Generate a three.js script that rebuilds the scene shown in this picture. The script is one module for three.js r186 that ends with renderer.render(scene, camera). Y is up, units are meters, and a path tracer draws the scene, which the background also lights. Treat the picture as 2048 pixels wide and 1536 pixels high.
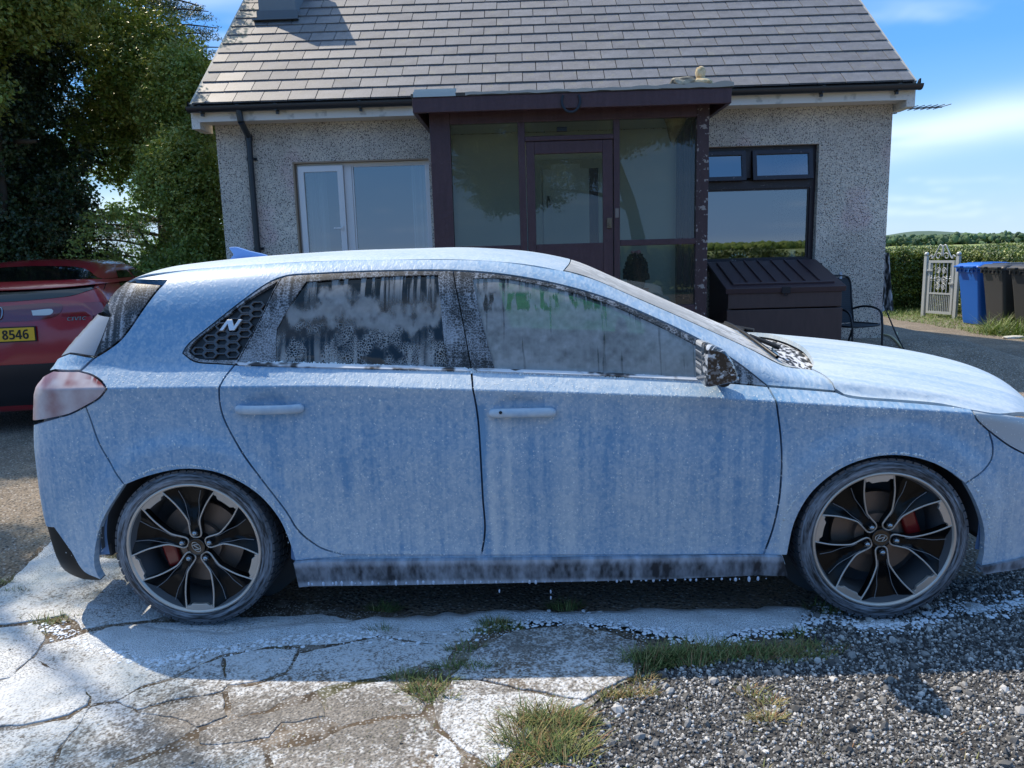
import * as THREE from 'three';
import { TessellateModifier } from 'three/addons/modifiers/TessellateModifier.js';
import { mergeGeometries } from 'three/addons/utils/BufferGeometryUtils.js';
import { RoundedBoxGeometry } from 'three/addons/geometries/RoundedBoxGeometry.js';
import { FontLoader } from 'three/addons/loaders/FontLoader.js';
import { TextGeometry } from 'three/addons/geometries/TextGeometry.js';

// ------------------------------------------------------------------ camera
const scene = new THREE.Scene();
const D2R = Math.PI / 180;
const EYE = new THREE.Vector3(0, 1.433, 0), FOC = 1537, PITCH = 9.75 * D2R, ROLL = 1.6 * D2R;
const camera = new THREE.PerspectiveCamera(2 * Math.atan(768 / FOC) / D2R, 4 / 3, 0.1, 4000);
const FWD = new THREE.Vector3(0, -Math.sin(PITCH), -Math.cos(PITCH));
const UP0 = new THREE.Vector3(0, Math.cos(PITCH), -Math.sin(PITCH)), RT0 = new THREE.Vector3(1, 0, 0);
const RT = RT0.clone().multiplyScalar(Math.cos(ROLL)).addScaledVector(UP0, -Math.sin(ROLL));
const UP = RT0.clone().multiplyScalar(Math.sin(ROLL)).addScaledVector(UP0, Math.cos(ROLL));
camera.position.copy(EYE); camera.up.copy(UP); camera.lookAt(EYE.clone().add(FWD));

// ------------------------------------------------------------------ numbers
function rng(seed) { let a = seed >>> 0; return () => { a = (a + 0x6D2B79F5) | 0; let t = Math.imul(a ^ (a >>> 15), 1 | a); t = (t + Math.imul(t ^ (t >>> 7), 61 | t)) ^ t; return ((t ^ (t >>> 14)) >>> 0) / 4294967296; }; }
const clamp = (v, a = 0, b = 1) => v < a ? a : v > b ? b : v;
const lerp = (a, b, t) => a + (b - a) * t;
const sst = (a, b, v) => { const t = clamp((v - a) / (b - a)); return t * t * (3 - 2 * t); };
function h2(x, y, s) { let h = (Math.imul(x, 374761393) + Math.imul(y, 668265263) + Math.imul(s, 1274126177)) | 0; h = Math.imul(h ^ (h >>> 13), 1274126177); return ((h ^ (h >>> 16)) >>> 0) / 4294967296; }
function vn(x, y, s = 0) { const i = Math.floor(x), j = Math.floor(y); let u = x - i, v = y - j; u = u * u * (3 - 2 * u); v = v * v * (3 - 2 * v); const a = h2(i, j, s), b = h2(i + 1, j, s), c = h2(i, j + 1, s), d = h2(i + 1, j + 1, s); return a + (b - a) * u + (c - a) * v + (a - b - c + d) * u * v; }
function fbm(x, y, o = 4, s = 0) { let a = 0.5, r = 0, n = 0; for (let i = 0; i < o; i++) { r += a * vn(x, y, s + i * 7); n += a; x *= 2.03; y *= 2.03; a *= 0.5; } return r / n; }
function worley(x, y, s = 0) { const i = Math.floor(x), j = Math.floor(y); let d1 = 9, d2 = 9, id = 0; for (let a = -1; a < 2; a++) for (let b = -1; b < 2; b++) { const px = i + a + h2(i + a, j + b, s), py = j + b + h2(i + a, j + b, s + 91); const d = Math.hypot(px - x, py - y); if (d < d1) { d2 = d1; d1 = d; id = h2(i + a, j + b, s + 33); } else if (d < d2) d2 = d; } return [d1, d2, id]; }
// piecewise tables: linear and monotone-ish cubic
function lin(t) { return (x) => { if (x <= t[0][0]) return t[0][1]; for (let i = 1; i < t.length; i++) if (x <= t[i][0]) return lerp(t[i - 1][1], t[i][1], (x - t[i - 1][0]) / (t[i][0] - t[i - 1][0])); return t[t.length - 1][1]; }; }
function cub(t) {
  const n = t.length, m = [];
  for (let i = 0; i < n; i++) { const a = i > 0 ? (t[i][1] - t[i - 1][1]) / (t[i][0] - t[i - 1][0]) : null, b = i < n - 1 ? (t[i + 1][1] - t[i][1]) / (t[i + 1][0] - t[i][0]) : null; m[i] = a === null ? b : b === null ? a : (a * b <= 0 ? 0 : (2 * a * b) / (a + b)); }
  return (x) => { if (x <= t[0][0]) return t[0][1] + m[0] * (x - t[0][0]); if (x >= t[n - 1][0]) return t[n - 1][1] + m[n - 1] * (x - t[n - 1][0]); let i = 1; while (x > t[i][0]) i++; const h = t[i][0] - t[i - 1][0], u = (x - t[i - 1][0]) / h, u2 = u * u, u3 = u2 * u; return (2 * u3 - 3 * u2 + 1) * t[i - 1][1] + (u3 - 2 * u2 + u) * h * m[i - 1] + (3 * u2 - 2 * u3) * t[i][1] + (u3 - u2) * h * m[i]; };
}

// ------------------------------------------------------------------ sky, sun, exposure
const SUN = new THREE.Vector3(-0.452, 0.822, -0.345).normalize();
const srgb = (r, g, b) => new THREE.Color().setRGB(r / 255, g / 255, b / 255, THREE.SRGBColorSpace);
const hex = (h) => new THREE.Color(h);
{
  const W = 1536, Hh = 768, data = new Float32Array(W * Hh * 4);
  const grad = [[-90, 90, 92, 95], [-4, 140, 155, 165], [0, 172, 192, 208], [3, 154, 186, 212], [7, 126, 173, 216], [12, 92, 150, 216], [20, 74, 134, 212], [35, 98, 146, 204], [60, 118, 156, 200], [90, 122, 156, 196]];
  const gr = [1, 2, 3].map((k) => lin(grad.map((g) => [g[0], Math.pow(g[k] / 255, 2.2)])));
  for (let j = 0; j < Hh; j++) {
    const el = ((j + 0.5) / Hh - 0.5) * 180, ce = Math.cos(el * D2R), se = Math.sin(el * D2R);
    for (let i = 0; i < W; i++) {
      const ph = ((i + 0.5) / W - 0.5) * 2 * Math.PI, dx = Math.cos(ph) * ce, dz = Math.sin(ph) * ce;
      let c = gr.map((g) => g(el)); const far = sst(0.1, 0.9, dz / Math.max(ce, 0.01)) * sst(30, 8, el) * sst(-1, 1, el); if (far > 0) c = c.map((v, k) => lerp(v, [0.09, 0.26, 0.62][k], 0.55 * far)); // deeper blue opposite the sun
      const cs = dx * SUN.x + se * SUN.y + dz * SUN.z;
      const glow = 0.5 * Math.pow(Math.max(0, cs), 14) + 1.4 * Math.pow(Math.max(0, cs), 90);
      if (el > -2) {
        // thin high cloud: streaks laid out on a flat layer
        const q = 1 / (Math.max(se, 0) + 0.09), cx = dx * q, cz = dz * q;
        let n = fbm(cx * 0.55 + 3.1, cz * 1.9 + cx * 0.5, 5, 11) * 0.62 + fbm(cx * 1.7 + 9, cz * 6 + cx, 4, 31) * 0.38;
        let cov = sst(0.54, 0.78, n) * 0.6 * sst(-1, 4, el);
        const az = Math.atan2(dx, -dz) / D2R;
        const band = Math.exp(-Math.pow((el - (6.9 + 0.06 * (az - 30) + 0.8 * (fbm(az * 0.16, el * 0.3, 3, 5) - 0.5))) / 1.25, 2));
        cov = Math.max(cov, 0.85 * band * sst(70, 45, Math.abs(az - 30)) * sst(0.28, 0.55, fbm(az * 0.09 + 2.2, el * 0.55, 4, 77)));
        const cl = [0.70, 0.80, 0.93];
        c = c.map((v, k) => lerp(v, cl[k], cov * 0.85));
      }
      const o = (j * W + i) * 4;
      data[o] = c[0] + glow * 1.0; data[o + 1] = c[1] + glow * 0.97; data[o + 2] = c[2] + glow * 0.9; data[o + 3] = 1;
    }
  }
  const sky = new THREE.DataTexture(data, W, Hh, THREE.RGBAFormat, THREE.FloatType);
  sky.mapping = THREE.EquirectangularReflectionMapping; sky.magFilter = THREE.LinearFilter; sky.minFilter = THREE.LinearFilter; sky.needsUpdate = true;
  scene.background = sky; scene.environment = sky; scene.backgroundIntensity = 1; scene.environmentIntensity = 1;
}
const sun = new THREE.DirectionalLight(srgb(255, 240, 216), 3.5);
sun.position.copy(SUN).multiplyScalar(60).add(new THREE.Vector3(0, 0, -6)); sun.target.position.set(0, 0, -6);
sun.castShadow = true; sun.shadow.mapSize.set(4096, 4096); sun.shadow.radius = 1;
Object.assign(sun.shadow.camera, { left: -22, right: 22, top: 22, bottom: -22, near: 1, far: 140 });
scene.add(sun, sun.target);
const renderer = new THREE.WebGLRenderer({ antialias: true });
renderer.toneMapping = THREE.LinearToneMapping; renderer.toneMappingExposure = 1.6;
renderer.shadowMap.enabled = true; renderer.setSize(1024, 768);

// ------------------------------------------------------------------ pixel rays (photograph pixels, 2048 x 1536)
function pixDir(px, py) { return FWD.clone().multiplyScalar(FOC).addScaledVector(RT, px - 1024).addScaledVector(UP, -(py - 768)).normalize(); }
function onGround(px, py, y = 0) { const d = pixDir(px, py); return EYE.clone().addScaledVector(d, (y - EYE.y) / d.y); }
function onDepth(px, py, z) { const d = pixDir(px, py); return EYE.clone().addScaledVector(d, z / d.z); }
function frame(x, y, z, ry, rz = 0) { const m = new THREE.Matrix4().makeRotationFromEuler(new THREE.Euler(0, ry, rz)); m.setPosition(x, y, z); return { m, inv: m.clone().invert() }; }
function localRay(fr, px, py) { const o = EYE.clone().applyMatrix4(fr.inv), d = pixDir(px, py).transformDirection(fr.inv); return [o, d]; }
function onPlane(fr, px, py, z) { const [o, d] = localRay(fr, px, py); const t = (z - o.z) / d.z; return o.addScaledVector(d, t); }

// ------------------------------------------------------------------ scene-building helpers
const taken = new Map();
function numbered(n) { const k = taken.get(n) || 0; taken.set(n, k + 1); return k ? n + '_' + String(k).padStart(3, '0') : n; }
function shadows(o) { o.traverse((c) => { if (c.isMesh) { c.castShadow = true; c.receiveShadow = true; } }); return o; }
function tag(o, label, category, group, kind) { Object.assign(o.userData, { label }); if (category) o.userData.category = category; if (group) o.userData.group = group; if (kind) o.userData.kind = kind; return o; }
function thing(name, label, category, group) { const o = new THREE.Group(); o.name = numbered(name); scene.add(o); tag(o, label, category, group); return o; }
function part(name, geo, mat, parent) { if (Array.isArray(geo)) geo = mergeAll(geo); const m = new THREE.Mesh(geo, mat); m.name = name; m.castShadow = m.receiveShadow = true; if (parent) parent.add(m); return m; }
function single(name, geo, mat, label, category, group) { const m = part(numbered(name), geo, mat, scene); tag(m, label, category, group); return m; }
function structure(name, geo, mat) { const m = part(name, geo, mat, scene); m.userData.kind = 'structure'; return m; }
function mergeAll(gs) { gs = gs.map((g) => { g = g.index ? g.toNonIndexed() : g; const r = new THREE.BufferGeometry(); for (const k of ['position', 'normal', 'uv']) if (g.attributes[k]) r.setAttribute(k, g.attributes[k]); if (!r.attributes.normal) r.computeVertexNormals(); if (!r.attributes.uv) r.setAttribute('uv', new THREE.BufferAttribute(new Float32Array(r.attributes.position.count * 2), 2)); return r; }); return gs.length === 1 ? gs[0] : mergeGeometries(gs); }
function box(w, h, d, x = 0, y = 0, z = 0, r = 0) { const g = r > 0 ? new RoundedBoxGeometry(w, h, d, 2, r) : new THREE.BoxGeometry(w, h, d); return g.translate(x, y, z); }
function cyl(r0, r1, h, seg = 16, x = 0, y = 0, z = 0) { return new THREE.CylinderGeometry(r0, r1, h, seg).translate(x, y, z); }
const V3 = (x, y, z) => new THREE.Vector3(x, y, z), V2 = (x, y) => new THREE.Vector2(x, y);
function tube(pts, r, seg = 24, rs = 6, closed = false) { return new THREE.TubeGeometry(new THREE.CatmullRomCurve3(pts.map((p) => p.isVector3 ? p : V3(...p)), closed, 'centripetal'), seg, r, rs, closed); }
function rod(a, b, r0, r1 = r0, seg = 8) { const d = b.clone().sub(a), L = d.length(); const g = new THREE.CylinderGeometry(r1, r0, L, seg); g.translate(0, L / 2, 0); g.applyQuaternion(new THREE.Quaternion().setFromUnitVectors(V3(0, 1, 0), d.normalize())); return g.translate(a.x, a.y, a.z); }
function beam(a, b, w, d) { const v = b.clone().sub(a), L = v.length(); const g = new THREE.BoxGeometry(w, L, d); g.translate(0, L / 2, 0); g.applyQuaternion(new THREE.Quaternion().setFromUnitVectors(V3(0, 1, 0), v.normalize())); return g.translate(a.x, a.y, a.z); }
// planar uv in metres over chosen axes
function uvm(g, ax = 'x', ay = 'y', s = 1, ox = 0, oy = 0) { const p = g.attributes.position, uv = new Float32Array(p.count * 2), ix = 'xyz'.indexOf(ax), iy = 'xyz'.indexOf(ay); for (let i = 0; i < p.count; i++) { uv[2 * i] = p.array[3 * i + ix] * s + ox; uv[2 * i + 1] = p.array[3 * i + iy] * s + oy; } g.setAttribute('uv', new THREE.BufferAttribute(uv, 2)); return g; }
// box-projected uv in metres (by face normal)
function uvBox(g, s = 1) { if (g.index) g = g.toNonIndexed(); const p = g.attributes.position, n = g.attributes.normal, uv = new Float32Array(p.count * 2); for (let i = 0; i < p.count; i++) { const nx = Math.abs(n.getX(i)), ny = Math.abs(n.getY(i)), nz = Math.abs(n.getZ(i)); const x = p.getX(i), y = p.getY(i), z = p.getZ(i); let a, b; if (nx > ny && nx > nz) { a = z; b = y; } else if (ny > nz) { a = x; b = z; } else { a = x; b = y; } uv[2 * i] = a * s; uv[2 * i + 1] = b * s; } g.setAttribute('uv', new THREE.BufferAttribute(uv, 2)); return g; }
// textures: fn(u, v) -> [r, g, b] 0..1 (sRGB when col) or a number
function tex(w, h, fn, col = true, rep = true) {
  const d = new Uint8Array(w * h * 4);
  for (let j = 0; j < h; j++) for (let i = 0; i < w; i++) { let c = fn((i + 0.5) / w, (j + 0.5) / h); if (typeof c === 'number') c = [c, c, c]; const o = (j * w + i) * 4; d[o] = clamp(c[0]) * 255; d[o + 1] = clamp(c[1]) * 255; d[o + 2] = clamp(c[2]) * 255; d[o + 3] = 255; }
  const t = new THREE.DataTexture(d, w, h, THREE.RGBAFormat); t.magFilter = THREE.LinearFilter; t.minFilter = THREE.LinearMipmapLinearFilter; t.generateMipmaps = true; if (rep) t.wrapS = t.wrapT = THREE.RepeatWrapping; if (col) t.colorSpace = THREE.SRGBColorSpace; t.needsUpdate = true; return t;
}
function rep(t, sx, sy) { t.repeat.set(sx, sy); return t; }
const std = (color, roughness = 0.7, extra = {}) => new THREE.MeshStandardMaterial({ color, roughness, side: THREE.DoubleSide, ...extra });
const phy = (color, roughness = 0.4, extra = {}) => new THREE.MeshPhysicalMaterial({ color, roughness, side: THREE.DoubleSide, ...extra });
// tileable noise helpers work in a torus of n cells
function tvn(u, v, n, s) { const x = u * n, y = v * n; const i = Math.floor(x), j = Math.floor(y); let a = x - i, b = y - j; a = a * a * (3 - 2 * a); b = b * b * (3 - 2 * b); const m = (k) => ((k % n) + n) % n; const p = h2(m(i), m(j), s), q = h2(m(i + 1), m(j), s), r = h2(m(i), m(j + 1), s), t = h2(m(i + 1), m(j + 1), s); return p + (q - p) * a + (r - p) * b + (p - q - r + t) * a * b; }
function tfbm(u, v, n, o = 4, s = 0) { let a = 0.5, r = 0, w = 0; for (let i = 0; i < o; i++) { r += a * tvn(u, v, n, s + i); w += a; n *= 2; a *= 0.5; } return r / w; }
function tworley(u, v, n, s = 0) { const x = u * n, y = v * n, i = Math.floor(x), j = Math.floor(y), m = (k) => ((k % n) + n) % n; let d1 = 9, d2 = 9, id = 0; for (let a = -1; a < 2; a++) for (let b = -1; b < 2; b++) { const I = m(i + a), J = m(j + b); const px = i + a + h2(I, J, s), py = j + b + h2(I, J, s + 91); const d = Math.hypot(px - x, py - y); if (d < d1) { d2 = d1; d1 = d; id = h2(I, J, s + 33); } else if (d < d2) d2 = d; } return [d1, d2, id]; }
function fitUV(t, x0, w, y0, h) { t.repeat.set(1 / w, 1 / h); t.offset.set(-x0 / w, -y0 / h); return t; }
function shrink(pts, d) { // move an outline inwards
  if (!d) return pts; let A = 0; for (let i = 0; i < pts.length; i++) { const a = pts[i], b = pts[(i + 1) % pts.length]; A += a.x * b.y - b.x * a.y; } const s = A > 0 ? 1 : -1, n = pts.length;
  return pts.map((p, i) => { const a = pts[(i + n - 1) % n], b = pts[(i + 1) % n]; const u = p.clone().sub(a).normalize(), v = b.clone().sub(p).normalize(); const nx = -(u.y + v.y), ny = u.x + v.x, L = Math.hypot(nx, ny) || 1; const c = Math.max(0.5, (-u.y * nx + u.x * ny) / L); return V2(p.x + s * d * nx / L / c, p.y + s * d * ny / L / c); });
}
// ================================================================== ground
const BASE = -0.03;
const gH = (x, z) => BASE + 0.36 * sst(-7.3, -8.9, z) * sst(6.4, 4.9, x) * sst(-7.5, -5, x);
const yardTex = tex(1024, 1024, (u, v) => { // worn tarmac with small stones
  const t = tfbm(u, v, 5, 5, 3); let c = [0.50, 0.455, 0.40].map((q) => q * (0.72 + 0.55 * t)); const [d, , id] = tworley(u, v, 120, 7); if (id > 0.45 && d < 0.42) { const k = id > 0.86 ? 0.66 : id > 0.7 ? 0.48 : 0.27; c = c.map((q, i) => lerp(q, k * [1.03, 1, 0.96][i], sst(0.42, 0.28, d))); } const f = tvn(u, v, 400, 4) - 0.5; return c.map((q) => q + 0.12 * f); });
const yardBump = tex(512, 512, (u, v) => { const [d] = tworley(u, v, 120, 7); return 0.7 * sst(0.5, 0.1, d) + 0.3 * tvn(u, v, 200, 2); }, false);
{
  const g = new THREE.PlaneGeometry(44, 26, 220, 130).rotateX(-Math.PI / 2).translate(2, 0, -4.2), p = g.attributes.position;
  for (let i = 0; i < p.count; i++) { const x = p.getX(i), z = p.getZ(i); p.setY(i, gH(x, z) + 0.012 * (fbm(x * 1.1, z * 1.1, 3, 8) - 0.5) * sst(3.2, 4.5, -z + (x < -2.2 ? 2 : 0))); } g.computeVertexNormals(); uvm(g, 'x', 'z', 1 / 2.1);
  structure('yard', g, std(0xffffff, 0.95, { map: yardTex, bumpMap: yardBump, bumpScale: 0.012 }));
  const f = new THREE.PlaneGeometry(2400, 2400, 1, 1).rotateX(-Math.PI / 2).translate(0, -0.12, 0); uvm(f, 'x', 'z', 1 / 30);
  structure('field', f, std(0xffffff, 1, { map: tex(512, 512, (u, v) => { const t = tfbm(u, v, 8, 5, 13); return [lerp(0.40, 0.56, t), lerp(0.47, 0.58, t), lerp(0.26, 0.34, t)]; }) }));
}
// shapes laid out on the ground from photograph pixels
const gpt = (px, py, y = 0) => { const p = onGround(px, py, y); return V2(p.x, -p.z); };
const polyDist = (p, poly) => { let d = 1e9, c = false; for (let i = 0, j = poly.length - 1; i < poly.length; j = i++) { const a = poly[j], b = poly[i], l2 = a.distanceToSquared(b) || 1e-9, t = clamp(((p.x - a.x) * (b.x - a.x) + (p.y - a.y) * (b.y - a.y)) / l2); d = Math.min(d, Math.hypot(p.x - lerp(a.x, b.x, t), p.y - lerp(a.y, b.y, t))); if ((b.y > p.y) !== (a.y > p.y) && p.x < (a.x - b.x) * (p.y - b.y) / (a.y - b.y) + b.x) c = !c; } return c ? d : -d; };
const rough = (poly, amp, seed, step = 0.025) => { const out = []; for (let i = 0; i < poly.length; i++) { const a = poly[i], b = poly[(i + 1) % poly.length], L = a.distanceTo(b), n = Math.max(1, Math.round(L / step)), nx = -(b.y - a.y) / L, ny = (b.x - a.x) / L; for (let k = 0; k < n; k++) { const t = k / n, q = V2(lerp(a.x, b.x, t), lerp(a.y, b.y, t)), d = amp * 2 * (fbm(q.x * 14 + seed, q.y * 14, 3, seed) - 0.5); out.push(V2(q.x + nx * d, q.y + ny * d)); } } return out; };
// how much foam lies on the concrete at a place (x, depth)
const GX0 = -2.7, GXW = 3.8, GZ0 = 1.3, GZH = 2.7;
const groundFoam = (x, d) => { let c = 0.30 + 0.35 * sst(2.25, 2.62, d) + 0.30 * sst(-0.6, -1.3, x) + 0.22 * sst(0.1, -0.6, x) * 0.5; c += 1.1 * (fbm(x * 2.6, d * 2.6, 4, 5) - 0.5); if (x > -0.25 && d < 2.32) c += 0.35; if (x > -1.1 && x < -0.35 && d < 2.28) c -= 0.22; return c; };
const slabCol = (u, v) => {
  const x = GX0 + u * GXW, d = GZ0 + v * GZH; let cov = groundFoam(x, d); const grit = fbm(x * 55, d * 55, 3, 25), fine = fbm(x * 150, d * 150, 2, 26); cov = clamp(cov + 0.8 * (grit - 0.5) + 0.9 * (fine - 0.5));
  const [a1, , id] = worley(x * 120, d * 150, 27); const pit = id > 0.6 ? sst(0.42, 0.15, a1) * sst(0.35, 0.55, fbm(x * 7, d * 7, 3, 31)) : 0; let b = 0.47 + 0.22 * (fine - 0.5) + 0.16 * (fbm(x * 9, d * 9, 3, 28) - 0.5); let c = [b, b * 0.965, b * 0.92];
  const br = sst(0.55, 0.7, fbm(x * 4 + 3, d * 4, 4, 29)) * sst(0.62, 0.3, cov); c = c.map((q, i) => lerp(q, [0.36, 0.29, 0.22][i], 0.6 * br)); c = c.map((q, i) => lerp(q, [0.80, 0.815, 0.83][i], sst(0.18, 0.95, cov) * 0.9)); return c.map((q, i) => lerp(q, [0.17, 0.165, 0.165][i], pit * 0.6));
};
const slabMat = std(0xffffff, 0.88, { map: fitUV(tex(2048, 1456, slabCol, true, false), GX0, GXW, GZ0, GZH), bumpMap: rep(tex(512, 512, (u, v) => 0.55 * tfbm(u, v, 40, 3, 3) + 0.45 * (1 - sst(0.35, 0.1, tworley(u, v, 60, 9)[0])), false), 1 / 0.9, 1 / 0.9), bumpScale: 0.006 });
const SLABS = [
  [[-80, 1222], [20, 1165], [75, 1112], [108, 1078], [150, 1110], [260, 1120], [340, 1170], [420, 1200], [300, 1236], [230, 1243], [168, 1254], [135, 1224], [79, 1236], [-80, 1256]],
  [[-80, 1266], [79, 1246], [70, 1258], [82, 1272], [74, 1292], [58, 1315], [20, 1350], [-80, 1372]],
  [[90, 1287], [143, 1276], [172, 1264], [260, 1250], [420, 1236], [640, 1228], [760, 1250], [745, 1268], [700, 1280], [540, 1289], [444, 1305], [397, 1324], [343, 1350], [279, 1369], [232, 1395], [183, 1403], [183, 1389], [163, 1366], [129, 1340], [68, 1315], [83, 1294]],
  [[-80, 1378], [22, 1357], [62, 1321], [123, 1347], [155, 1372], [173, 1395], [171, 1407], [134, 1426], [57, 1442], [-80, 1464]],
  [[-80, 1473], [57, 1454], [139, 1438], [171, 1416], [154, 1444], [115, 1490], [99, 1530], [90, 1600], [-80, 1600]],
  [[185, 1413], [233, 1408], [272, 1423], [316, 1433], [366, 1443], [388, 1453], [376, 1459], [313, 1496], [237, 1521], [175, 1560], [140, 1600], [104, 1600], [111, 1527], [126, 1492], [164, 1446]],
  [[239, 1399], [281, 1379], [344, 1360], [398, 1334], [441, 1316], [446, 1366], [442, 1378], [349, 1397], [277, 1413]],
  [[284, 1421], [349, 1407], [443, 1388], [449, 1429], [396, 1448], [369, 1433], [318, 1423]],
  [[451, 1311], [540, 1298], [591, 1298], [567, 1338], [512, 1359], [457, 1365]],
  [[462, 1375], [514, 1370], [575, 1347], [602, 1304], [700, 1286], [760, 1274], [850, 1285], [905, 1290], [890, 1330], [830, 1328], [780, 1346], [720, 1354], [650, 1368], [571, 1394], [530, 1414], [480, 1428], [464, 1422]],
  [[210, 1570], [246, 1532], [320, 1508], [390, 1492], [480, 1486], [520, 1500], [530, 1540], [500, 1610], [210, 1610]],
  [[910, 1350], [960, 1298], [1030, 1262], [1150, 1250], [1270, 1282], [1262, 1343], [1165, 1394], [1105, 1384], [1000, 1361]],
  [[872, 1402], [907, 1359], [1000, 1370], [1100, 1393], [1160, 1402], [1085, 1440], [1030, 1490], [985, 1528], [935, 1500], [885, 1450]],
  [[650, 1392], [722, 1366], [780, 1358], [800, 1384], [850, 1402], [838, 1424], [760, 1428], [690, 1440], [655, 1425]],
  [[760, 1262], [890, 1262], [945, 1268], [910, 1284], [850, 1280], [765, 1268]],
  [[545, 1500], [640, 1484], [700, 1452], [760, 1442], [850, 1434], [880, 1470], [920, 1510], [900, 1610], [560, 1610]],
  [[468, 1440], [540, 1424], [635, 1398], [645, 1428], [560, 1440], [535, 1470], [480, 1480], [404, 1482], [404, 1464]]];
const apron = new THREE.Group(); apron.name = 'concrete_apron'; apron.userData.kind = 'structure'; scene.add(apron);
const slabPolys = [];
SLABS.forEach((s, i) => {
  let poly = s.map(([a, b]) => gpt(a, b)); poly = rough(shrink(poly, -0.0035), 0.014, 40 + i, 0.012); slabPolys.push(poly); const tilt = (h2(i, 3, 1) - 0.5) * 0.006;
  const g = new THREE.ExtrudeGeometry(new THREE.Shape(poly), { depth: 0.028, bevelEnabled: true, bevelSize: 0.004, bevelThickness: 0.004, bevelSegments: 2 }).rotateX(-Math.PI / 2).translate(0, -0.034 + tilt, 0);
  const p = g.attributes.position, uv = new Float32Array(p.count * 2); for (let k = 0; k < p.count; k++) { uv[2 * k] = p.getX(k); uv[2 * k + 1] = -p.getZ(k); } g.setAttribute('uv', new THREE.BufferAttribute(uv, 2)); part('concrete_piece', g, slabMat, apron);
});
// bare earth between and below the pieces
const earthPoly = [[-120, 1225], [30, 1140], [110, 1060], [260, 1100], [500, 1190], [900, 1240], [1000, 1255], [1290, 1270], [1285, 1345], [1180, 1405], [1090, 1450], [1000, 1545], [960, 1640], [-120, 1640]].map(([a, b]) => gpt(a, b));
function sheet(poly, y) { const g = new THREE.ShapeGeometry(new THREE.Shape(poly)).rotateX(-Math.PI / 2).translate(0, y, 0); return uvm(g, 'x', 'z', 1); }
const earthTex = rep(tex(1024, 1024, (u, v) => { const t = tfbm(u, v, 8, 5, 33); let c = [lerp(0.22, 0.42, t), lerp(0.19, 0.36, t), lerp(0.155, 0.29, t)]; const m = sst(0.58, 0.70, tfbm(u, v, 5, 4, 34)); c = c.map((q, i) => lerp(q, [0.21, 0.24, 0.10][i], 0.5 * m)); const [d, , id] = tworley(u, v, 90, 35); if (id > 0.35) c = c.map((q) => lerp(q, id > 0.7 ? 0.74 : 0.5, sst(0.42, 0.2, d) * 0.85)); const wf = sst(0.52, 0.66, tfbm(u, v, 12, 5, 38)); c = c.map((q, i) => lerp(q, [0.70, 0.70, 0.70][i], 0.55 * wf * (0.4 + 0.6 * tvn(u, v, 260, 39)))); return c; }), 1, 1);
structure('earth', sheet(rough(earthPoly, 0.02, 5, 0.05), -0.0060), std(0xffffff, 0.98, { map: earthTex, bumpMap: rep(tex(512, 512, (u, v) => tfbm(u, v, 30, 4, 36), false), 1, 1), bumpScale: 0.012 }));
// gravel on the right-hand side
const gravelPoly = [[985, 1640], [1010, 1535], [1095, 1447], [1185, 1405], [1290, 1345], [1440, 1318], [1640, 1290], [1600, 1230], [1660, 1190], [2150, 1120], [2300, 1200], [2300, 1640]].map(([a, b]) => gpt(a, b));
structure('gravel_bed', sheet(rough(gravelPoly, 0.03, 9, 0.05), -0.012), std(0xffffff, 0.9, { map: rep(tex(512, 512, (u, v) => { const g = 0.20 + 0.12 * (tfbm(u, v, 60, 3, 41) - 0.5); return [g, g, g * 1.03]; }), 2, 2) }));
function instanced(name, geo, mat, mats, cols, label, cat) { const m = new THREE.InstancedMesh(geo, mat, mats.length); mats.forEach((q, i) => { m.setMatrixAt(i, q); if (cols) m.setColorAt(i, cols[i]); }); m.name = name; m.castShadow = m.receiveShadow = true; m.userData.kind = 'stuff'; if (label) tag(m, label, cat); return m; }
const M4 = (x, y, z, rx, ry, rz, sx, sy, sz) => new THREE.Matrix4().compose(V3(x, y, z), new THREE.Quaternion().setFromEuler(new THREE.Euler(rx, ry, rz)), V3(sx, sy, sz));
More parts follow.
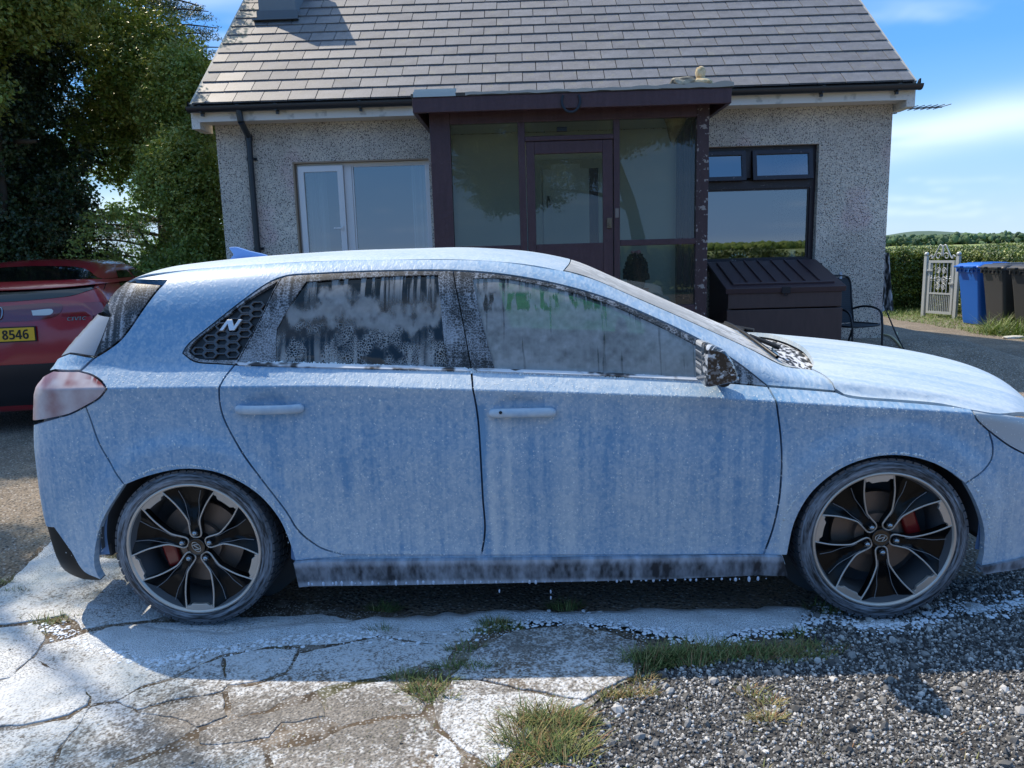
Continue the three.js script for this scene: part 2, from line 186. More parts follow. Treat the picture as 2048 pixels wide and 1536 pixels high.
{
  const r = rng(61), sg = new THREE.IcosahedronGeometry(1, 0), p = sg.attributes.position; for (let i = 0; i < p.count; i++) { const k = 0.8 + 0.4 * h2(Math.round(p.getX(i) * 50), Math.round(p.getY(i) * 50 + p.getZ(i) * 90), 2); p.setXYZ(i, p.getX(i) * k, p.getY(i) * k, p.getZ(i) * k); } sg.computeVertexNormals();
  const mats = [], cols = []; let bx = [9, -9, 9, -9]; for (const q of gravelPoly) { bx = [Math.min(bx[0], q.x), Math.max(bx[1], q.x), Math.min(bx[2], q.y), Math.max(bx[3], q.y)]; }
  const add = (x, d, s, c) => { mats.push(M4(x, -0.012 + s * 0.25 + (r() - 0.3) * 0.004, -d, r() * 6, r() * 6, r() * 6, s * (0.8 + r() * 0.6), s * (0.45 + r() * 0.4), s * (0.8 + r() * 0.5))); cols.push(c); };
  for (let i = 0; i < 60000; i++) { const x = lerp(bx[0], Math.min(bx[1], 2.6), r()), d = lerp(Math.max(bx[2], 1.5), Math.min(bx[3], 3.3), r()); const q = V2(x, d); const pd = polyDist(q, gravelPoly); if (pd < -0.02 + 0.05 * r()) continue; const t = r(), g = t < 0.46 ? 0.06 + 0.06 * r() : t < 0.78 ? 0.14 + 0.16 * r() : 0.32 + 0.3 * r(); const s = 0.003 + 0.0048 * Math.pow(r(), 1.8) + (r() > 0.995 ? 0.011 : 0); add(x, d, s, new THREE.Color(g * 1.02, g, g * 0.97)); }
  // loose chips over the earth and in the cracks
  for (let i = 0; i < 5200; i++) { const x = lerp(-2.3, 0.5, r()), d = lerp(1.7, 2.9, r()), q = V2(x, d); if (polyDist(q, earthPoly) < 0) continue; let on = false; for (const sp of slabPolys) if (polyDist(q, sp) > 0) { on = true; break; } if (on && r() > 0.02) continue; const g = 0.14 + 0.5 * r() * r(); const s = 0.002 + 0.005 * r() * r(); mats.push(M4(x, (on ? 0.0 : -0.008) + s * 0.2, -d, r() * 0.6, r() * 6, r() * 0.6, s * 1.3, s * 0.5, s)); cols.push(new THREE.Color(g * 1.12, g, g * 0.82)); }
  scene.add(instanced('gravel', sg, std(0xffffff, 0.85), mats, cols, 'loose grey and white gravel stones beside the front wheel', 'gravel'));
}
// foam lying on the ground
{
  const foamMat = std(srgb(214, 220, 226), 0.7, { bumpMap: rep(tex(512, 512, (u, v) => 0.6 * tfbm(u, v, 12, 4, 51) + 0.4 * sst(0.5, 0.0, tworley(u, v, 90, 52)[0]), false), 1 / 0.5, 1 / 0.5), bumpScale: 0.012, map: rep(tex(512, 512, (u, v) => { const [d, , id] = tworley(u, v, 70, 55); const g = 0.90 + 0.10 * tfbm(u, v, 9, 4, 56) - (id > 0.6 ? 0.16 * sst(0.4, 0.2, d) : 0); return [g, g, g]; }), 1 / 0.5, 1 / 0.5) });
  const puddle = (pts, h, seed, amp = 0.02) => { const poly = rough(pts.map(([a, b]) => gpt(a, b)), amp, seed, 0.02); let g = new THREE.ShapeGeometry(new THREE.Shape(poly)).toNonIndexed(); g.deleteAttribute('uv'); g.deleteAttribute('normal'); g = new TessellateModifier(0.03, 10).modify(g); const p = g.attributes.position; for (let i = 0; i < p.count; i++) { const x = p.getX(i), d = p.getY(i), e = Math.max(0, polyDist(V2(x, d), poly)); p.setXYZ(i, x, -0.012 + h * Math.pow(sst(0, 0.09, e), 0.7) * (0.75 + 0.6 * fbm(x * 9, d * 9, 3, seed)), -d); } g = mergeVerts(g); return uvm(g, 'x', 'z', 1); };
  const gs = [
    puddle([[150, 1200], [195, 1190], [250, 1206], [240, 1222], [190, 1226], [150, 1224], [110, 1214]], 0.022, 3),
    puddle([[170, 1268], [215, 1246], [300, 1238], [345, 1250], [440, 1258], [530, 1246], [640, 1236], [760, 1228], [905, 1222], [1000, 1214], [1140, 1220], [1250, 1213], [1450, 1213], [1560, 1206], [1612, 1208], [1622, 1232], [1585, 1258], [1480, 1260], [1425, 1284], [1330, 1262], [1230, 1248], [1100, 1240], [1030, 1236], [975, 1250], [900, 1272], [840, 1268], [740, 1262], [600, 1274], [500, 1288], [400, 1300], [300, 1322], [210, 1306], [165, 1288]], 0.026, 11, 0.03),
    puddle([[1690, 1243], [1745, 1228], [1820, 1232], [1838, 1242], [1790, 1256], [1730, 1254]], 0.02, 13), puddle([[1903, 1206], [1935, 1194], [1965, 1204], [2000, 1206], [2060, 1180], [2120, 1176], [2100, 1205], [2010, 1212], [1960, 1224], [1925, 1218]], 0.024, 17)];
  const m = part('ground_foam', gs, foamMat, scene); m.userData.kind = 'stuff'; tag(m, 'white washing foam run off on to the ground under the foamed car', 'foam');
}
function mergeVerts(g) { // weld by position, smooth normals
  const p = g.attributes.position, map = new Map(), P = [], I = []; for (let i = 0; i < p.count; i++) { const k = Math.round(p.getX(i) * 1e4) + ',' + Math.round(p.getY(i) * 1e4) + ',' + Math.round(p.getZ(i) * 1e4); let j = map.get(k); if (j === undefined) { j = P.length / 3; map.set(k, j); P.push(p.getX(i), p.getY(i), p.getZ(i)); } I.push(j); } const r = new THREE.BufferGeometry(); r.setAttribute('position', new THREE.Float32BufferAttribute(P, 3)); r.setIndex(I); r.computeVertexNormals(); return r; }
// grass in the cracks and along the joints
{
  const bl = (() => { const n = 4, P = [], I = []; for (let i = 0; i <= n; i++) { const t = i / n, w = 0.5 * (1 - t * t * 0.98); P.push(-w, t, 0.35 * t * t, w, t, 0.35 * t * t); } for (let i = 0; i < n; i++) { const a = 2 * i; I.push(a, a + 1, a + 2, a + 1, a + 3, a + 2); } const g = new THREE.BufferGeometry(); g.setAttribute('position', new THREE.Float32BufferAttribute(P, 3)); g.setIndex(I); g.computeVertexNormals(); return g; })();
  const r = rng(19), mats = [], cols = []; const pal = [[0.075, 0.12, 0.03], [0.12, 0.17, 0.045], [0.20, 0.21, 0.07], [0.32, 0.27, 0.12], [0.24, 0.13, 0.06]];
  const tuft = (px, py, rad, h, n, dry = 0.2, sq = 0.5) => { const c = gpt(px, py); for (let i = 0; i < n; i++) { const a = r() * 6.283, q = Math.sqrt(r()) * rad, x = c.x + Math.cos(a) * q, d = c.y + Math.sin(a) * q * sq; const L = h * (0.45 + 0.7 * r()), lean = 0.25 + 0.8 * r() * (0.4 + q / rad); const k = r() < dry ? 2 + Math.floor(r() * 3) : Math.floor(r() * 2 + r() * 0.6); const v = 0.75 + 0.5 * r(); mats.push(new THREE.Matrix4().compose(V3(x, -0.018, -d), new THREE.Quaternion().setFromEuler(new THREE.Euler(lean, r() < 0.6 ? -a + 1.57 + (r() - 0.5) : r() * 6.28, 0, 'YXZ')), V3(0.0022 + 0.0018 * r(), L, L))); cols.push(new THREE.Color(...pal[k].map((z) => z * v))); } };
  for (const [px, py, n] of [[60, 1235, 40], [100, 1243, 160], [130, 1232, 60], [30, 1180, 120], [70, 1268, 30], [0, 1165, 160], [765, 1258, 110], [985, 1245, 420], [1010, 1255, 160], [960, 1262, 120], [1130, 1208, 160], [770, 1212, 140], [930, 1296, 160], [905, 1330, 220], [950, 1335, 200], [815, 1352, 260], [845, 1376, 240], [870, 1395, 200], [880, 1360, 160], [1660, 1222, 120], [1640, 1210, 80], [1590, 1260, 90]]) tuft(px, py, 0.07, 0.055, n, 0.22);
  for (let i = 0; i < 26; i++) { const t = i / 25; tuft(lerp(1280, 1650, t), lerp(1312, 1296, t) + (r() - 0.5) * 26, 0.09, 0.075 * (1 - 0.35 * t), 190 * (1.1 - 0.6 * t), 0.25 + 0.25 * t); }
  for (let i = 0; i < 12; i++) tuft(lerp(1200, 1300, r()), lerp(1395, 1350, r()), 0.05, 0.045, 60, 0.75);
  for (let i = 0; i < 16; i++) tuft(1100 + (r() - 0.5) * 130, 1470 + (r() - 0.5) * 90, 0.085, 0.085, 150, 0.45, 0.8);
  for (let i = 0; i < 8; i++) tuft(1020 + (r() - 0.5) * 80, 1525 + (r() - 0.5) * 20, 0.06, 0.05, 50, 0.6);
  for (let i = 0; i < 9; i++) tuft(1520 + (r() - 0.5) * 50, 1405 + (r() - 0.5) * 70, 0.05, 0.045, 60, 0.9);
  for (let i = 0; i < 60; i++) tuft(560 + r() * 420, 1400 + r() * 130, 0.05, 0.03, 10, 0.75);
  for (let i = 0; i < 30; i++) tuft(1050 + r() * 950, 1420 + r() * 110, 0.03, 0.03, 5, 0.9);
  const m = instanced('grass', bl, std(0xffffff, 0.75), mats, cols, 'tufts of green and straw-coloured grass growing in the cracks of the ground', 'grass'); scene.add(m);
}
// loose blobs of suds round the edges of the run-off
{
  const r = rng(88), g = new THREE.SphereGeometry(1, 8, 5), mats = []; const line = [[60, 1240], [170, 1285], [300, 1325], [420, 1300], [600, 1276], [760, 1266], [900, 1275], [980, 1252], [1100, 1242], [1250, 1250], [1330, 1265], [1430, 1288], [1500, 1264], [1600, 1254], [1640, 1230], [1740, 1256], [1840, 1246], [1900, 1215], [2000, 1216], [2060, 1200]];
  for (let i = 0; i < 2600; i++) { const k = Math.floor(r() * (line.length - 1)), t = r(), px = lerp(line[k][0], line[k + 1][0], t) + (r() - 0.5) * 40, py = lerp(line[k][1], line[k + 1][1], t) + (r() - 0.6) * (r() < 0.5 ? 14 : 44); const p = onGround(px, py, 0), s = 0.0018 + 0.006 * r() * r(); mats.push(M4(p.x, -0.004, p.z, 0, r() * 6, 0, s * (1 + r()), s * 0.6, s * (1 + r()))); }
  scene.add(instanced('suds', g, std(srgb(222, 228, 236), 0.7), mats, null, 'small white blobs of suds scattered at the edge of the ground foam', 'foam'));
}
// ================================================================== car bodies: a smooth solid, panels cut from its skin
const smax = (a, b, k) => { const h = Math.max(k - Math.abs(a - b), 0); return Math.max(a, b) + h * h / (4 * k); };
function skin(F, fr, zmax = 1.0) {
  const S = { fr };
  S.F = F;
  S.z = (x, y) => { if (F(x, y, 0) > 0) return 0; let a = 0, b = zmax; for (let i = 0; i < 30; i++) { const m = (a + b) / 2; if (F(x, y, m) > 0) b = m; else a = m; } return (a + b) / 2; };
  S.y = (x, z) => { let a = 0.3, b = 1.8; for (let i = 0; i < 30; i++) { const m = (a + b) / 2; if (F(x, m, z) > 0) b = m; else a = m; } return (a + b) / 2; };
  S.n = (x, y, z) => { const e = 0.004; return V3(F(x + e, y, z) - F(x - e, y, z), F(x, y + e, z) - F(x, y - e, z), F(x, y, z + e) - F(x, y, z - e)).normalize(); };
  S.hit = (px, py) => { // photograph pixel -> point of the skin (or the nearest pass of the ray)
    const [o, d] = localRay(fr, px, py); let best = 1e9, bt = 0, t0 = 1.2;
    for (let t = 1.2; t < 12; t += 0.012) { const v = F(o.x + d.x * t, o.y + d.y * t, o.z + d.z * t); if (v < best) { best = v; bt = t; } if (v < 0) { let a = t - 0.012, b = t; for (let i = 0; i < 24; i++) { const m = (a + b) / 2; if (F(o.x + d.x * m, o.y + d.y * m, o.z + d.z * m) > 0) a = m; else b = m; } t0 = b; return o.addScaledVector(d, t0); } }
    return o.addScaledVector(d, bt);
  };
  return S;
}
// outline from runs of points; each run is smoothed, runs meet at corners. Points: [px, py] photograph pixels, or {x, y} local.
function runs(S, list, step = 7, plane = 'xy') {
  const out = [];
  for (const run of list) {
    const pts = run.map((p) => { if (Array.isArray(p)) { const h = S.hit(p[0], p[1]); return plane === 'xy' ? V3(h.x, h.y, 0) : V3(h.x, -h.z, 0); } return V3(p.x, p.y, 0); });
    if (pts.length === 1) { out.push(V2(pts[0].x, pts[0].y)); continue; }
    if (pts.length === 2) { const L = pts[0].distanceTo(pts[1]), n = Math.max(1, Math.ceil(L / 0.03)); for (let i = 0; i < n; i++) { const p = pts[0].clone().lerp(pts[1], i / n); out.push(V2(p.x, p.y)); } continue; }
    const c = new THREE.CatmullRomCurve3(pts, false, 'centripetal'); const n = Math.max(pts.length * 2, Math.ceil(c.getLength() / 0.02));
    for (let i = 0; i < n; i++) { const p = c.getPointAt(i / n); out.push(V2(p.x, p.y)); }
  }
  const r = []; for (const p of out) if (!r.length || r[r.length - 1].distanceTo(p) > 0.002) r.push(p);
  if (r.length > 2 && r[0].distanceTo(r[r.length - 1]) < 0.002) r.pop();
  return r;
}
function halfClip(poly, ax, c, keepLess) { const out = []; for (let i = 0; i < poly.length; i++) { const a = poly[i], b = poly[(i + 1) % poly.length], da = keepLess ? c - a[ax] : a[ax] - c, db = keepLess ? c - b[ax] : b[ax] - c; if (da >= 0) out.push(a); if ((da > 0 && db < 0) || (da < 0 && db > 0)) { const t = da / (da - db); out.push([a[0] + (b[0] - a[0]) * t, a[1] + (b[1] - a[1]) * t]); } } return out; }
// cut an outline into cells whose rows follow the shoulder crease
function gridCells(pts, yc, step) {
  const poly = pts.map((p) => [p.x, p.y - yc(p.x)]); let x0 = 9, x1 = -9; for (const p of poly) { x0 = Math.min(x0, p[0]); x1 = Math.max(x1, p[0]); }
  const P = [];
  const rows = [-0.005, 0.005]; for (let v = -0.03; v > -1.3; v -= step) rows.unshift(v); for (let v = 0.03; v < 1.2; v += step) rows.push(v);
  for (let x = Math.floor(x0 / step) * step; x < x1; x += step) {
    let col = halfClip(halfClip(poly, 0, x, false), 0, x + step, true); if (col.length < 3) continue;
    for (let r = 0; r < rows.length - 1; r++) {
      let c = halfClip(halfClip(col, 1, rows[r], false), 1, rows[r + 1], true); if (c.length < 3) continue;
      const q = []; for (const p of c) { const l = q[q.length - 1]; if (!l || Math.hypot(l[0] - p[0], l[1] - p[1]) > 1e-6) q.push(p); } if (q.length > 2 && Math.hypot(q[0][0] - q[q.length - 1][0], q[0][1] - q[q.length - 1][1]) < 1e-6) q.pop(); if (q.length < 3) continue;
      const v = q.map((p) => V2(p[0], p[1])); for (const f of THREE.ShapeUtils.triangulateShape(v, [])) for (const k of f) P.push(v[k].x, v[k].y + yc(v[k].x), 0);
    }
  }
  const g = new THREE.BufferGeometry(); g.setAttribute('position', new THREE.Float32BufferAttribute(P, 3)); return g;
}
// panel of the skin over an outline in (x, y) [plane xy: side] or (x, -z) [plane xz: top]
function panel(S, pts, { inset = 0, thick = 0.028, holes = [], gap = 0.0036, edge = 0.03, plane = 'xy', mirror = false, proud = null, uvs = [1, 1] } = {}) {
  pts = shrink(pts, gap); holes = holes.map((h) => shrink(h, -gap * 0));
  let g;
  if (S.yc && plane === 'xy' && !holes.length) g = gridCells(pts, S.yc, edge);
  else { const sh = new THREE.Shape(pts); sh.holes = holes.map((h) => new THREE.Path(h)); g = new THREE.ShapeGeometry(sh).toNonIndexed(); g.deleteAttribute('uv'); g.deleteAttribute('normal'); g = new TessellateModifier(edge, 12).modify(g); }
  const P = [], N = [], U = [];
  const at = (x, v, dep) => { let y, z; if (plane === 'xy') { y = v; z = S.z(x, y); } else { z = -v; y = S.y(x, z); } const n = S.n(x, y, z); const q = V3(x, y, z).addScaledVector(n, -dep + (proud ? proud(x, v) : 0)); return [q, n]; };
  const put = (q, n, x, v) => { P.push(q.x, q.y, mirror ? -q.z : q.z); N.push(n.x, n.y, mirror ? -n.z : n.z); U.push(x * uvs[0], v * uvs[1]); };
  const a = g.attributes.position; const cache = new Map();
  for (let i = 0; i < a.count; i++) { const x = a.getX(i), v = a.getY(i), k = Math.round(x * 1e5) + ',' + Math.round(v * 1e5); let r = cache.get(k); if (!r) { r = at(x, v, inset); cache.set(k, r); } put(r[0], r[1], x, v); }
  if (thick > 0) for (const loop of [pts, ...holes]) { const sg = (THREE.ShapeUtils.isClockWise(loop) ? -1 : 1) * (loop === pts ? 1 : -1); for (let i = 0; i < loop.length; i++) { // returned edge
    const p = loop[i], q = loop[(i + 1) % loop.length]; const [a0, n0] = at(p.x, p.y, inset), [b0] = at(q.x, q.y, inset), [a1] = at(p.x, p.y, inset + thick), [b1] = at(q.x, q.y, inset + thick);
    const e = b0.clone().sub(a0).cross(n0).normalize().multiplyScalar(sg); for (const [w, t] of sg > 0 ? [[a0, p], [a1, p], [b1, q], [a0, p], [b1, q], [b0, q]] : [[a0, p], [b1, q], [a1, p], [a0, p], [b0, q], [b1, q]]) put(w, e, t.x, t.y);
  } }
  if (mirror) for (const [A, k] of [[P, 3], [N, 3], [U, 2]]) for (let i = 0; i < A.length; i += 3 * k) for (let j = 0; j < k; j++) { const t = A[i + k + j]; A[i + k + j] = A[i + 2 * k + j]; A[i + 2 * k + j] = t; }
  const r = new THREE.BufferGeometry(); r.setAttribute('position', new THREE.Float32BufferAttribute(P, 3)); r.setAttribute('normal', new THREE.Float32BufferAttribute(N, 3)); r.setAttribute('uv', new THREE.Float32BufferAttribute(U, 2)); return r;
}

// ------------------------------------------------------------------ the foamed blue hatchback: skin
const carF = frame(-1.2265, 0, -3.7341, -2.267 * D2R);
const BC = (() => {
  const yc = cub([[-0.8, 0.955], [-0.25, 0.967], [0.47, 0.962], [1.1, 0.935], [1.95, 0.889], [2.4, 0.852], [3.0, 0.80], [3.5, 0.72]]);
  const yb = cub([[-0.8, 1.03], [0.217, 1.045], [1.1, 1.0], [1.96, 0.946], [2.2, 0.918], [2.7, 0.862], [3.2, 0.815], [3.5, 0.75]]);
  const W = cub([[-0.8, 0.845], [-0.5, 0.868], [-0.2, 0.888], [0.3, 0.897], [2.4, 0.897], [2.75, 0.893], [3.1, 0.872], [3.5, 0.82]]);
  const low = cub([[0.0, 0.11], [0.10, 0.075], [0.18, 0.046], [0.26, 0.032], [0.34, 0.030], [0.46, 0.023], [0.6, 0.0125], [0.74, 0.008], [0.86, 0.0105], [0.95, 0.006], [1.0, 0]]);
  const sh = cub([[-0.8, 0.055], [0.1, 0.066], [0.8, 0.076], [2.2, 0.078], [2.8, 0.065], [3.5, 0.05]]);
  const yt = cub([[-0.8, 1.30], [-0.5, 1.375], [-0.2, 1.425], [0.2, 1.452], [0.6, 1.463], [0.95, 1.463], [1.25, 1.444], [1.5, 1.398], [1.75, 1.292], [2.0, 1.177], [2.25, 1.062], [2.38, 1.012], [2.6, 0.985], [2.9, 0.95], [3.2, 0.90], [3.4, 0.845], [3.6, 0.74]]);
  const dr = cub([[-0.8, 0.05], [0.2, 0.05], [1.2, 0.055], [1.6, 0.075], [2.2, 0.075], [2.5, 0.055], [3.5, 0.09]]);
  const kk = cub([[-0.8, 0.08], [0.2, 0.13], [1.2, 0.13], [1.7, 0.06], [2.2, 0.045], [2.6, 0.035], [3.5, 0.05]]);
  const xr = cub([[0.1, -0.70], [0.17, -0.742], [0.25, -0.768], [0.45, -0.79], [0.7, -0.782], [0.85, -0.762], [0.93, -0.745], [1.0, -0.70], [1.1, -0.625], [1.2, -0.535], [1.28, -0.475], [1.34, -0.46], [1.5, -0.40]]);
  const side = (x, y) => {
    const c = yc(x), b = yb(x), w = W(x), s = sh(x); let z;
    if (y < c) z = w - low(y / c); else if (y < b) z = w - s * (y - c) / (b - c); else z = w - s - 0.31 * (y - b) - 0.10 * (y - b) * (y - b);
    for (const [hx, hy] of [[0.352, 0.890], [1.295, 0.866]]) { const e = ((x - hx) / 0.085) ** 2 + ((y - hy) / 0.036) ** 2; if (e < 5) z -= 0.013 * Math.exp(-e * e); }
    for (const [ax, ay] of [[0, 0.325], [2.65, 0.325]]) { const r = Math.hypot(x - ax, y - ay); z += 0.012 * sst(0.475, 0.405, r); }
    return z;
  };
  const F = (x, y, z) => {
    z = Math.abs(z); const a = z - side(x, y); const b = (y - (yt(x) - dr(x) * Math.pow(z / 0.68, 2.3))) * 0.93;
    let f = smax(a, b, kk(x)); f = smax(f, xr(y) + 0.16 * z * z - x, 0.2); f = smax(f, x - (3.53 - 0.32 * z * z - 0.4 * Math.max(0, y - 0.6) ** 2), 0.2); return f;
  };
  const S = skin(F, carF); S.side = side; S.yt = yt; S.yb = yb; S.yc = yc; S.xr = xr; return S;
})();
// ------------------------------------------------------------------ blue hatchback: foam and materials
// snow foam lying on the paint: cover 0..1 at side position (x, y)
const FOAM = {};
{
  // run-off tracks: [x, top y, width, length, strength]; negative strength = cleared of foam
  const trk = []; const r = rng(7);
  for (let i = 0; i < 150; i++) trk.push([-0.7 + r() * 4.1, 0.4 + r() * 0.56, 0.003 + r() * 0.012, 0.15 + r() * 0.5, (r() - 0.6) * 0.36]);
  trk.push([1.33, 0.80, 0.018, 0.6, -0.32], [1.62, 0.80, 0.018, 0.55, -0.32], [1.47, 0.79, 0.02, 0.6, 0.35], [2.02, 0.78, 0.02, 0.75, -0.26], [2.10, 0.60, 0.02, 0.5, -0.4], [2.21, 0.86, 0.025, 0.75, -0.4], [2.27, 0.7, 0.012, 0.5, 0.5], [0.62, 0.84, 0.018, 0.4, -0.35], [0.72, 0.84, 0.018, 0.36, -0.3], [0.34, 0.86, 0.03, 0.3, -0.25], [1.15, 0.9, 0.02, 0.7, -0.45], [1.18, 0.9, 0.015, 0.75, 0.5], [1.24, 0.9, 0.014, 0.7, 0.35]);
  const cells = Array.from({ length: 90 }, () => []); for (const t of trk) for (let k = Math.max(0, Math.floor((t[0] - 0.08 + 0.9) / 0.05)); k <= Math.min(89, Math.floor((t[0] + 0.08 + 0.9) / 0.05)); k++) cells[k].push(t);
  FOAM.cover = (x, y) => {
    let c = 0.50 + 0.50 * (fbm(x * 3.2, y * 4.5, 5, 3) - 0.5);
    c += 0.20 * sst(0.66, 0.40, y) - 0.10 * sst(0.55, 0.75, y) * sst(0.95, 0.85, y) * sst(-0.2, 0.6, x);       // thicker low on the doors, where it has run to
    c += 0.30 * sst(0.90, 0.98, y) * sst(0.3, 1.0, x);                                                       // lies on the shoulder
    c += 0.10 * sst(0.1, 0.7, x) - 0.10 - 0.18 * sst(1.04, 1.12, y) - 0.12 * sst(0.9, 0.97, y) * sst(0.9, 0.2, x);
    const k = clamp(Math.floor((x + 0.9) / 0.05), 0, 89);
    for (const [tx, ty, w, L, s] of cells[k]) { const wx = tx + 0.012 * (vn(y * 14, tx * 50, 5) - 0.5); const e = Math.exp(-Math.pow((x - wx) / w, 2)); if (e > 0.02 && y < ty && y > ty - L) c += s * e * sst(ty, ty - 0.05, y) * sst(ty - L, ty - L + 0.12, y); }
    const st = fbm(x * 60, y * 3.5, 3, 21) - 0.5; c += st * 0.34 * sst(0.97, 0.85, y) + 0.36 * (fbm(x * 130, y * 5, 3, 22) - 0.5) * sst(0.97, 0.85, y);
    // bubbles: a fine curdled grain
    const [d1, d2, id] = worley(x * 120, y * 110, 9); c += 0.42 * (id - 0.5) + 0.2 * (d2 - d1 - 0.35); c += 0.34 * (fbm(x * 45, y * 45, 2, 61) - 0.5);
    return clamp(c);
  };
}
const PAINT = [0.13, 0.288, 0.48], FOAMC = [0.62, 0.67, 0.695];  // linear
const lin2s = (v) => v <= 0.0031308 ? v * 12.92 : 1.055 * Math.pow(v, 1 / 2.4) - 0.055;
const mixc = (a, b, t) => [lin2s(lerp(a[0], b[0], t)), lin2s(lerp(a[1], b[1], t)), lin2s(lerp(a[2], b[2], t))];
const X0 = -0.85, XW = 4.45, Y0 = 0.1, YH = 1.4;
const sideCov = (() => { const w = 2048, h = 768, a = new Float32Array(w * h); for (let j = 0; j < h; j++) for (let i = 0; i < w; i++) a[j * w + i] = FOAM.cover(X0 + (i + 0.5) / w * XW, Y0 + (j + 0.5) / h * YH); return (u, v) => a[Math.min(h - 1, Math.floor(v * h)) * w + Math.min(w - 1, Math.floor(u * w))]; })();
const paintSide = phy(0xffffff, 0.5, { clearcoat: 0.3, clearcoatRoughness: 0.25,
  map: fitUV(tex(2048, 768, (u, v) => mixc(PAINT, FOAMC, 0.72 * sideCov(u, v)), true, false), X0, XW, Y0, YH),
  bumpMap: fitUV(tex(2048, 768, (u, v) => sideCov(u, v), false, false), X0, XW, Y0, YH), bumpScale: 0.0016 });
// upper surfaces: foam lies thick and slides forwards and down in lines
const topCover = (x, z) => { let c = 0.80 + 0.5 * (fbm(x * 2.4, z * 5, 4, 71) - 0.5); const rib = fbm(x * 2.2 + z * 2, z * 46 + x * 7, 3, 72) - 0.5; c += rib * 0.55 * sst(1.9, 2.6, x); const [d1, d2, id] = worley(x * 75, z * 75, 19); c += 0.22 * (id - 0.5) + 0.18 * (d2 - d1 - 0.35); c -= 0.55 * sst(0.45, 0.2, d2 - d1 + 0.3) * sst(0.42, 0.52, fbm(x * 4, z * 4, 2, 75)) * sst(1.2, 0.4, x); return clamp(c); };
const topCov = (() => { const w = 1536, h = 640, a = new Float32Array(w * h); for (let j = 0; j < h; j++) for (let i = 0; i < w; i++) a[j * w + i] = topCover(X0 + (i + 0.5) / w * XW, -0.95 + (j + 0.5) / h * 1.9); return (u, v) => a[Math.min(h - 1, Math.floor(v * h)) * w + Math.min(w - 1, Math.floor(u * w))]; })();
const paintTop = phy(0xffffff, 0.55, { clearcoat: 0.2, clearcoatRoughness: 0.35,
  map: fitUV(tex(1536, 640, (u, v) => mixc(PAINT, FOAMC, 0.80 * topCov(u, v)), true, false), X0, XW, -0.95, 1.9),
  bumpMap: fitUV(tex(1536, 640, (u, v) => topCov(u, v), false, false), X0, XW, -0.95, 1.9), bumpScale: 0.0025 });
// black trim and glass under foam
const wetCover = (x, y, dens) => { // lacy foam on glass and black plastic
  let c = dens + 0.75 * (fbm(x * 5.5, y * 7, 4, 41) - 0.5);
  const drip = fbm(x * 70, y * 4.2, 3, 43); c += 0.85 * (drip - 0.5) * sst(0.25, 0.6, fbm(x * 3, y * 6, 2, 44));
  const [d1, d2] = worley(x * 130 + 2.5 * (vn(x * 30, y * 30, 1) - 0.5), y * 95, 47); const web = sst(0.3, 0.06, d2 - d1); c += 0.28 * (web - 0.35);
  c += 0.2 * (fbm(x * 90, y * 90, 2, 48) - 0.5);
  return clamp(c);
};
const trimFoam = std(0xffffff, 0.42, { map: fitUV(tex(1536, 512, (u, v) => { const x = X0 + u * XW, y = 0.85 + v * 0.6; const c = wetCover(x, y, 0.44); return mixc([0.012, 0.013, 0.015], [0.46, 0.50, 0.56], sst(0.28, 0.82, c) * 0.72); }, true, false), X0, XW, 0.85, 0.6) });
const skirtFoam = std(0xffffff, 0.5, { map: fitUV(tex(2048, 128, (u, v) => { const x = X0 + u * XW, y = 0.1 + v * 0.25; let c = 0.24 + 0.9 * (fbm(x * 22, y * 7, 4, 51) - 0.5) + 0.5 * (fbm(x * 80, y * 40, 3, 52) - 0.5); c += 0.35 * sst(0.235, 0.262, y) + 0.4 * sst(0.192, 0.172, y); return mixc([0.02, 0.024, 0.032], [0.48, 0.54, 0.64], clamp(c)); }, true, false), X0, XW, 0.1, 0.25) });
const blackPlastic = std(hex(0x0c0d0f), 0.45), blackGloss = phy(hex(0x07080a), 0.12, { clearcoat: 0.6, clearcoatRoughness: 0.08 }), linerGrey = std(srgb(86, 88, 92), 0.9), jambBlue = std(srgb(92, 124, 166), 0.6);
const rubber = std(hex(0x17181a), 0.75), chrome = std(hex(0x9aa0a6), 0.25, { metalness: 1 });
const machined = std(srgb(188, 182, 175), 0.36, { metalness: 0.6 });
// glass under foam: clear tinted pane + the foam itself as a thin curdled layer on it
const tint = (c) => phy(c, 0.03, { transmission: 1, thickness: 0, ior: 1.5 });
const sideGlass = tint(srgb(140, 205, 178)), privacyGlass = tint(srgb(34, 38, 40)), screenGlass = tint(srgb(150, 172, 160));
function rgbaTex(w, h, fn) { const d = new Uint8Array(w * h * 4); for (let j = 0; j < h; j++) for (let i = 0; i < w; i++) { const c = fn((i + 0.5) / w, (j + 0.5) / h); const o = (j * w + i) * 4; for (let k = 0; k < 4; k++) d[o + k] = clamp(c[k]) * 255; } const t = new THREE.DataTexture(d, w, h, THREE.RGBAFormat); t.magFilter = THREE.LinearFilter; t.minFilter = THREE.LinearFilter; t.colorSpace = THREE.SRGBColorSpace; t.needsUpdate = true; return t; }
function foamLayer(x0, w, y0, h, fn, W = 1024, H = 512) { return phy(0xffffff, 0.9, { transparent: true, transmission: 0.45, thickness: 0, map: fitUV(rgbaTex(W, H, (u, v) => { const x = x0 + u * w, y = y0 + v * h; const a = fn(x, y); const g = 0.80 + 0.10 * (fbm(x * 80, y * 80, 2, 6) - 0.5); return [g * 0.965, g * 0.985, g, a]; }), x0, w, y0, h) }); }
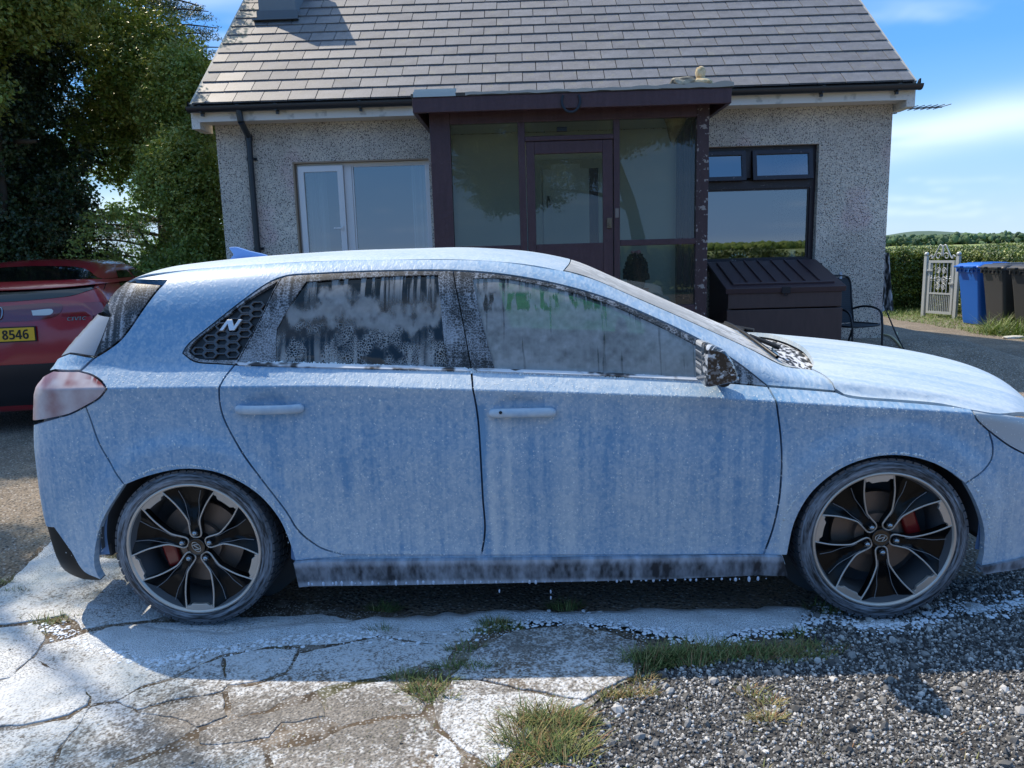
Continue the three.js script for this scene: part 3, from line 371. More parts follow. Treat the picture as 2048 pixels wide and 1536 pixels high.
const rearGlassFoam = foamLayer(0.25, 0.95, 0.95, 0.45, (x, y) => {
  // photograph: streaks hang from the top, a solid band across the upper middle, a lacy net below it
  const yy = (y - (1.03 - 0.05 * (x - 0.3))) / 0.34, wob = 0.16 * (fbm(x * 9, 1.7, 3, 81) - 0.5) + 0.34 * (fbm(x * 26, y * 16, 4, 89) - 0.5);
  const band = sst(0.42, 0.56, yy + wob) * sst(0.86, 0.66, yy + wob * 1.5);
  const drip = sst(0.42, 0.62, fbm(x * 85, y * 3.2, 3, 82)) * (0.35 + 0.5 * fbm(x * 6, y * 9, 2, 83));
  const [d1, d2] = worley(x * 150 + 3.5 * (vn(x * 34, y * 34, 2) - 0.5), y * 105 + 2.5 * vn(x * 23, y * 23, 4), 84); const web = sst(0.34, 0.10, d2 - d1);
  let c = Math.max(0.74 * band * (0.75 + 0.5 * fbm(x * 22, y * 26, 3, 88)), drip * sst(0.55, 0.9, yy)); const lace = sst(0.55, 0.45, yy); c = Math.max(c, lace * (0.85 * web * sst(0.36, 0.56, fbm(x * 16, y * 14, 3, 85)) + 0.75 * sst(0.55, 0.75, fbm(x * 48, y * 3, 3, 86)) * sst(0.5, 0.05, yy)));
  c = Math.max(c, 0.8 * sst(0.06, 0.0, yy + wob * 0.5), 0.8 * sst(0.06, 0.0, (x - 0.33) * 1.5 - wob * 0.3) * sst(0.2, 0.6, yy));
  c += 0.1 * band * (fbm(x * 30, y * 30, 3, 87) - 0.5); return clamp(c);
});
const frontGlassFoam = foamLayer(1.05, 0.98, 0.90, 0.5, (x, y) => {
  const top = 1.33 - 0.36 * Math.max(0, x - 1.35), yb = 0.985 - 0.06 * (x - 1.1), yy = (y - yb) / (1.32 - yb);
  let c = 0.78 + 0.55 * (fbm(x * 6, y * 9, 5, 91) - 0.5) + 0.10 * (fbm(x * 110, y * 6, 3, 92) - 0.5) + 0.5 * (fbm(x * 34, y * 38, 4, 98) - 0.5) + 0.25 * sst(0.22, 0.02, yy);
  const hole = sst(0.66, 0.72, yy) * sst(0.93, 0.84, yy) * sst(1.10, 1.16, x) * sst(1.72, 1.5, x); c -= 0.8 * hole * sst(0.40, 0.60, fbm(x * 55, y * 16, 3, 93)) * sst(0.3, 0.62, fbm(x * 9, y * 30, 2, 94) + 0.1);
  c -= 0.4 * sst(top - 0.07, top, y) * sst(0.45, 0.6, fbm(x * 80, y * 6, 2, 95));
  c -= 0.3 * sst(0.68, 0.76, fbm(x * 90 + 3, y * 5, 3, 96)); c += 0.12 * (fbm(x * 60, y * 60, 2, 97) - 0.5); return clamp(c, 0, 0.9);
});
const screenFoam = foamLayer(1.3, 1.15, -0.8, 1.6, (x, z) => clamp(0.74 + 0.5 * (fbm(x * 8, -z * 8, 4, 101) - 0.5) - 0.6 * sst(0.52, 0.62, fbm(x * 30, z * 40, 3, 102)) + 0.35 * sst(2.0, 2.25, x), 0.62, 0.95), 512, 512);
const tailPts = [[160, 743], [186, 751], [205, 765], [213, 778]].map(([a, b]) => BC.hit(a, b)), tailEdge = (x, y) => { let d = 9; for (let i = 0; i < 3; i++) { const a = tailPts[i], b = tailPts[i + 1], t = clamp(((x - a.x) * (b.x - a.x) + (y - a.y) * (b.y - a.y)) / ((b.x - a.x) ** 2 + (b.y - a.y) ** 2)); d = Math.min(d, Math.hypot(x - lerp(a.x, b.x, t), y - lerp(a.y, b.y, t))); } return d; };
const tailFoam = std(0xffffff, 0.4, { map: fitUV(tex(512, 512, (u, v) => { const x = -0.8 + u * 0.5, y = 0.72 + v * 0.28; let c = 0.56 + 0.75 * (fbm(x * 14, y * 16, 4, 111) - 0.5); c -= 0.75 * sst(0.022, 0.004, tailEdge(x, y)) * sst(0.35, 0.6, fbm(x * 60, y * 20, 2, 112) + 0.12); c -= 0.35 * sst(0.5, 0.7, fbm(x * 9, y * 9 + 4, 3, 113)) * sst(0.86, 0.93, y); return mixc([0.18, 0.008, 0.012], [0.60, 0.60, 0.64], clamp(c)); }, true, false), -0.8, 0.5, 0.72, 0.28) });
const lampFoam = std(srgb(168, 178, 186), 0.35);

// ------------------------------------------------------------------ blue hatchback: panels
const car = thing('blue_hatchback', 'light blue hatchback covered in white washing foam, parked side-on before the cottage', 'car');
car.applyMatrix4(carF.m);
const both = (name, pts, opt, mat, parent = car) => { const m = part(name, panel(BC, pts, opt), mat, parent); part(name, panel(BC, pts, { ...opt, mirror: true, edge: 0.06 }), mat, parent); return m; };
const rearDoorEdge = [[690, 1110], [640, 1095], [600, 1065], [570, 1020], [520, 955], [475, 890], [445, 830], [438, 790], [446, 760], [470, 729]];
const bGapLow = [[943, 743], [955, 830], [966, 1000], [970, 1060], [963, 1111]];
const frontDoorEdge = [[1535, 772], [1553, 805], [1562, 880], [1562, 960], [1548, 1050], [1527, 1110]];
const rearArch = [[249, 971], [300, 952], [370, 939], [440, 948], [510, 985], [556, 1036], [580, 1090], [590, 1123]];
const dloBottomRear = [[470, 729], [600, 733], [780, 737], [943, 742]], dloBottomFront = [[943, 742], [1200, 751], [1405, 761], [1535, 772]];
const dloTop = [[366, 706], [374, 692], [430, 645], [490, 598], [540, 564], [572, 552], [640, 547], [760, 542], [906, 541], [1000, 548], [1100, 565], [1200, 592], [1300, 632], [1400, 680], [1470, 722], [1535, 772]];
const ditch = (x) => ({ x, y: BC.y(x, 0.6) });
const pillarIn = [[1.47, 0.575], [1.6, 0.558], [1.75, 0.556], [1.9, 0.560], [2.05, 0.570]];
const rearX = (y) => ({ x: BC.xr(y) + 0.012, y });
const rev = (a) => a.slice().reverse();
{
  // body side frame: rear quarter, C-pillar, roof edge, A-pillar and its foot, one pressing
  const q = runs(BC, [
    [[333, 561], [285, 620], [243, 678], [212, 702], [188, 717], [160, 743]], [[160, 743], [186, 751], [205, 765], [213, 778]], [[213, 778], [200, 795], [171, 813]], [[171, 813], [200, 890], [249, 971]], rearArch,
    [[590, 1123], [700, 1113]], rearDoorEdge, [[470, 729], [440, 727], [388, 722], [366, 706]], dloTop, [[1535, 772], [1600, 777], [1672, 783]], [[1672, 783], [1662, 762], [1645, 748], [1622, 737]],
    [[1622, 737], [1567, 730], [1501, 697], ...rev(pillarIn).map(([x, z]) => ({ x, y: BC.y(x, z) }))], [ditch(1.44), ditch(1.2), ditch(0.8), ditch(0.4), ditch(0.0), ditch(-0.28)]]);
  both('body_side', q, {}, paintSide);
  both('rear_door', runs(BC, [dloBottomRear, bGapLow, [[963, 1111], [690, 1110]], rearDoorEdge]), { edge: 0.02 }, paintSide);
  both('front_door', runs(BC, [dloBottomFront, frontDoorEdge, [[1527, 1110], [963, 1111]], rev(bGapLow)]), { edge: 0.02 }, paintSide);
  const hoodSide = [[1672, 783], [1690, 791], [1720, 796], [1800, 802], [1880, 809], [1940, 816]];
  const frontArch = [[1930, 968], [1900, 945], [1860, 925], [1800, 912], [1740, 917], [1680, 940], [1625, 985], [1592, 1040], [1575, 1111]];
  both('front_wing', runs(BC, [[[1535, 772], [1600, 777], [1672, 783]], hoodSide, [[1940, 816], [1952, 836], [1978, 862]], [[1978, 862], [1986, 895], [1980, 925], [1930, 968]], frontArch, [[1575, 1111], [1527, 1110]], rev(frontDoorEdge)]), {}, paintSide);
  both('headlight', runs(BC, [[[1940, 816], [2000, 824], [2080, 835], [2200, 862]], [[2200, 862], [2230, 890], [2200, 930]], [[2200, 930], [2100, 922], [2030, 898], [1978, 862]], [[1978, 862], [1952, 836], [1940, 816]]]), { inset: 0.003 }, lampFoam);
  const fx = (y) => { let a = 2.5, b = 3.6; for (let i = 0; i < 30; i++) { const m = (a + b) / 2; if (BC.F(m, y, 0) > 0) b = m; else a = m; } return { x: a - 0.01, y }; };
  both('front_bumper', runs(BC, [[[1978, 862], [2030, 898], [2100, 922], [2200, 930]], [fx(0.64), fx(0.5), fx(0.35), fx(0.2)], [[1956, 1146]], [[1966, 1108], [1967, 1060], [1950, 1005], [1930, 968]], [[1930, 968], [1980, 925], [1986, 895], [1978, 862]]]), {}, paintSide);
  both('front_splitter', runs(BC, [[[1955, 1132], [2048, 1112], [2200, 1095]], [[2200, 1112], [2048, 1130], [1955, 1146]]]), { inset: -0.012, gap: 0 }, skirtFoam);
  both('rear_bumper', runs(BC, [[[171, 813], [200, 890], [249, 971]], [[249, 971], [205, 1045], [190, 1110], [192, 1140], [203, 1161]], [[203, 1161], [170, 1146], [142, 1104]], [[142, 1104], [118, 1070], [103, 1048]], [rearX(0.36), rearX(0.55), rearX(0.7), rearX(0.80)], [[118, 834], [140, 828], [171, 813]]]), {}, paintSide);
  both('rear_diffuser', runs(BC, [[[203, 1161], [170, 1146], [142, 1104]], [[142, 1104], [118, 1070], [103, 1048]], [rearX(0.36), rearX(0.28), rearX(0.2)], [{ x: -0.5, y: 0.17 }, { x: -0.40, y: 0.172 }]]), { inset: 0.004 }, blackPlastic);
  both('tail_light', runs(BC, [[[160, 743], [186, 751], [205, 765], [213, 778]], [[213, 778], [200, 795], [171, 813], [140, 828], [118, 834]], [rearX(0.80), rearX(0.9), rearX(0.97)], [[110, 742], [160, 743]]].map((r) => r)), { inset: -0.004 }, tailFoam);
  both('tailgate', runs(BC, [[[110, 740], [160, 741]], [[160, 741], [188, 715]], [[188, 715], [150, 708], [134, 706]], [rearX(1.035), rearX(1.0), rearX(0.985)]]), {}, paintSide);
  both('rear_screen', runs(BC, [[[188, 713], [150, 707], [134, 706]], [rearX(1.045), rearX(1.15), rearX(1.26)], [[220, 632], [205, 672], [188, 713]]]), { inset: 0.003 }, std(srgb(132, 140, 150), 0.3));
  both('spoiler_side', runs(BC, [[[220, 631], [205, 672], [189, 714]], [[189, 714], [212, 701], [243, 677], [285, 619], [333, 560]], [ditch(-0.29), ditch(-0.38), { x: -0.44, y: BC.y(-0.42, 0.55) - 0.01 }], [[204, 585], [220, 631]]]), {}, trimFoam);
  both('sill', runs(BC, [[[600, 1106], [900, 1105], [1200, 1103], [1572, 1100]], [[1572, 1130], [1200, 1132], [900, 1136], [592, 1142]]]), { inset: 0.007, gap: 0 }, paintSide);
  // roof, spoiler deck, windscreen, bonnet
  const tp = (a) => a.map(([x, z]) => ({ x, y: -z }));
  const sym = (half) => tp([...half, ...rev(half).map(([x, z]) => [x, -z])]).map((p) => V2(p.x, p.y));
  const smooth = (h) => { const c = new THREE.CatmullRomCurve3(h.map(([x, z]) => V3(x, z, 0)), false, 'centripetal'); return c.getSpacedPoints(Math.ceil(c.getLength() / 0.03)).map((p) => [p.x, p.y]); };
  part('roof', panel(BC, sym([[-0.28, 0.0], [-0.28, 0.3], ...smooth([[-0.28, 0.598], [0.4, 0.598], [1.0, 0.598], [1.44, 0.598]]), ...smooth([[1.46, 0.598], [1.49, 0.4], [1.505, 0.2], [1.51, 0.02]])]), { plane: 'xz', gap: -0.006, thick: 0.006, inset: 0.0012 }), paintTop, car);
  part('spoiler', panel(BC, sym([[-0.288, 0.0], [-0.288, 0.598], ...smooth([[-0.40, 0.598], [-0.50, 0.5], [-0.535, 0.25], [-0.54, 0.01]])]), { plane: 'xz', gap: 0.002, thick: 0.035 }), trimFoam, car);
  const edgeW = [...pillarIn.map(([x, z]) => [x, z + 0.006]), ...[[1501, 697], [1567, 730], [1600, 735]].map(([a, b]) => { const h = BC.hit(a, b); return [h.x, h.z + 0.004]; })];
  const ws = smooth([...edgeW]);
  const cowl = smooth([[edgeW[7][0], edgeW[7][1]], [2.33, 0.55], [2.39, 0.3], [2.41, 0.02]]);
  const wsPts = sym([...rev(smooth([[1.462, edgeW[0][1] + 0.01], [1.49, 0.4], [1.505, 0.2], [1.514, 0.01]])), ...ws, ...cowl]);
  const scr = part('windscreen', panel(BC, wsPts, { plane: 'xz', gap: 0.003, inset: 0.004, thick: 0.004 }), screenGlass, car);
  part('foam_film', panel(BC, wsPts, { plane: 'xz', gap: 0.01, inset: 0.002, thick: 0 }), screenFoam, scr);
  const hoodEdge = [[1672, 782], [1690, 790], [1720, 795], [1800, 801], [1880, 808], [1940, 815], [2000, 823], [2080, 834]].map(([a, b], i) => { const h = BC.hit(a, b); return [h.x, h.z - 0.003 + (i > 4 ? 0.016 : 0)]; });
  const foot = [[1622, 737], [1645, 748], [1662, 762], [1672, 782]].map(([a, b]) => { const h = BC.hit(a, b); return [h.x, h.z - 0.003]; });
  const hoodBack = rev(smooth([[foot[0][0], foot[0][1]], [2.46, 0.60], [2.52, 0.3], [2.535, 0.01]]));
  part('bonnet', panel(BC, sym([...hoodBack, ...smooth(foot), ...smooth(hoodEdge), ...smooth([[hoodEdge[7][0] + 0.01, hoodEdge[7][1]], [3.32, 0.5], [3.40, 0.01]])]), { plane: 'xz', gap: 0.002, thick: 0.02 }), paintTop, car);
  part('cowl', panel(BC, sym([...rev(cowl), ...smooth([[edgeW[7][0], edgeW[7][1]], [2.46, 0.61], [2.54, 0.3], [2.555, 0.01]])]), { plane: 'xz', gap: 0, inset: 0.03, thick: 0.0 }), std(0xffffff, 0.6, { map: fitUV(tex(256, 256, (u, v) => mixc([0.012, 0.013, 0.015], [0.6, 0.63, 0.68], sst(0.46, 0.62, fbm(u * 60, v * 60, 4, 121))), true, false), 2.1, 0.6, -0.85, 1.7) }), car);
}
// dark inner shell behind the gaps, floor and wheel housings
{
  const sh = runs(BC, [[{ x: -0.66, y: 0.26 }, rearX(0.5), rearX(0.9)].map((p) => ({ x: p.x + 0.05, y: p.y })), [{ x: -0.62, y: 0.98 }, { x: 0.2, y: 1.03 }, { x: 1.1, y: 0.985 }, { x: 2.2, y: 0.905 }, { x: 3.3, y: 0.74 }], [{ x: 3.36, y: 0.3 }, { x: 3.1, y: 0.22 }],
    Array.from({ length: 15 }, (_, i) => ({ x: 2.65 + 0.375 * Math.cos(i / 14 * Math.PI * 1.1 - 0.16), y: 0.322 + 0.375 * Math.sin(i / 14 * Math.PI * 1.1 - 0.16) })), [{ x: 2.2, y: 0.2 }, { x: 0.45, y: 0.2 }],
    Array.from({ length: 15 }, (_, i) => ({ x: 0.375 * Math.cos(i / 14 * Math.PI * 1.1 - 0.16), y: 0.322 + 0.375 * Math.sin(i / 14 * Math.PI * 1.1 - 0.16) }))]);
  both('inner_shell', sh, { inset: 0.034, thick: 0, gap: 0, edge: 0.06 }, jambBlue);
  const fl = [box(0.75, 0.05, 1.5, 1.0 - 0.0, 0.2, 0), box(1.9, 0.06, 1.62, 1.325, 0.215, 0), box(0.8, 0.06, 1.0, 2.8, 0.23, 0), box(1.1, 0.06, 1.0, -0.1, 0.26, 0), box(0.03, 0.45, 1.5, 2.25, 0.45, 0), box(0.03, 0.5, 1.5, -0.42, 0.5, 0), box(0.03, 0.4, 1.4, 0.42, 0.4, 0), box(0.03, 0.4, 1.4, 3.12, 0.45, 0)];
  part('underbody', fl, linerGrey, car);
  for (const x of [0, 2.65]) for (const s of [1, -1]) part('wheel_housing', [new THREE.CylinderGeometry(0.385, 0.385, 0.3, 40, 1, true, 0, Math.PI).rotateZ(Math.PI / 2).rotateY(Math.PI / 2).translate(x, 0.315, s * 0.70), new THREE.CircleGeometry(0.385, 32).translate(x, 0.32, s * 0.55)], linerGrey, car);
}
// ------------------------------------------------------------------ blue hatchback: windows and trim
{
  const cPil = [[563, 555], [520, 640], [472, 729]], bTop = [[906, 541], [925, 640], [943, 742]];
  const grille = runs(BC, [[[376, 703], [384, 688], [440, 643], [505, 592], [556, 562]], [[556, 562], [516, 645], [474, 720]], [[474, 720], [430, 720], [392, 716], [376, 703]]]);
  const trimQ = both('quarter_trim', runs(BC, [[[470, 729], [440, 727], [388, 722], [366, 706]], [[366, 706], [374, 692], [430, 645], [490, 598], [540, 564], [563, 555]], cPil]), { holes: [grille], inset: 0.001, gap: 0.0015 }, trimFoam);
  const rg = runs(BC, [[[612, 563], [700, 556], [800, 551], [876, 549]], [[876, 549], [884, 640], [893, 731]], [[893, 731], [720, 727], [552, 722]], [[552, 722], [551, 690], [553, 657]], [[553, 657], [580, 610], [612, 563]]]);
  both('rear_door_frame', runs(BC, [[[563, 555], [572, 552], [640, 547], [760, 542], [906, 541]], bTop, rev(dloBottomRear), rev(cPil)]), { holes: [rg], inset: 0.001, gap: 0.002 }, trimFoam);
  const fg = runs(BC, [[[945, 556], [1000, 556], [1100, 573], [1200, 601], [1300, 643], [1370, 678], [1398, 694]], [[1398, 694], [1405, 725], [1408, 757]], [[1408, 757], [1200, 748], [990, 740]], [[990, 740], [965, 645], [945, 556]]]);
  both('front_door_frame', runs(BC, [[[906, 541], [1000, 548], [1100, 565], [1200, 592], [1300, 632], [1400, 680], [1470, 722], [1535, 772]], rev(dloBottomFront), rev(bTop)]), { holes: [fg], inset: 0.001, gap: 0.002 }, trimFoam);
  const pane = (name, pts, glass, foam) => { for (const mirror of [false, true]) { const g = part(name, panel(BC, pts, { inset: 0.008, thick: 0, gap: -0.004, mirror, holes: [], edge: 0.04 }), glass, car); part('foam_film', panel(BC, pts, { inset: 0.0055, thick: 0, gap: 0, mirror, edge: 0.04 }), foam, g); } };
  pane('rear_side_window', rg, privacyGlass, rearGlassFoam); pane('front_side_window', fg, sideGlass, frontGlassFoam);
  // honeycomb panel behind the rear door with its letter badge
  both('honeycomb_backing', grille, { inset: 0.016, thick: 0, gap: 0 }, blackPlastic);
  const inside = (p, poly) => { let c = false; for (let i = 0, j = poly.length - 1; i < poly.length; j = i++) if ((poly[i].y > p.y) !== (poly[j].y > p.y) && p.x < (poly[j].x - poly[i].x) * (p.y - poly[i].y) / (poly[j].y - poly[i].y) + poly[i].x) c = !c; return c; };
  const hexShape = (a, b) => [[-a, 0], [-a * 0.58, -b], [a * 0.58, -b], [a, 0], [a * 0.58, b], [-a * 0.58, b]].map(([x, y]) => V2(x, y));
  const hs = new THREE.Shape(hexShape(0.0285, 0.0145)); hs.holes.push(new THREE.Path(hexShape(0.0225, 0.0108)));
  const hexG = new THREE.ExtrudeGeometry(hs, { depth: 0.009, bevelEnabled: true, bevelSize: 0.0015, bevelThickness: 0.0015, bevelSegments: 1 });
  const hexM = phy(srgb(58, 60, 64), 0.3, { clearcoat: 0.5 });
  const small = shrink(grille, 0.014);
  for (let r = 0; r < 14; r++) for (let c = -3; c < 10; c++) { const x = 0.02 + c * 0.044, y = 1.05 + r * 0.030 + (c & 1 ? 0.015 : 0); if (!inside({ x, y }, small)) continue; const z = BC.z(x, y), n = BC.n(x, y, z); const m = part('honeycomb_cell', hexG, hexM, car); m.position.set(x, y, z).addScaledVector(n, -0.014); m.quaternion.setFromUnitVectors(V3(0, 0, 1), n); }
  const bh = BC.hit(463, 651), bn = BC.n(bh.x, bh.y, bh.z);
  const N = new THREE.Shape([[-0.042, -0.02], [-0.03, -0.02], [-0.012, 0.007], [-0.004, -0.02], [0.014, -0.02], [0.042, 0.02], [0.03, 0.02], [0.012, -0.007], [0.004, 0.02], [-0.014, 0.02]].map(([x, y]) => V2(x, y)));
  const nb = part('letter_badge', new THREE.ExtrudeGeometry(N, { depth: 0.006, bevelEnabled: true, bevelSize: 0.001, bevelThickness: 0.001, bevelSegments: 1 }), std(srgb(205, 210, 216), 0.3, { metalness: 0.4 }), car); nb.position.copy(bh).addScaledVector(bn, 0.002); nb.quaternion.setFromUnitVectors(V3(0, 0, 1), bn);
  // waist rail and sill skirt
  const foamRail = std(0xffffff, 0.5, { map: fitUV(tex(1024, 64, (u, v) => mixc([0.02, 0.02, 0.024], [0.6, 0.64, 0.7], sst(0.36, 0.56, fbm(u * 90, v * 6, 3, 131) + 0.08)), true, false), X0, XW, 0.9, 0.2) });
  both('waist_rail', runs(BC, [[[470, 724], [700, 730], [943, 736]], [[942, 744], [700, 738], [468, 731]]]), { inset: -0.007, gap: 0, thick: 0.012 }, foamRail);
  both('waist_rail', runs(BC, [[[945, 736], [1200, 745], [1408, 756]], [[1408, 763], [1200, 753], [946, 744]]]), { inset: -0.007, gap: 0, thick: 0.012 }, foamRail);
  both('side_skirt', runs(BC, [[[590, 1122], [800, 1118], [1200, 1114], [1573, 1110]], [[1573, 1147], [1200, 1156], [800, 1164], [588, 1169]]]), { inset: -0.014, gap: 0, thick: 0.05, proud: (x, y) => 0.006 * sst(0.25, 0.262, y) + 0.004 * sst(0.19, 0.175, y) }, skirtFoam);
}
// ------------------------------------------------------------------ handles, mirror, aerial, wiper
{
  const handleFoam = phy(0xffffff, 0.5, { clearcoat: 0.3, clearcoatRoughness: 0.3, map: rep(tex(256, 128, (u, v) => mixc(PAINT, FOAMC, 0.45 + 0.5 * (tfbm(u, v, 12, 4, 161) - 0.3))), 4, 4) });
  const handle = (x0, x1, py, name) => {
    const a = BC.hit(x0, py), b = BC.hit(x1, py + 4), L = a.distanceTo(b), mid = a.clone().add(b).multiplyScalar(0.5), n = BC.n(mid.x, mid.y, BC.z(mid.x, mid.y));
    for (const s of [1, -1]) {
      const pts = []; for (let i = 0; i <= 20; i++) { const t = i / 20; pts.push(V3((t - 0.5) * (L - 0.03), -0.001 * Math.sin(Math.PI * t), 0.036 - 0.022 * Math.pow(Math.abs(2 * t - 1), 4))); }
      const g = new THREE.TubeGeometry(new THREE.CatmullRomCurve3(pts), 40, 0.0175, 14); g.scale(1, 1, 0.62);
      const ends = [-1, 1].map((k) => new THREE.SphereGeometry(0.0165, 16, 10).scale(1.1, 1, 0.9).translate(k * (L - 0.03) / 2, 0, 0.007));
      const gg = mergeAll([g, ...ends]); uvm(gg, 'x', 'y', 1, mid.x, mid.y); const h = part(name, gg, handleFoam, car); h.position.copy(mid); h.quaternion.setFromUnitVectors(V3(0, 0, 1), n);
      if (s < 0) { h.position.z *= -1; h.rotation.y += Math.PI; }
      if (x0 > 900) part('keyhole_cap', [cyl(0.006, 0.006, 0.004, 12).rotateX(Math.PI / 2).translate(-L / 2 + 0.045, 0.001, 0.0335)], blackPlastic, h);
    }
  };
  handle(472, 608, 815, 'door_handle'); handle(978, 1111, 824, 'door_handle');
  // mirror: D-shaped housing on a stalk
  const mz = 1.03, mp = [[1408, 692], [1425, 690], [1448, 700], [1464, 722], [1474, 748], [1472, 760], [1455, 766], [1430, 771], [1409, 770]].map(([a, b]) => onPlane(carF, a, b, mz));
  const sh = new THREE.Shape(); const cr = new THREE.CatmullRomCurve3(mp.map((p) => V3(p.x, p.y, 0)), true, 'catmullrom', 0.25); sh.setFromPoints(cr.getPoints(60).map((p) => V2(p.x, p.y)));
  const foamCap = phy(0xffffff, 0.2, { clearcoat: 0.5, clearcoatRoughness: 0.1, map: fitUV(tex(256, 256, (u, v) => { const y = 0.92 + v * 0.17; let c = sst(0.57, 0.68, fbm(u * 16, v * 13, 4, 141)) * sst(0.982, 0.992, y) * 0.85; c = Math.max(c, 0.22 * sst(0.5, 0.7, fbm(u * 20, v * 20, 3, 144))); return mixc([0.012, 0.013, 0.015], [0.66, 0.69, 0.72], c); }, true, false), 1.90, 0.22, 0.92, 0.17) });
  for (const s of [1, -1]) {
    const g = new THREE.ExtrudeGeometry(sh, { depth: 0.11, bevelEnabled: true, bevelSize: -0.0, bevelThickness: 0.03, bevelSegments: 6, curveSegments: 24 }); g.translate(0, 0, mz - 0.11);
    const p = g.attributes.position; for (let i = 0; i < p.count; i++) { const z = p.getZ(i) - mz; const cx = 1.99, cy = 1.0; const k = z > 0 ? 1 - 0.16 * Math.pow(z / 0.03, 2) : 1 - 0.0 * z; p.setXYZ(i, lerp(cx, p.getX(i), k), lerp(cy, p.getY(i), k), s * p.getZ(i)); } g.computeVertexNormals(); const mg = uvm(g, 'x', 'y', 1); for (let i = 0; i < p.count; i++) mg.attributes.uv.setX(i, p.getX(i) + 0.7 * (Math.abs(p.getZ(i)) - mz));
    const m = part('door_mirror', mg, foamCap, car);
    part('mirror_base', [rod(V3(2.04, 0.955, s * 0.84), V3(2.02, 0.965, s * 0.96), 0.032, 0.028, 14)], blackPlastic, car);
    part('foam_line', [tube([[1.957, 0.979, s * 1.045], [2.0, 0.980, s * 1.052], [2.05, 0.982, s * 1.045]], 0.006, 12, 6)], std(srgb(196, 204, 210), 0.6), m);
  }
  // roof aerial fin
  const fp = [[460, 524], [470, 508], [461, 494], [474, 493], [500, 501], [530, 508], [540, 516], [540, 523]].map(([a, b]) => onPlane(carF, a, b, 0));
  const fs = new THREE.Shape(new THREE.CatmullRomCurve3(fp.map((p) => V3(p.x, p.y, 0)), true, 'catmullrom', 0.2).getPoints(60).map((p) => V2(p.x, p.y)));
  const fg2 = new THREE.ExtrudeGeometry(fs, { depth: 0.016, bevelEnabled: true, bevelSize: 0.002, bevelThickness: 0.009, bevelSegments: 4 }).translate(0, -0.004, -0.008); part('aerial_fin', fg2, phy(srgb(106, 150, 214), 0.4, { clearcoat: 0.4 }), car);
  // wipers lying along the screen's foot
  const wp = (x, z) => V3(x, BC.y(x, z) + 0.012, z);
  part('wiper', [tube([wp(2.31, 0.62), wp(2.27, 0.45), wp(2.25, 0.2), wp(2.25, 0.0)], 0.008, 16, 6), rod(wp(2.38, 0.42), wp(2.27, 0.35), 0.011, 0.009, 8)], blackPlastic, car);
  part('wiper', [tube([wp(2.33, 0.05), wp(2.32, -0.2), wp(2.29, -0.5)], 0.008, 16, 6), rod(wp(2.44, -0.2), wp(2.33, -0.25), 0.011, 0.009, 8)], blackPlastic, car);
}
// ------------------------------------------------------------------ wheels
const foamTyre = std(0xffffff, 0.6, { map: tex(1024, 128, (u, v) => { const a = u * 6.2832; let c = 0.32 + 1.3 * (tfbm(u, v, 24, 4, 151) - 0.5) + 0.5 * (tvn(u, v, 128, 152) - 0.5); c += 0.20 * sst(0.05, 0.0, Math.abs(v - 0.62)) ; return mixc([0.010, 0.011, 0.013], [0.30, 0.34, 0.40], clamp(c)); }) });
const spokeBlack = phy(hex(0x08090b), 0.28, { specularIntensity: 0.45 });
const facetGrey = std(srgb(116, 120, 126), 0.4, { metalness: 0.3 });
const discMetal = std(srgb(120, 108, 100), 0.45, { metalness: 0.6 }), caliperRed = phy(srgb(122, 20, 22), 0.35, { clearcoat: 0.4 });
function emblemH(s) { // slanted H in an oval
  const g = [new THREE.TorusGeometry(0.02 * s, 0.0016 * s, 6, 32).scale(1, 0.62, 1)];
  g.push(tube([[-0.013 * s, -0.0075 * s, 0], [-0.010 * s, 0.001 * s, 0], [-0.003 * s, 0.010 * s, 0]], 0.0018 * s, 8, 5), tube([[0.013 * s, 0.0075 * s, 0], [0.010 * s, -0.001 * s, 0], [0.003 * s, -0.010 * s, 0]], 0.0018 * s, 8, 5), tube([[-0.009 * s, -0.003 * s, 0], [0, 0, 0], [0.009 * s, 0.003 * s, 0]], 0.0018 * s, 8, 5)); return mergeAll(g);
}
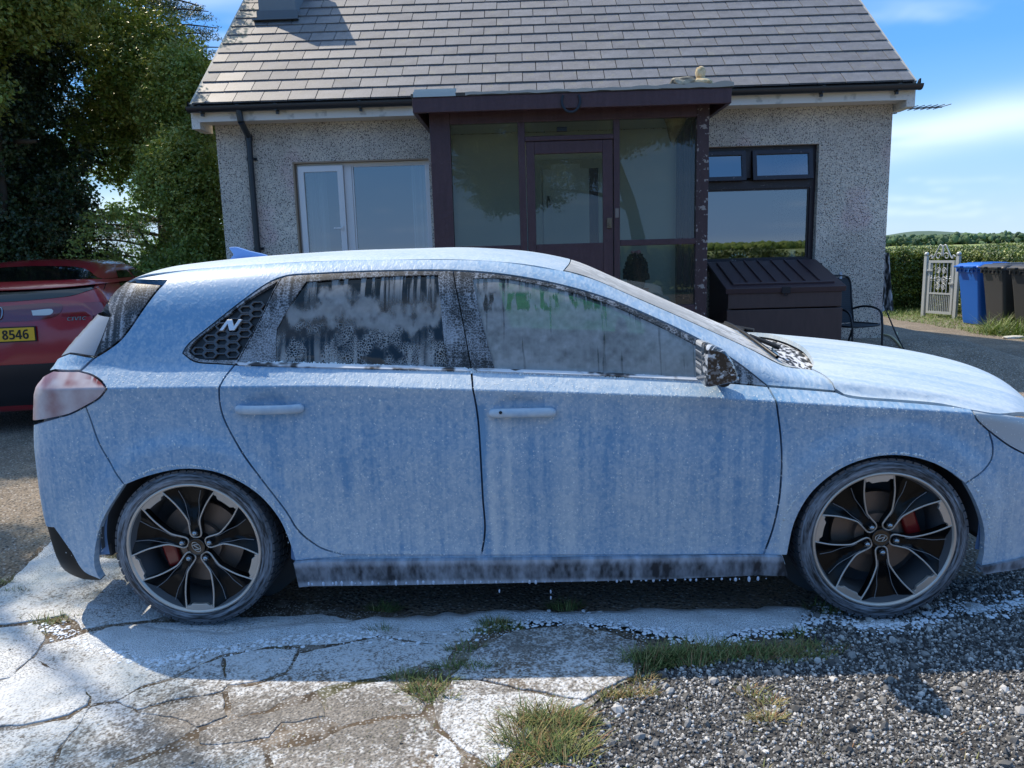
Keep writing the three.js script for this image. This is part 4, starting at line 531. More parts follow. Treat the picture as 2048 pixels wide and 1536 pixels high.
function makeWheel(rot, calAng) {
  const w = new THREE.Group(); w.name = 'wheel';
  const prof = [[0.240, -0.205], [0.262, -0.214], [0.300, -0.215], [0.3125, -0.208], [0.3155, -0.19], [0.3165, -0.11], [0.3155, -0.03], [0.311, -0.012], [0.300, 0.000], [0.287, 0.0045], [0.275, 0.003], [0.268, -0.002], [0.262, -0.008]].map(([r, z]) => V2(r, z));
  const ty = new THREE.LatheGeometry(prof, 96).rotateX(Math.PI / 2); part('tyre', ty, foamTyre, w);
  const blocks = []; const nb = 62; for (let i = 0; i < nb; i++) for (const [z, wd, off] of [[-0.027, 0.036, 0], [-0.075, 0.046, 0.5], [-0.13, 0.046, 0.2], [-0.185, 0.04, 0.7]]) { const a = (i + off) / nb * 2 * Math.PI; const b = new THREE.BoxGeometry(0.0085, 0.0255, wd).rotateX(0.0); if (z > -0.05) { const p = b.attributes.position; for (let k = 0; k < p.count; k++) if (p.getZ(k) > 0) p.setX(k, p.getX(k) - 0.005); } b.translate(0.3175, 0, z).rotateZ(a); blocks.push(b); }
  const bm = part('tread', blocks, std(hex(0x4a4f56), 0.6), w); bm.userData.kind = 'stuff';
  const rim = part('rim', [new THREE.LatheGeometry([[0.251, -0.012], [0.2535, -0.003], [0.2515, 0.0025], [0.246, 0.003], [0.2425, -0.001], [0.240, -0.006]].map(([r, z]) => V2(r, z)), 96).rotateX(Math.PI / 2)], machined, w);
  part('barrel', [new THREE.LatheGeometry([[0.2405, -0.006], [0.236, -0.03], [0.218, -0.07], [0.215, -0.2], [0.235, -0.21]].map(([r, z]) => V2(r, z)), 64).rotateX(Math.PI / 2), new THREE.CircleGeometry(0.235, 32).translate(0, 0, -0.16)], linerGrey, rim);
  const zr = (r) => lerp(-0.040, -0.006, Math.pow(r / 0.24, 1.2));
  const half = [[0, 0.0345], [0.012, 0.037], [0.0195, 0.046], [0.021, 0.060], [0.021, 0.085], [0.0225, 0.104], [0.034, 0.130], [0.060, 0.174], [0.0985, 0.222]];
  const c = new THREE.CatmullRomCurve3(half.map(([x, y]) => V3(x, y, 0)), false, 'centripetal').getSpacedPoints(36);
  const arc = []; for (let i = 1; i < 8; i++) { const a = 0.418 - i / 4 * 0.418; arc.push(V3(0.2425 * Math.sin(a), 0.2425 * Math.cos(a), 0)); }
  const outline = [...c, ...arc, ...c.slice(1).reverse().map((p) => V3(-p.x, p.y, 0))];
  // black spoke face, dished towards its middle, with side walls
  let sg = new THREE.ShapeGeometry(new THREE.Shape(outline.map((p) => V2(p.x, p.y)))).toNonIndexed(); sg.deleteAttribute('uv'); sg.deleteAttribute('normal'); sg = new TessellateModifier(0.012, 10).modify(sg);
  { const p = sg.attributes.position; for (let i = 0; i < p.count; i++) { const x = p.getX(i), y = p.getY(i), r = Math.hypot(x, y); const hw = 0.022 + 0.08 * sst(0.1, 0.24, r); p.setZ(i, zr(r) - (0.003 + 0.028 * sst(0.08, 0.17, r)) * sst(1.0, 0.35, Math.abs(x) / hw)); } sg.computeVertexNormals(); }
  const wallG = []; { const P = []; for (let i = 0; i < outline.length; i++) { const a = outline[i], b = outline[(i + 1) % outline.length], za = zr(a.length()), zb = zr(b.length()); P.push(a.x, a.y, za, b.x, b.y, zb, b.x, b.y, zb - 0.035, a.x, a.y, za, b.x, b.y, zb - 0.035, a.x, a.y, za - 0.035); } const g = new THREE.BufferGeometry(); g.setAttribute('position', new THREE.Float32BufferAttribute(P, 3)); g.computeVertexNormals(); wallG.push(g); }
  const spokeG = mergeAll([sg, ...wallG]);
  const edgeC = [...c.slice(1).reverse().map((p) => V3(-p.x, p.y, zr(p.length()) + 0.001)), ...c.map((p) => V3(p.x, p.y, zr(p.length()) + 0.001))];
  const edgeG = new THREE.TubeGeometry(new THREE.CatmullRomCurve3(edgeC), 90, 0.0033, 6);
  const inC = [-1, 1].map((s) => new THREE.TubeGeometry(new THREE.CatmullRomCurve3(c.filter((p) => p.length() > 0.085).map((p) => { const r = p.length(), k = lerp(0.75, 0.42, sst(0.09, 0.2, r)); return V3(s * p.x * k, p.y, zr(r) - 0.012 * sst(0.09, 0.17, r) + 0.001); })), 40, 0.0014, 5));
  const chunk = new THREE.Shape(); { const a0 = 0.425, a1 = 2 * Math.PI / 5 - 0.425; const P = []; for (let i = 0; i <= 10; i++) { const a = lerp(a0, a1, i / 10); P.push(V2(0.2435 * Math.sin(a), 0.2435 * Math.cos(a))); } for (let i = 10; i >= 0; i--) { const a = lerp(a0, a1, i / 10), e = i > 1 && i < 9 ? 0.2185 : 0.2285; P.push(V2(e * Math.sin(a), e * Math.cos(a))); } chunk.setFromPoints(P); }
  const chunkG = new THREE.ExtrudeGeometry(chunk, { depth: 0.012, bevelEnabled: true, bevelSize: 0.001, bevelThickness: 0.001, bevelSegments: 1 }).translate(0, 0, -0.016);
  const nutG = mergeAll([cyl(0.0115, 0.0125, 0.016, 6).rotateX(Math.PI / 2), new THREE.SphereGeometry(0.0105, 14, 8).translate(0, 0, 0.008)]);
  for (let k = 0; k < 5; k++) { const a = -rot * D2R + k * 2 * Math.PI / 5; const add = (n, g, m, p) => { const q = part(n, g, m, p); q.rotation.z = -a; return q; };
    const sp = add('spoke', spokeG, spokeBlack, w); const e = part('edge_line', edgeG, machined, sp); for (const g of inC) part('facet_edge', g, facetGrey, sp); add('rim_pad', chunkG, machined, w);
    const nu = part('wheel_nut', nutG, chrome, w); nu.position.set(0.0545 * Math.sin(a), 0.0545 * Math.cos(a), -0.030); }
  const hub = part('hub', [cyl(0.042, 0.047, 0.03, 32).rotateX(Math.PI / 2).translate(0, 0, -0.05)], spokeBlack, w);
  const cap = part('centre_cap', [cyl(0.030, 0.031, 0.012, 32).rotateX(Math.PI / 2).translate(0, 0, -0.033), new THREE.TorusGeometry(0.0305, 0.0018, 6, 36).translate(0, 0, -0.027)], blackGloss, w);
  const em = part('emblem', emblemH(1.05), machined, cap); em.position.z = -0.0255; em.rotation.z = -rot * D2R * 0 + (calAng ? 0 : -0.9);
  part('brake_disc', [cyl(0.165, 0.165, 0.02, 48).rotateX(Math.PI / 2).translate(0, 0, -0.10), cyl(0.085, 0.085, 0.04, 32).rotateX(Math.PI / 2).translate(0, 0, -0.085)], discMetal, w);
  const ca = calAng || 195 * D2R; const cal = part('brake_caliper', [box(0.06, 0.13, 0.05, 0, 0, 0, 0.012)], caliperRed, w); cal.position.set(0.135 * Math.cos(ca), 0.135 * Math.sin(ca), -0.095); cal.rotation.z = ca;
  for (const c of w.children) if (c.name !== 'tyre' && c.name !== 'tread' && c.name !== 'brake_disc' && c.name !== 'brake_caliper') { c.scale.x *= 1.055; c.scale.y *= 1.055; c.position.x *= 1.055; c.position.y *= 1.055; }
  return w;
}
{
  const rearW = makeWheel(0, 0), frontW = makeWheel(-29.5, 20 * D2R);
  for (const [w, x] of [[rearW, 0], [frontW, 2.65]]) { const g = w; g.position.set(x, 0.322, 0.880); car.add(g); const f = w.clone(); f.name = 'wheel'; f.position.set(x, 0.322, -0.880); f.rotation.y = Math.PI; car.add(f); }
}
// ------------------------------------------------------------------ cabin seen through the glass
{
  const cloth = std(hex(0x1a1b1e), 0.9), dark = std(hex(0x101114), 0.8);
  for (const z of [0.37, -0.37]) { const s = part('front_seat', [box(0.5, 0.16, 0.5, 1.35, 0.50, z, 0.05), box(0.16, 0.62, 0.48, 1.08, 0.83, z, 0.06).rotateZ(0), box(0.10, 0.17, 0.26, 1.02, 1.20, z, 0.04)], cloth, car); }
  part('rear_seat', [box(0.5, 0.16, 1.25, 0.5, 0.50, 0, 0.05), box(0.14, 0.5, 1.25, 0.24, 0.80, 0, 0.05), box(0.09, 0.15, 0.26, 0.20, 1.10, 0.38, 0.03), box(0.09, 0.15, 0.26, 0.20, 1.10, -0.38, 0.03)], cloth, car);
  part('dashboard', [box(0.45, 0.22, 1.45, 2.05, 0.84, 0, 0.06)], dark, car);
  const sw = part('steering_wheel', [new THREE.TorusGeometry(0.18, 0.015, 10, 40), box(0.3, 0.04, 0.02), box(0.04, 0.18, 0.02, 0, -0.09, 0)], dark, car); sw.rotation.y = Math.PI / 2; sw.rotation.x = 0; sw.position.set(1.72, 0.95, 0.37); sw.rotation.set(0, Math.PI / 2, 0);
  part('headliner', panel(BC, [V2(-0.2, -0.62), V2(1.4, -0.62), V2(1.4, 0.62), V2(-0.2, 0.62)], { plane: 'xz', inset: 0.035, thick: 0, gap: 0, edge: 0.1 }), std(srgb(186, 186, 180), 0.95), car);
  part('parcel_shelf', [box(0.55, 0.03, 1.1, -0.1, 0.96, 0)], dark, car);
  // foam drops hanging along the skirt and arches
  const r = rng(31), d = []; for (let x = 0.44; x < 2.24; x += 0.012 + r() * 0.035) { const s = 0.002 + r() * 0.0035; d.push(new THREE.SphereGeometry(s, 6, 5).scale(1.2, 1 + r() * 1.6, 1).translate(x, 0.168 + 0.004 * r() - 0.001, 0.868)); }
  for (const [x, y] of [[1.19, 0.13], [1.39, 0.125], [1.39, 0.10]]) d.push(new THREE.SphereGeometry(0.004, 8, 6).scale(0.8, 2, 0.8).translate(x, y, 0.868));
  const fd = part('foam_drops', d, std(srgb(190, 202, 220), 0.5), car); fd.userData.kind = 'stuff';
}

// suds standing proud of the paint: beads and small clots
{
  const r = rng(404), g = new THREE.SphereGeometry(1, 6, 4), mats = [], cols = []; const q0 = new THREE.Quaternion(), up = V3(0, 0, 1);
  const put = (x, y, s, fl) => { const z = BC.z(x, y); if (z < 0.3) return; const n = BC.n(x, y, z); q0.setFromUnitVectors(up, n); mats.push(new THREE.Matrix4().compose(V3(x, y, z).addScaledVector(n, s * 0.05), q0, V3(s * (0.8 + 0.6 * r()), s * (0.8 + 0.9 * r()), s * fl))); const k = 0.85 + 0.3 * r(); cols.push(new THREE.Color(0.60 * k, 0.655 * k, 0.68 * k)); };
  const skip = (x, y) => Math.hypot(x, y - 0.325) < 0.37 || Math.hypot(x - 2.65, y - 0.325) < 0.37;
  for (let i = 0; i < 16000; i++) { const x = -0.55 + r() * 3.7, y = 0.28 + r() * (BC.yb(x) - 0.30); if (skip(x, y)) continue; const c = FOAM.cover(x, y); if (r() > c * c * 1.3) continue; put(x, y, 0.001 + 0.002 * r() * r(), 0.4); }
  for (let i = 0; i < 1500; i++) { const x = 0.25 + r() * 1.75; put(x, BC.yb(x) - 0.004 + 0.012 * (r() - 0.5), 0.002 + 0.004 * r() * r(), 0.8); }
  for (let i = 0; i < 900; i++) { const x = -0.3 + r() * 3.2; put(x, BC.yb(x) - 0.03 - 0.04 * r(), 0.001 + 0.002 * r() * r(), 0.35); }
  for (const [ax] of [[0], [2.65]]) for (let i = 0; i < 260; i++) { const a = 0.1 + r() * 2.9, R = 0.395 + 0.006 * r(); put(ax + R * Math.cos(a) * 0.99, 0.325 + R * Math.sin(a) * 0.86, 0.0015 + 0.003 * r() * r(), 0.8); }
  car.add(instanced('suds', g, std(0xffffff, 0.6), mats, cols));
}
// ================================================================== cottage
const houseF = frame(0, 0, -9.0, -1.2 * D2R);
const hp = (px, py, z = 0) => onPlane(houseF, px, py, z);
// rectangle in house coordinates from photograph edges
function hrect(x0, y0, x1, y1, z = 0) { const my = (y0 + y1) / 2, mx = (x0 + x1) / 2; return { x0: hp(x0, my, z).x, x1: hp(x1, my, z).x, y1: hp(mx, y0, z).y, y0: hp(mx, y1, z).y }; }
const dashTex = (() => {
  const f = (u, v) => { let g = 0.80 + 0.24 * (tfbm(u, v, 200, 2, 1) - 0.5) + 0.24 * (tfbm(u, v, 4, 4, 2) - 0.5); let c = [g * 1.0, g * 0.96, g * 0.905];
    const p = tfbm(u, v, 3, 3, 9); if (p > 0.52) c = [c[0] * 1.0, c[1] * lerp(1, 0.93, sst(0.52, 0.72, p)), c[2] * lerp(1, 0.97, sst(0.52, 0.72, p))];
    const [a1, , ia] = tworley(u, v, 150, 4); const e = 0.36 + 0.2 * tvn(u, v, 230, 5); if (ia > 0.62 && a1 < e) { const k = ia > 0.84 ? [0.12, 0.115, 0.13] : ia > 0.76 ? [0.50, 0.45, 0.45] : [0.90, 0.86, 0.80]; const m = sst(e, e - 0.12, a1); c = c.map((q, i) => lerp(q, k[i], m)); }
    return c; };
  return f;
})();
const dash = std(0xffffff, 0.95, { map: rep(tex(1024, 1024, dashTex), 1 / 1.7, 1 / 1.7), bumpMap: rep(tex(1024, 1024, (u, v) => { const [d, , i] = tworley(u, v, 150, 14); return 0.75 * sst(0.6, 0.1, d) + 0.25 * tvn(u, v, 300, 8); }, false), 1 / 1.7, 1 / 1.7), bumpScale: 0.008 });
const woodGrain = (base, peel) => (u, v) => { const g = tfbm(u * 1, v * 0.15, 40, 3, 3) - 0.5; let c = base.map((b) => b + 0.05 * g + 0.03 * (tfbm(u, v, 60, 2, 7) - 0.5)); const p = tfbm(u, v, 30, 3, 17); if (p > peel) { const m = sst(peel, peel + 0.04, p); c = c.map((q, i) => lerp(q, [0.62, 0.60, 0.58][i], m * 0.8)); } return c; };
const plumWood = std(0xffffff, 0.45, { map: tex(512, 512, woodGrain([0.25, 0.155, 0.18], 0.88)), bumpMap: tex(256, 256, (u, v) => tfbm(u, v, 30, 3, 17), false), bumpScale: 0.002 });
const plumWorn = std(0xffffff, 0.55, { map: tex(512, 512, woodGrain([0.22, 0.14, 0.155], 0.70)) });
const brownFrame = std(0xffffff, 0.4, { map: tex(256, 256, woodGrain([0.14, 0.105, 0.14], 0.78)) });
const upvc = phy(srgb(214, 214, 216), 0.3, { clearcoat: 0.2 }), fasciaWhite = std(0xffffff, 0.5, { map: tex(512, 128, (u, v) => { const s = 0.84 - 0.16 * sst(0.60, 0.78, tfbm(u, v, 14, 4, 6)) ; return [s, s * 0.985, s * 0.95]; }) });
const gutterMat = phy(srgb(38, 42, 48), 0.35, {});
const houseGlass = phy(srgb(205, 216, 214), 0.01, { transmission: 1, thickness: 0, ior: 2.8 });
const dirtyGlass = phy(srgb(196, 204, 196), 0.06, { transmission: 0.97, thickness: 0, ior: 1.62, roughness: 0.012 });
const cream = std(srgb(150, 146, 138), 0.9), roomDark = std(srgb(96, 86, 78), 0.95), ceilWhite = std(srgb(200, 200, 194), 0.9);

const XL = hp(443, 400).x, XR = hp(1776, 400).x, YW = hp(1000, 219).y;   // wall edges and wall head
const GH = 0.33;                                                           // ground at the house
const house = thing('cottage', 'pebbledashed cottage with a grey slate roof behind the foamed car', 'house'); house.applyMatrix4(houseF.m);
const winL = hrect(592, 320, 862, 540), winR = hrect(1400, 291, 1634, 528);
const DEPTH = 7.0, PITCHR = 39.5 * D2R, OVER = 0.30;
const EY = hp(1100, 187, OVER).y;                                         // slate edge at the eave
const RX0 = hp(384, 205, OVER).x, RX1 = hp(1828, 166, OVER).x;
{
  const sh = new THREE.Shape([V2(XL, -0.1), V2(XR, -0.1), V2(XR, YW), V2(XL, YW)]);
  for (const w of [winL, winR]) sh.holes.push(new THREE.Path([V2(w.x0, w.y0), V2(w.x1, w.y0), V2(w.x1, w.y1), V2(w.x0, w.y1)]));
  const fy = 0.76, dr = { x0: hp(1085, 400, 0).x, x1: hp(1200, 400, 0).x };
  const g = new THREE.ExtrudeGeometry(sh, { depth: 0.28, bevelEnabled: false }).translate(0, 0, -0.28);
  part('wall', uvBox(g), dash, house);
  const gable = (x, s) => { const t = YW + (DEPTH / 2) * Math.tan(PITCHR); const q = new THREE.Shape([V2(0.28, -0.1), V2(DEPTH - 0.28, -0.1), V2(DEPTH - 0.28, YW), V2(DEPTH / 2, t), V2(0.28, YW)]); const e = new THREE.ExtrudeGeometry(q, { depth: 0.28, bevelEnabled: false }); e.rotateY(Math.PI / 2); e.translate(x + (s > 0 ? -0.28 : 0), 0, 0); return part('gable_wall', uvBox(e), dash, house); };
  gable(XL, -1); gable(XR, 1);
  part('wall', uvBox(box(XR - XL, YW + 0.1, 0.28, (XL + XR) / 2, YW / 2 - 0.05, -DEPTH + 0.14)), dash, house);
  part('floor', box(XR - XL - 0.6, 0.1, DEPTH - 0.6, (XL + XR) / 2, fy - 0.06, -DEPTH / 2), roomDark, house);
  part('ceiling', box(XR - XL - 0.57, 0.06, DEPTH - 0.57, (XL + XR) / 2, YW - 0.06, -DEPTH / 2), ceilWhite, house);
  part('room_wall', [box(0.1, YW - fy, DEPTH - 0.7, -0.4, (YW + fy) / 2, -DEPTH / 2), box(0.1, YW - fy, DEPTH - 0.7, 1.9, (YW + fy) / 2, -DEPTH / 2), box(XR - XL - 0.6, YW - fy, 0.08, (XL + XR) / 2, (YW + fy) / 2, -3.2)], cream, house);
  // fascia and soffit
  const bY0 = hp(600, 238, OVER - 0.02).y, bx0 = hp(396, 225, OVER).x, bx1 = hp(1816, 190, OVER).x, px0 = hp(834, 215, OVER).x, px1 = hp(1448, 200, OVER).x;
  for (const [a, b] of [[bx0, px0 + 0.0], [px0 + 0.02, px1 - 0.02], [px1, bx1]]) part('fascia_board', uvm(box(b - a, EY - 0.03 - bY0, 0.022, (a + b) / 2, (EY - 0.03 + bY0) / 2, OVER - 0.03), 'x', 'y', 0.7), fasciaWhite, house);
  part('soffit', box(bx1 - bx0, 0.012, OVER - 0.05, (bx0 + bx1) / 2, bY0 + 0.012, (OVER - 0.05) / 2 + 0.005), fasciaWhite, house);
  part('soffit_box_end', [box(0.09, 0.20, OVER + 0.05, bx1 + 0.046, (EY + bY0) / 2 - 0.06, OVER / 2 - 0.05)], fasciaWhite, house);
  part('soffit_box_end', [box(0.09, 0.20, OVER + 0.05, bx0 - 0.046, (EY + bY0) / 2 - 0.06, OVER / 2 - 0.05)], fasciaWhite, house);
  // gutter: half-round channel with brackets, and the downpipe with its swan neck
  const gx0 = hp(374, 211, OVER + 0.06).x, gx1 = hp(1844, 166, OVER + 0.06).x, gy = EY - 0.035;
  const chan = (a, b) => { const P = []; for (let i = 0; i <= 12; i++) { const t = Math.PI * i / 12; P.push([0.058 * Math.cos(t), -0.058 * Math.sin(t)]); } const s = new THREE.Shape([...P.map(([x, y]) => V2(x, y)), ...P.slice().reverse().map(([x, y]) => V2(x * 0.92, y * 0.92 + 0.001))]); return new THREE.ExtrudeGeometry(s, { depth: b - a, bevelEnabled: false }).rotateY(Math.PI / 2).translate(a, gy, OVER + 0.05); };
  part('gutter', [chan(gx0, px0)], gutterMat, house); part('gutter', [chan(px1 - 0.02, gx1)], gutterMat, house);
  for (const [a] of [[gx0], [gx1 - 0.012]]) part('gutter_end', [new THREE.CylinderGeometry(0.06, 0.06, 0.014, 20, 1, false, Math.PI / 2, Math.PI).rotateZ(Math.PI / 2).rotateX(0).translate(a, gy, OVER + 0.05)], gutterMat, house);
  for (const p of [405, 480, 555, 722, 1640, 1790]) { const x = hp(p, 210, OVER).x; part('gutter_bracket', [box(0.03, 0.05, 0.03, x, gy - 0.065, OVER + 0.02), box(0.022, 0.03, 0.10, x, gy - 0.045, OVER + 0.03), box(0.025, 0.012, 0.125, x, gy + 0.003, OVER + 0.05)], gutterMat, house); }
  const dpx = hp(480, 215, OVER).x, d0 = hp(497, 270, 0.06), d1 = hp(514, 495, 0.06);
  const pipe = part('downpipe', [rod(V3(dpx, gy - 0.03, OVER + 0.05), V3(dpx + 0.01, gy - 0.16, OVER + 0.04), 0.036, 0.034, 16), rod(V3(dpx + 0.01, gy - 0.16, OVER + 0.04), V3(d0.x, d0.y - 0.02, 0.06), 0.034, 0.034, 16), rod(V3(d0.x, d0.y, 0.06), V3(d1.x, GH, 0.06), 0.034, 0.034, 16), cyl(0.042, 0.042, 0.07, 16, d0.x, d0.y - 0.03, 0.06)], gutterMat, house);
  for (const y of [2.55, 1.55]) { const x = lerp(d0.x, d1.x, (d0.y - y) / (d0.y - GH)); part('pipe_clip', [box(0.12, 0.03, 0.015, x, y, 0.012), cyl(0.041, 0.041, 0.03, 16, x, y, 0.06)], gutterMat, pipe); }
}
// ------------------------------------------------------------------ slates, one by one
{
  const slopeL = (DEPTH / 2 + OVER) / Math.cos(PITCHR), gauge = 0.229, wS = 0.30, rows = Math.ceil(slopeL / gauge), r = rng(77);
  const base = new THREE.PlaneGeometry(RX1 - RX0 - 0.02, slopeL).rotateX(-Math.PI / 2); // boarding under the slates
  const roofT = new THREE.Group(); roofT.name = 'roof'; house.add(roofT); roofT.position.set(0, EY, OVER); roofT.rotation.x = PITCHR; // local -z runs up the slope
  part('roof_boarding', new THREE.BoxGeometry(RX1 - RX0 - 0.03, 0.02, slopeL).translate((RX0 + RX1) / 2, -0.018, -slopeL / 2), std(hex(0x141416), 0.9), roofT);
  const slateMap = (s) => tex(256, 256, (u, v) => { let g = 0.45 + 0.10 * (tfbm(u, v, 5, 4, s) - 0.5) + 0.07 * (tfbm(u, v, 40, 2, s + 5) - 0.5); const li = 0.5 * sst(0.62, 0.74, tfbm(u, v, 9, 4, s + 9)); return [g * lerp(0.97, 1.1, li), g * lerp(0.975, 1.09, li), g * lerp(1.02, 1.0, li)]; });
  const mats = [0, 1, 2, 3].map((i) => std([0xffffff, 0xf4f4f4, 0xfaf8f5, 0xeeeeef][i], 0.58 + 0.03 * i, { map: slateMap(200 + i * 13) }));
  const geoms = []; for (let i = 0; i < 5; i++) { const g = new THREE.BoxGeometry(wS - 0.008, 0.018, gauge + 0.05); const p = g.attributes.position; for (let k = 0; k < p.count; k++) if (p.getZ(k) > 0) p.setZ(k, p.getZ(k) + (r() - 0.5) * 0.006); g.translate(0, 0.010, -(gauge + 0.05) / 2); geoms.push(uvm(g, 'x', 'z', 2.2, r() * 3, r() * 3)); }
  let n = 0; const rest = [[], [], [], []];
  for (let j = 0; j < rows; j++) {
    const off = (j & 1) ? 0 : wS / 2;
    for (let x = RX0 + off - wS; x < RX1; x += wS) {
      let a = Math.max(x, RX0), b = Math.min(x + wS, RX1); if (b - a < 0.05) continue;
      const gi = Math.floor(r() * 5), mi = Math.floor(r() * 4), tilt = 0.062 + (r() - 0.5) * 0.008, tw = (r() - 0.5) * 0.006, dy = (r() - 0.5) * 0.003;
      if (n < 292 && j < 12) { const m = part('slate', geoms[gi], mats[mi], roofT); m.scale.x = (b - a) / wS; m.position.set((a + b) / 2, dy + 0.008, -j * gauge + 0.0); m.rotation.set(-tilt, tw, 0); n++; }
      else rest[mi].push(geoms[gi].clone().scale((b - a) / wS, 1, 1).rotateX(-tilt).translate((a + b) / 2, dy, -j * gauge));
    }
  }
  rest.forEach((l, i) => { if (l.length) { const m = part('upper_slates', l, mats[i], roofT); m.userData.kind = 'stuff'; } });
  // back slope and ridge
  part('rear_slope', [new THREE.BoxGeometry(RX1 - RX0, 0.03, slopeL).translate((RX0 + RX1) / 2, 0, slopeL / 2).rotateX(0)].map((g) => { g.rotateX(-0); return g; }), mats[0], house).applyMatrix4(new THREE.Matrix4().makeRotationX(-PITCHR).premultiply(new THREE.Matrix4().makeTranslation(0, EY, -DEPTH - OVER)).multiply(new THREE.Matrix4().makeRotationX(2 * PITCHR).multiply(new THREE.Matrix4().makeTranslation(0, 0, 0))));
  const ry = EY + slopeL * Math.sin(PITCHR); part('ridge', [cyl(0.11, 0.11, RX1 - RX0, 12).rotateZ(Math.PI / 2).translate((RX0 + RX1) / 2, ry - 0.03, -DEPTH / 2)], std(srgb(110, 104, 104), 0.8), house);
  // bargeboard lines along the verges
  for (const [x, s] of [[RX0, -1], [RX1, 1]]) part('verge_trim', [new THREE.BoxGeometry(0.03, 0.05, slopeL).translate(x + s * 0.012, -0.012, -slopeL / 2)], std(srgb(168, 166, 160), 0.8), roofT);
  // chimney with lead flashing
  const cx0 = hp(511, 10, -1.15).x, cx1 = hp(586, 10, -1.15).x, cz = -1.02, ch = part('chimney', uvBox(box(cx1 - cx0, 2.6, 0.62, (cx0 + cx1) / 2, 4.15, cz - 0.55)), std(srgb(118, 126, 134), 0.85), house);
  const fy = EY + (OVER - cz + 0.24) * Math.tan(PITCHR); part('flashing', [box(cx1 - cx0 + 0.05, 0.10, 0.02, (cx0 + cx1) / 2, fy + 0.06, cz - 0.23), box(cx1 - cx0 + 0.10, 0.02, 0.16, (cx0 + cx1) / 2, fy - 0.02, cz - 0.18).rotateX(0)], std(srgb(98, 104, 112), 0.5, { metalness: 0.3 }), ch);
}
// ------------------------------------------------------------------ windows
function sash(parent, r, z, w, d, mat, glass, names = ['frame', 'pane']) { // a framed pane: four members and the glass
  const g = [box(r.x1 - r.x0, w, d, (r.x0 + r.x1) / 2, r.y1 - w / 2, z), box(r.x1 - r.x0, w, d, (r.x0 + r.x1) / 2, r.y0 + w / 2, z), box(w, r.y1 - r.y0 - 2 * w, d, r.x0 + w / 2, (r.y0 + r.y1) / 2, z), box(w, r.y1 - r.y0 - 2 * w, d, r.x1 - w / 2, (r.y0 + r.y1) / 2, z)];
  const f = part(names[0], g.map((q) => uvBox(q, 1)), mat, parent);
  part(names[1], new THREE.PlaneGeometry(r.x1 - r.x0 - 2 * w + 0.01, r.y1 - r.y0 - 2 * w + 0.01).translate((r.x0 + r.x1) / 2, (r.y0 + r.y1) / 2, z), glass, f); return f;
}
{
  const wl = new THREE.Group(); wl.name = 'window'; house.add(wl);
  const z = -0.10; sash(wl, winL, z - 0.02, 0.05, 0.07, upvc, houseGlass, ['window_frame', 'pane']).children[0].removeFromParent();
  const mx0 = hp(693, 420, z).x, mx1 = hp(708, 420, z).x;
  part('mullion', box(mx1 - mx0, winL.y1 - winL.y0 - 0.1, 0.07, (mx0 + mx1) / 2, (winL.y0 + winL.y1) / 2, z - 0.02), upvc, wl);
  sash(wl, { x0: winL.x0 + 0.045, x1: mx0 - 0.002, y0: winL.y0 + 0.05, y1: winL.y1 - 0.045 }, z + 0.035, 0.065, 0.05, upvc, houseGlass, ['casement', 'pane']);
  sash(wl, { x0: mx1 + 0.002, x1: winL.x1 - 0.04, y0: winL.y0 + 0.05, y1: winL.y1 - 0.045 }, z - 0.01, 0.018, 0.03, upvc, houseGlass, ['fixed_light', 'pane']);
  part('casement_handle', [box(0.10, 0.018, 0.02, mx0 - 0.09, 1.76, z + 0.07), box(0.02, 0.05, 0.02, mx0 - 0.04, 1.76, z + 0.065)], upvc, wl);
  part('reveal_trim', [box(0.03, winL.y1 - winL.y0, 0.1, winL.x0 + 0.002, (winL.y0 + winL.y1) / 2, -0.052), box(winL.x1 - winL.x0, 0.03, 0.1, (winL.x0 + winL.x1) / 2, winL.y1 - 0.002, -0.052)], std(srgb(150, 132, 112), 0.8), wl);
  const wr = new THREE.Group(); wr.name = 'window'; house.add(wr);
  const zr = -0.12, tb = hp(1500, 378, zr).y, tm = hp(1500, 362, zr).y;
  sash(wr, winR, zr, 0.055, 0.08, brownFrame, houseGlass, ['window_frame', 'pane']).children[0].removeFromParent();
  part('transom', box(winR.x1 - winR.x0 - 0.1, tm - tb, 0.08, (winR.x0 + winR.x1) / 2, (tm + tb) / 2, zr), brownFrame, wr);
  const vx0 = hp(1488, 330, zr).x, vx1 = hp(1500, 330, zr).x;
  part('mullion', box(vx1 - vx0, winR.y1 - tm - 0.06, 0.08, (vx0 + vx1) / 2, (winR.y1 + tm) / 2, zr), brownFrame, wr);
  for (const [a, b, tilt] of [[winR.x0 + 0.05, vx0, 0.20], [vx1, winR.x1 - 0.05, 0.19]]) { const h = new THREE.Group(); h.name = 'top_light'; wr.add(h); h.position.set(0, winR.y1 - 0.05, zr + 0.05); h.rotation.x = -tilt; sash(h, { x0: a + 0.005, x1: b - 0.005, y0: -(winR.y1 - 0.05 - tm) - 0.01, y1: 0 }, 0, 0.045, 0.045, brownFrame, houseGlass, ['casement', 'pane']); }
  sash(wr, { x0: winR.x0 + 0.05, x1: winR.x1 - 0.05, y0: winR.y0 + 0.05, y1: tb }, zr, 0.02, 0.04, brownFrame, houseGlass, ['fixed_light', 'pane']);
  part('window_board', box(winR.x1 - winR.x0, 0.03, 0.28, (winR.x0 + winR.x1) / 2, winR.y0 + 0.02, -0.30), ceilWhite, wr);
  const wb2 = part('outer_sill', box(winR.x1 - winR.x0 + 0.1, 0.05, 0.20, (winR.x0 + winR.x1) / 2, winR.y0 - 0.03, 0.0), std(srgb(70, 66, 72), 0.8), wr);
  part('window_board', box(winL.x1 - winL.x0, 0.03, 0.28, (winL.x0 + winL.x1) / 2, winL.y0 + 0.02, -0.30), ceilWhite, wl);
}
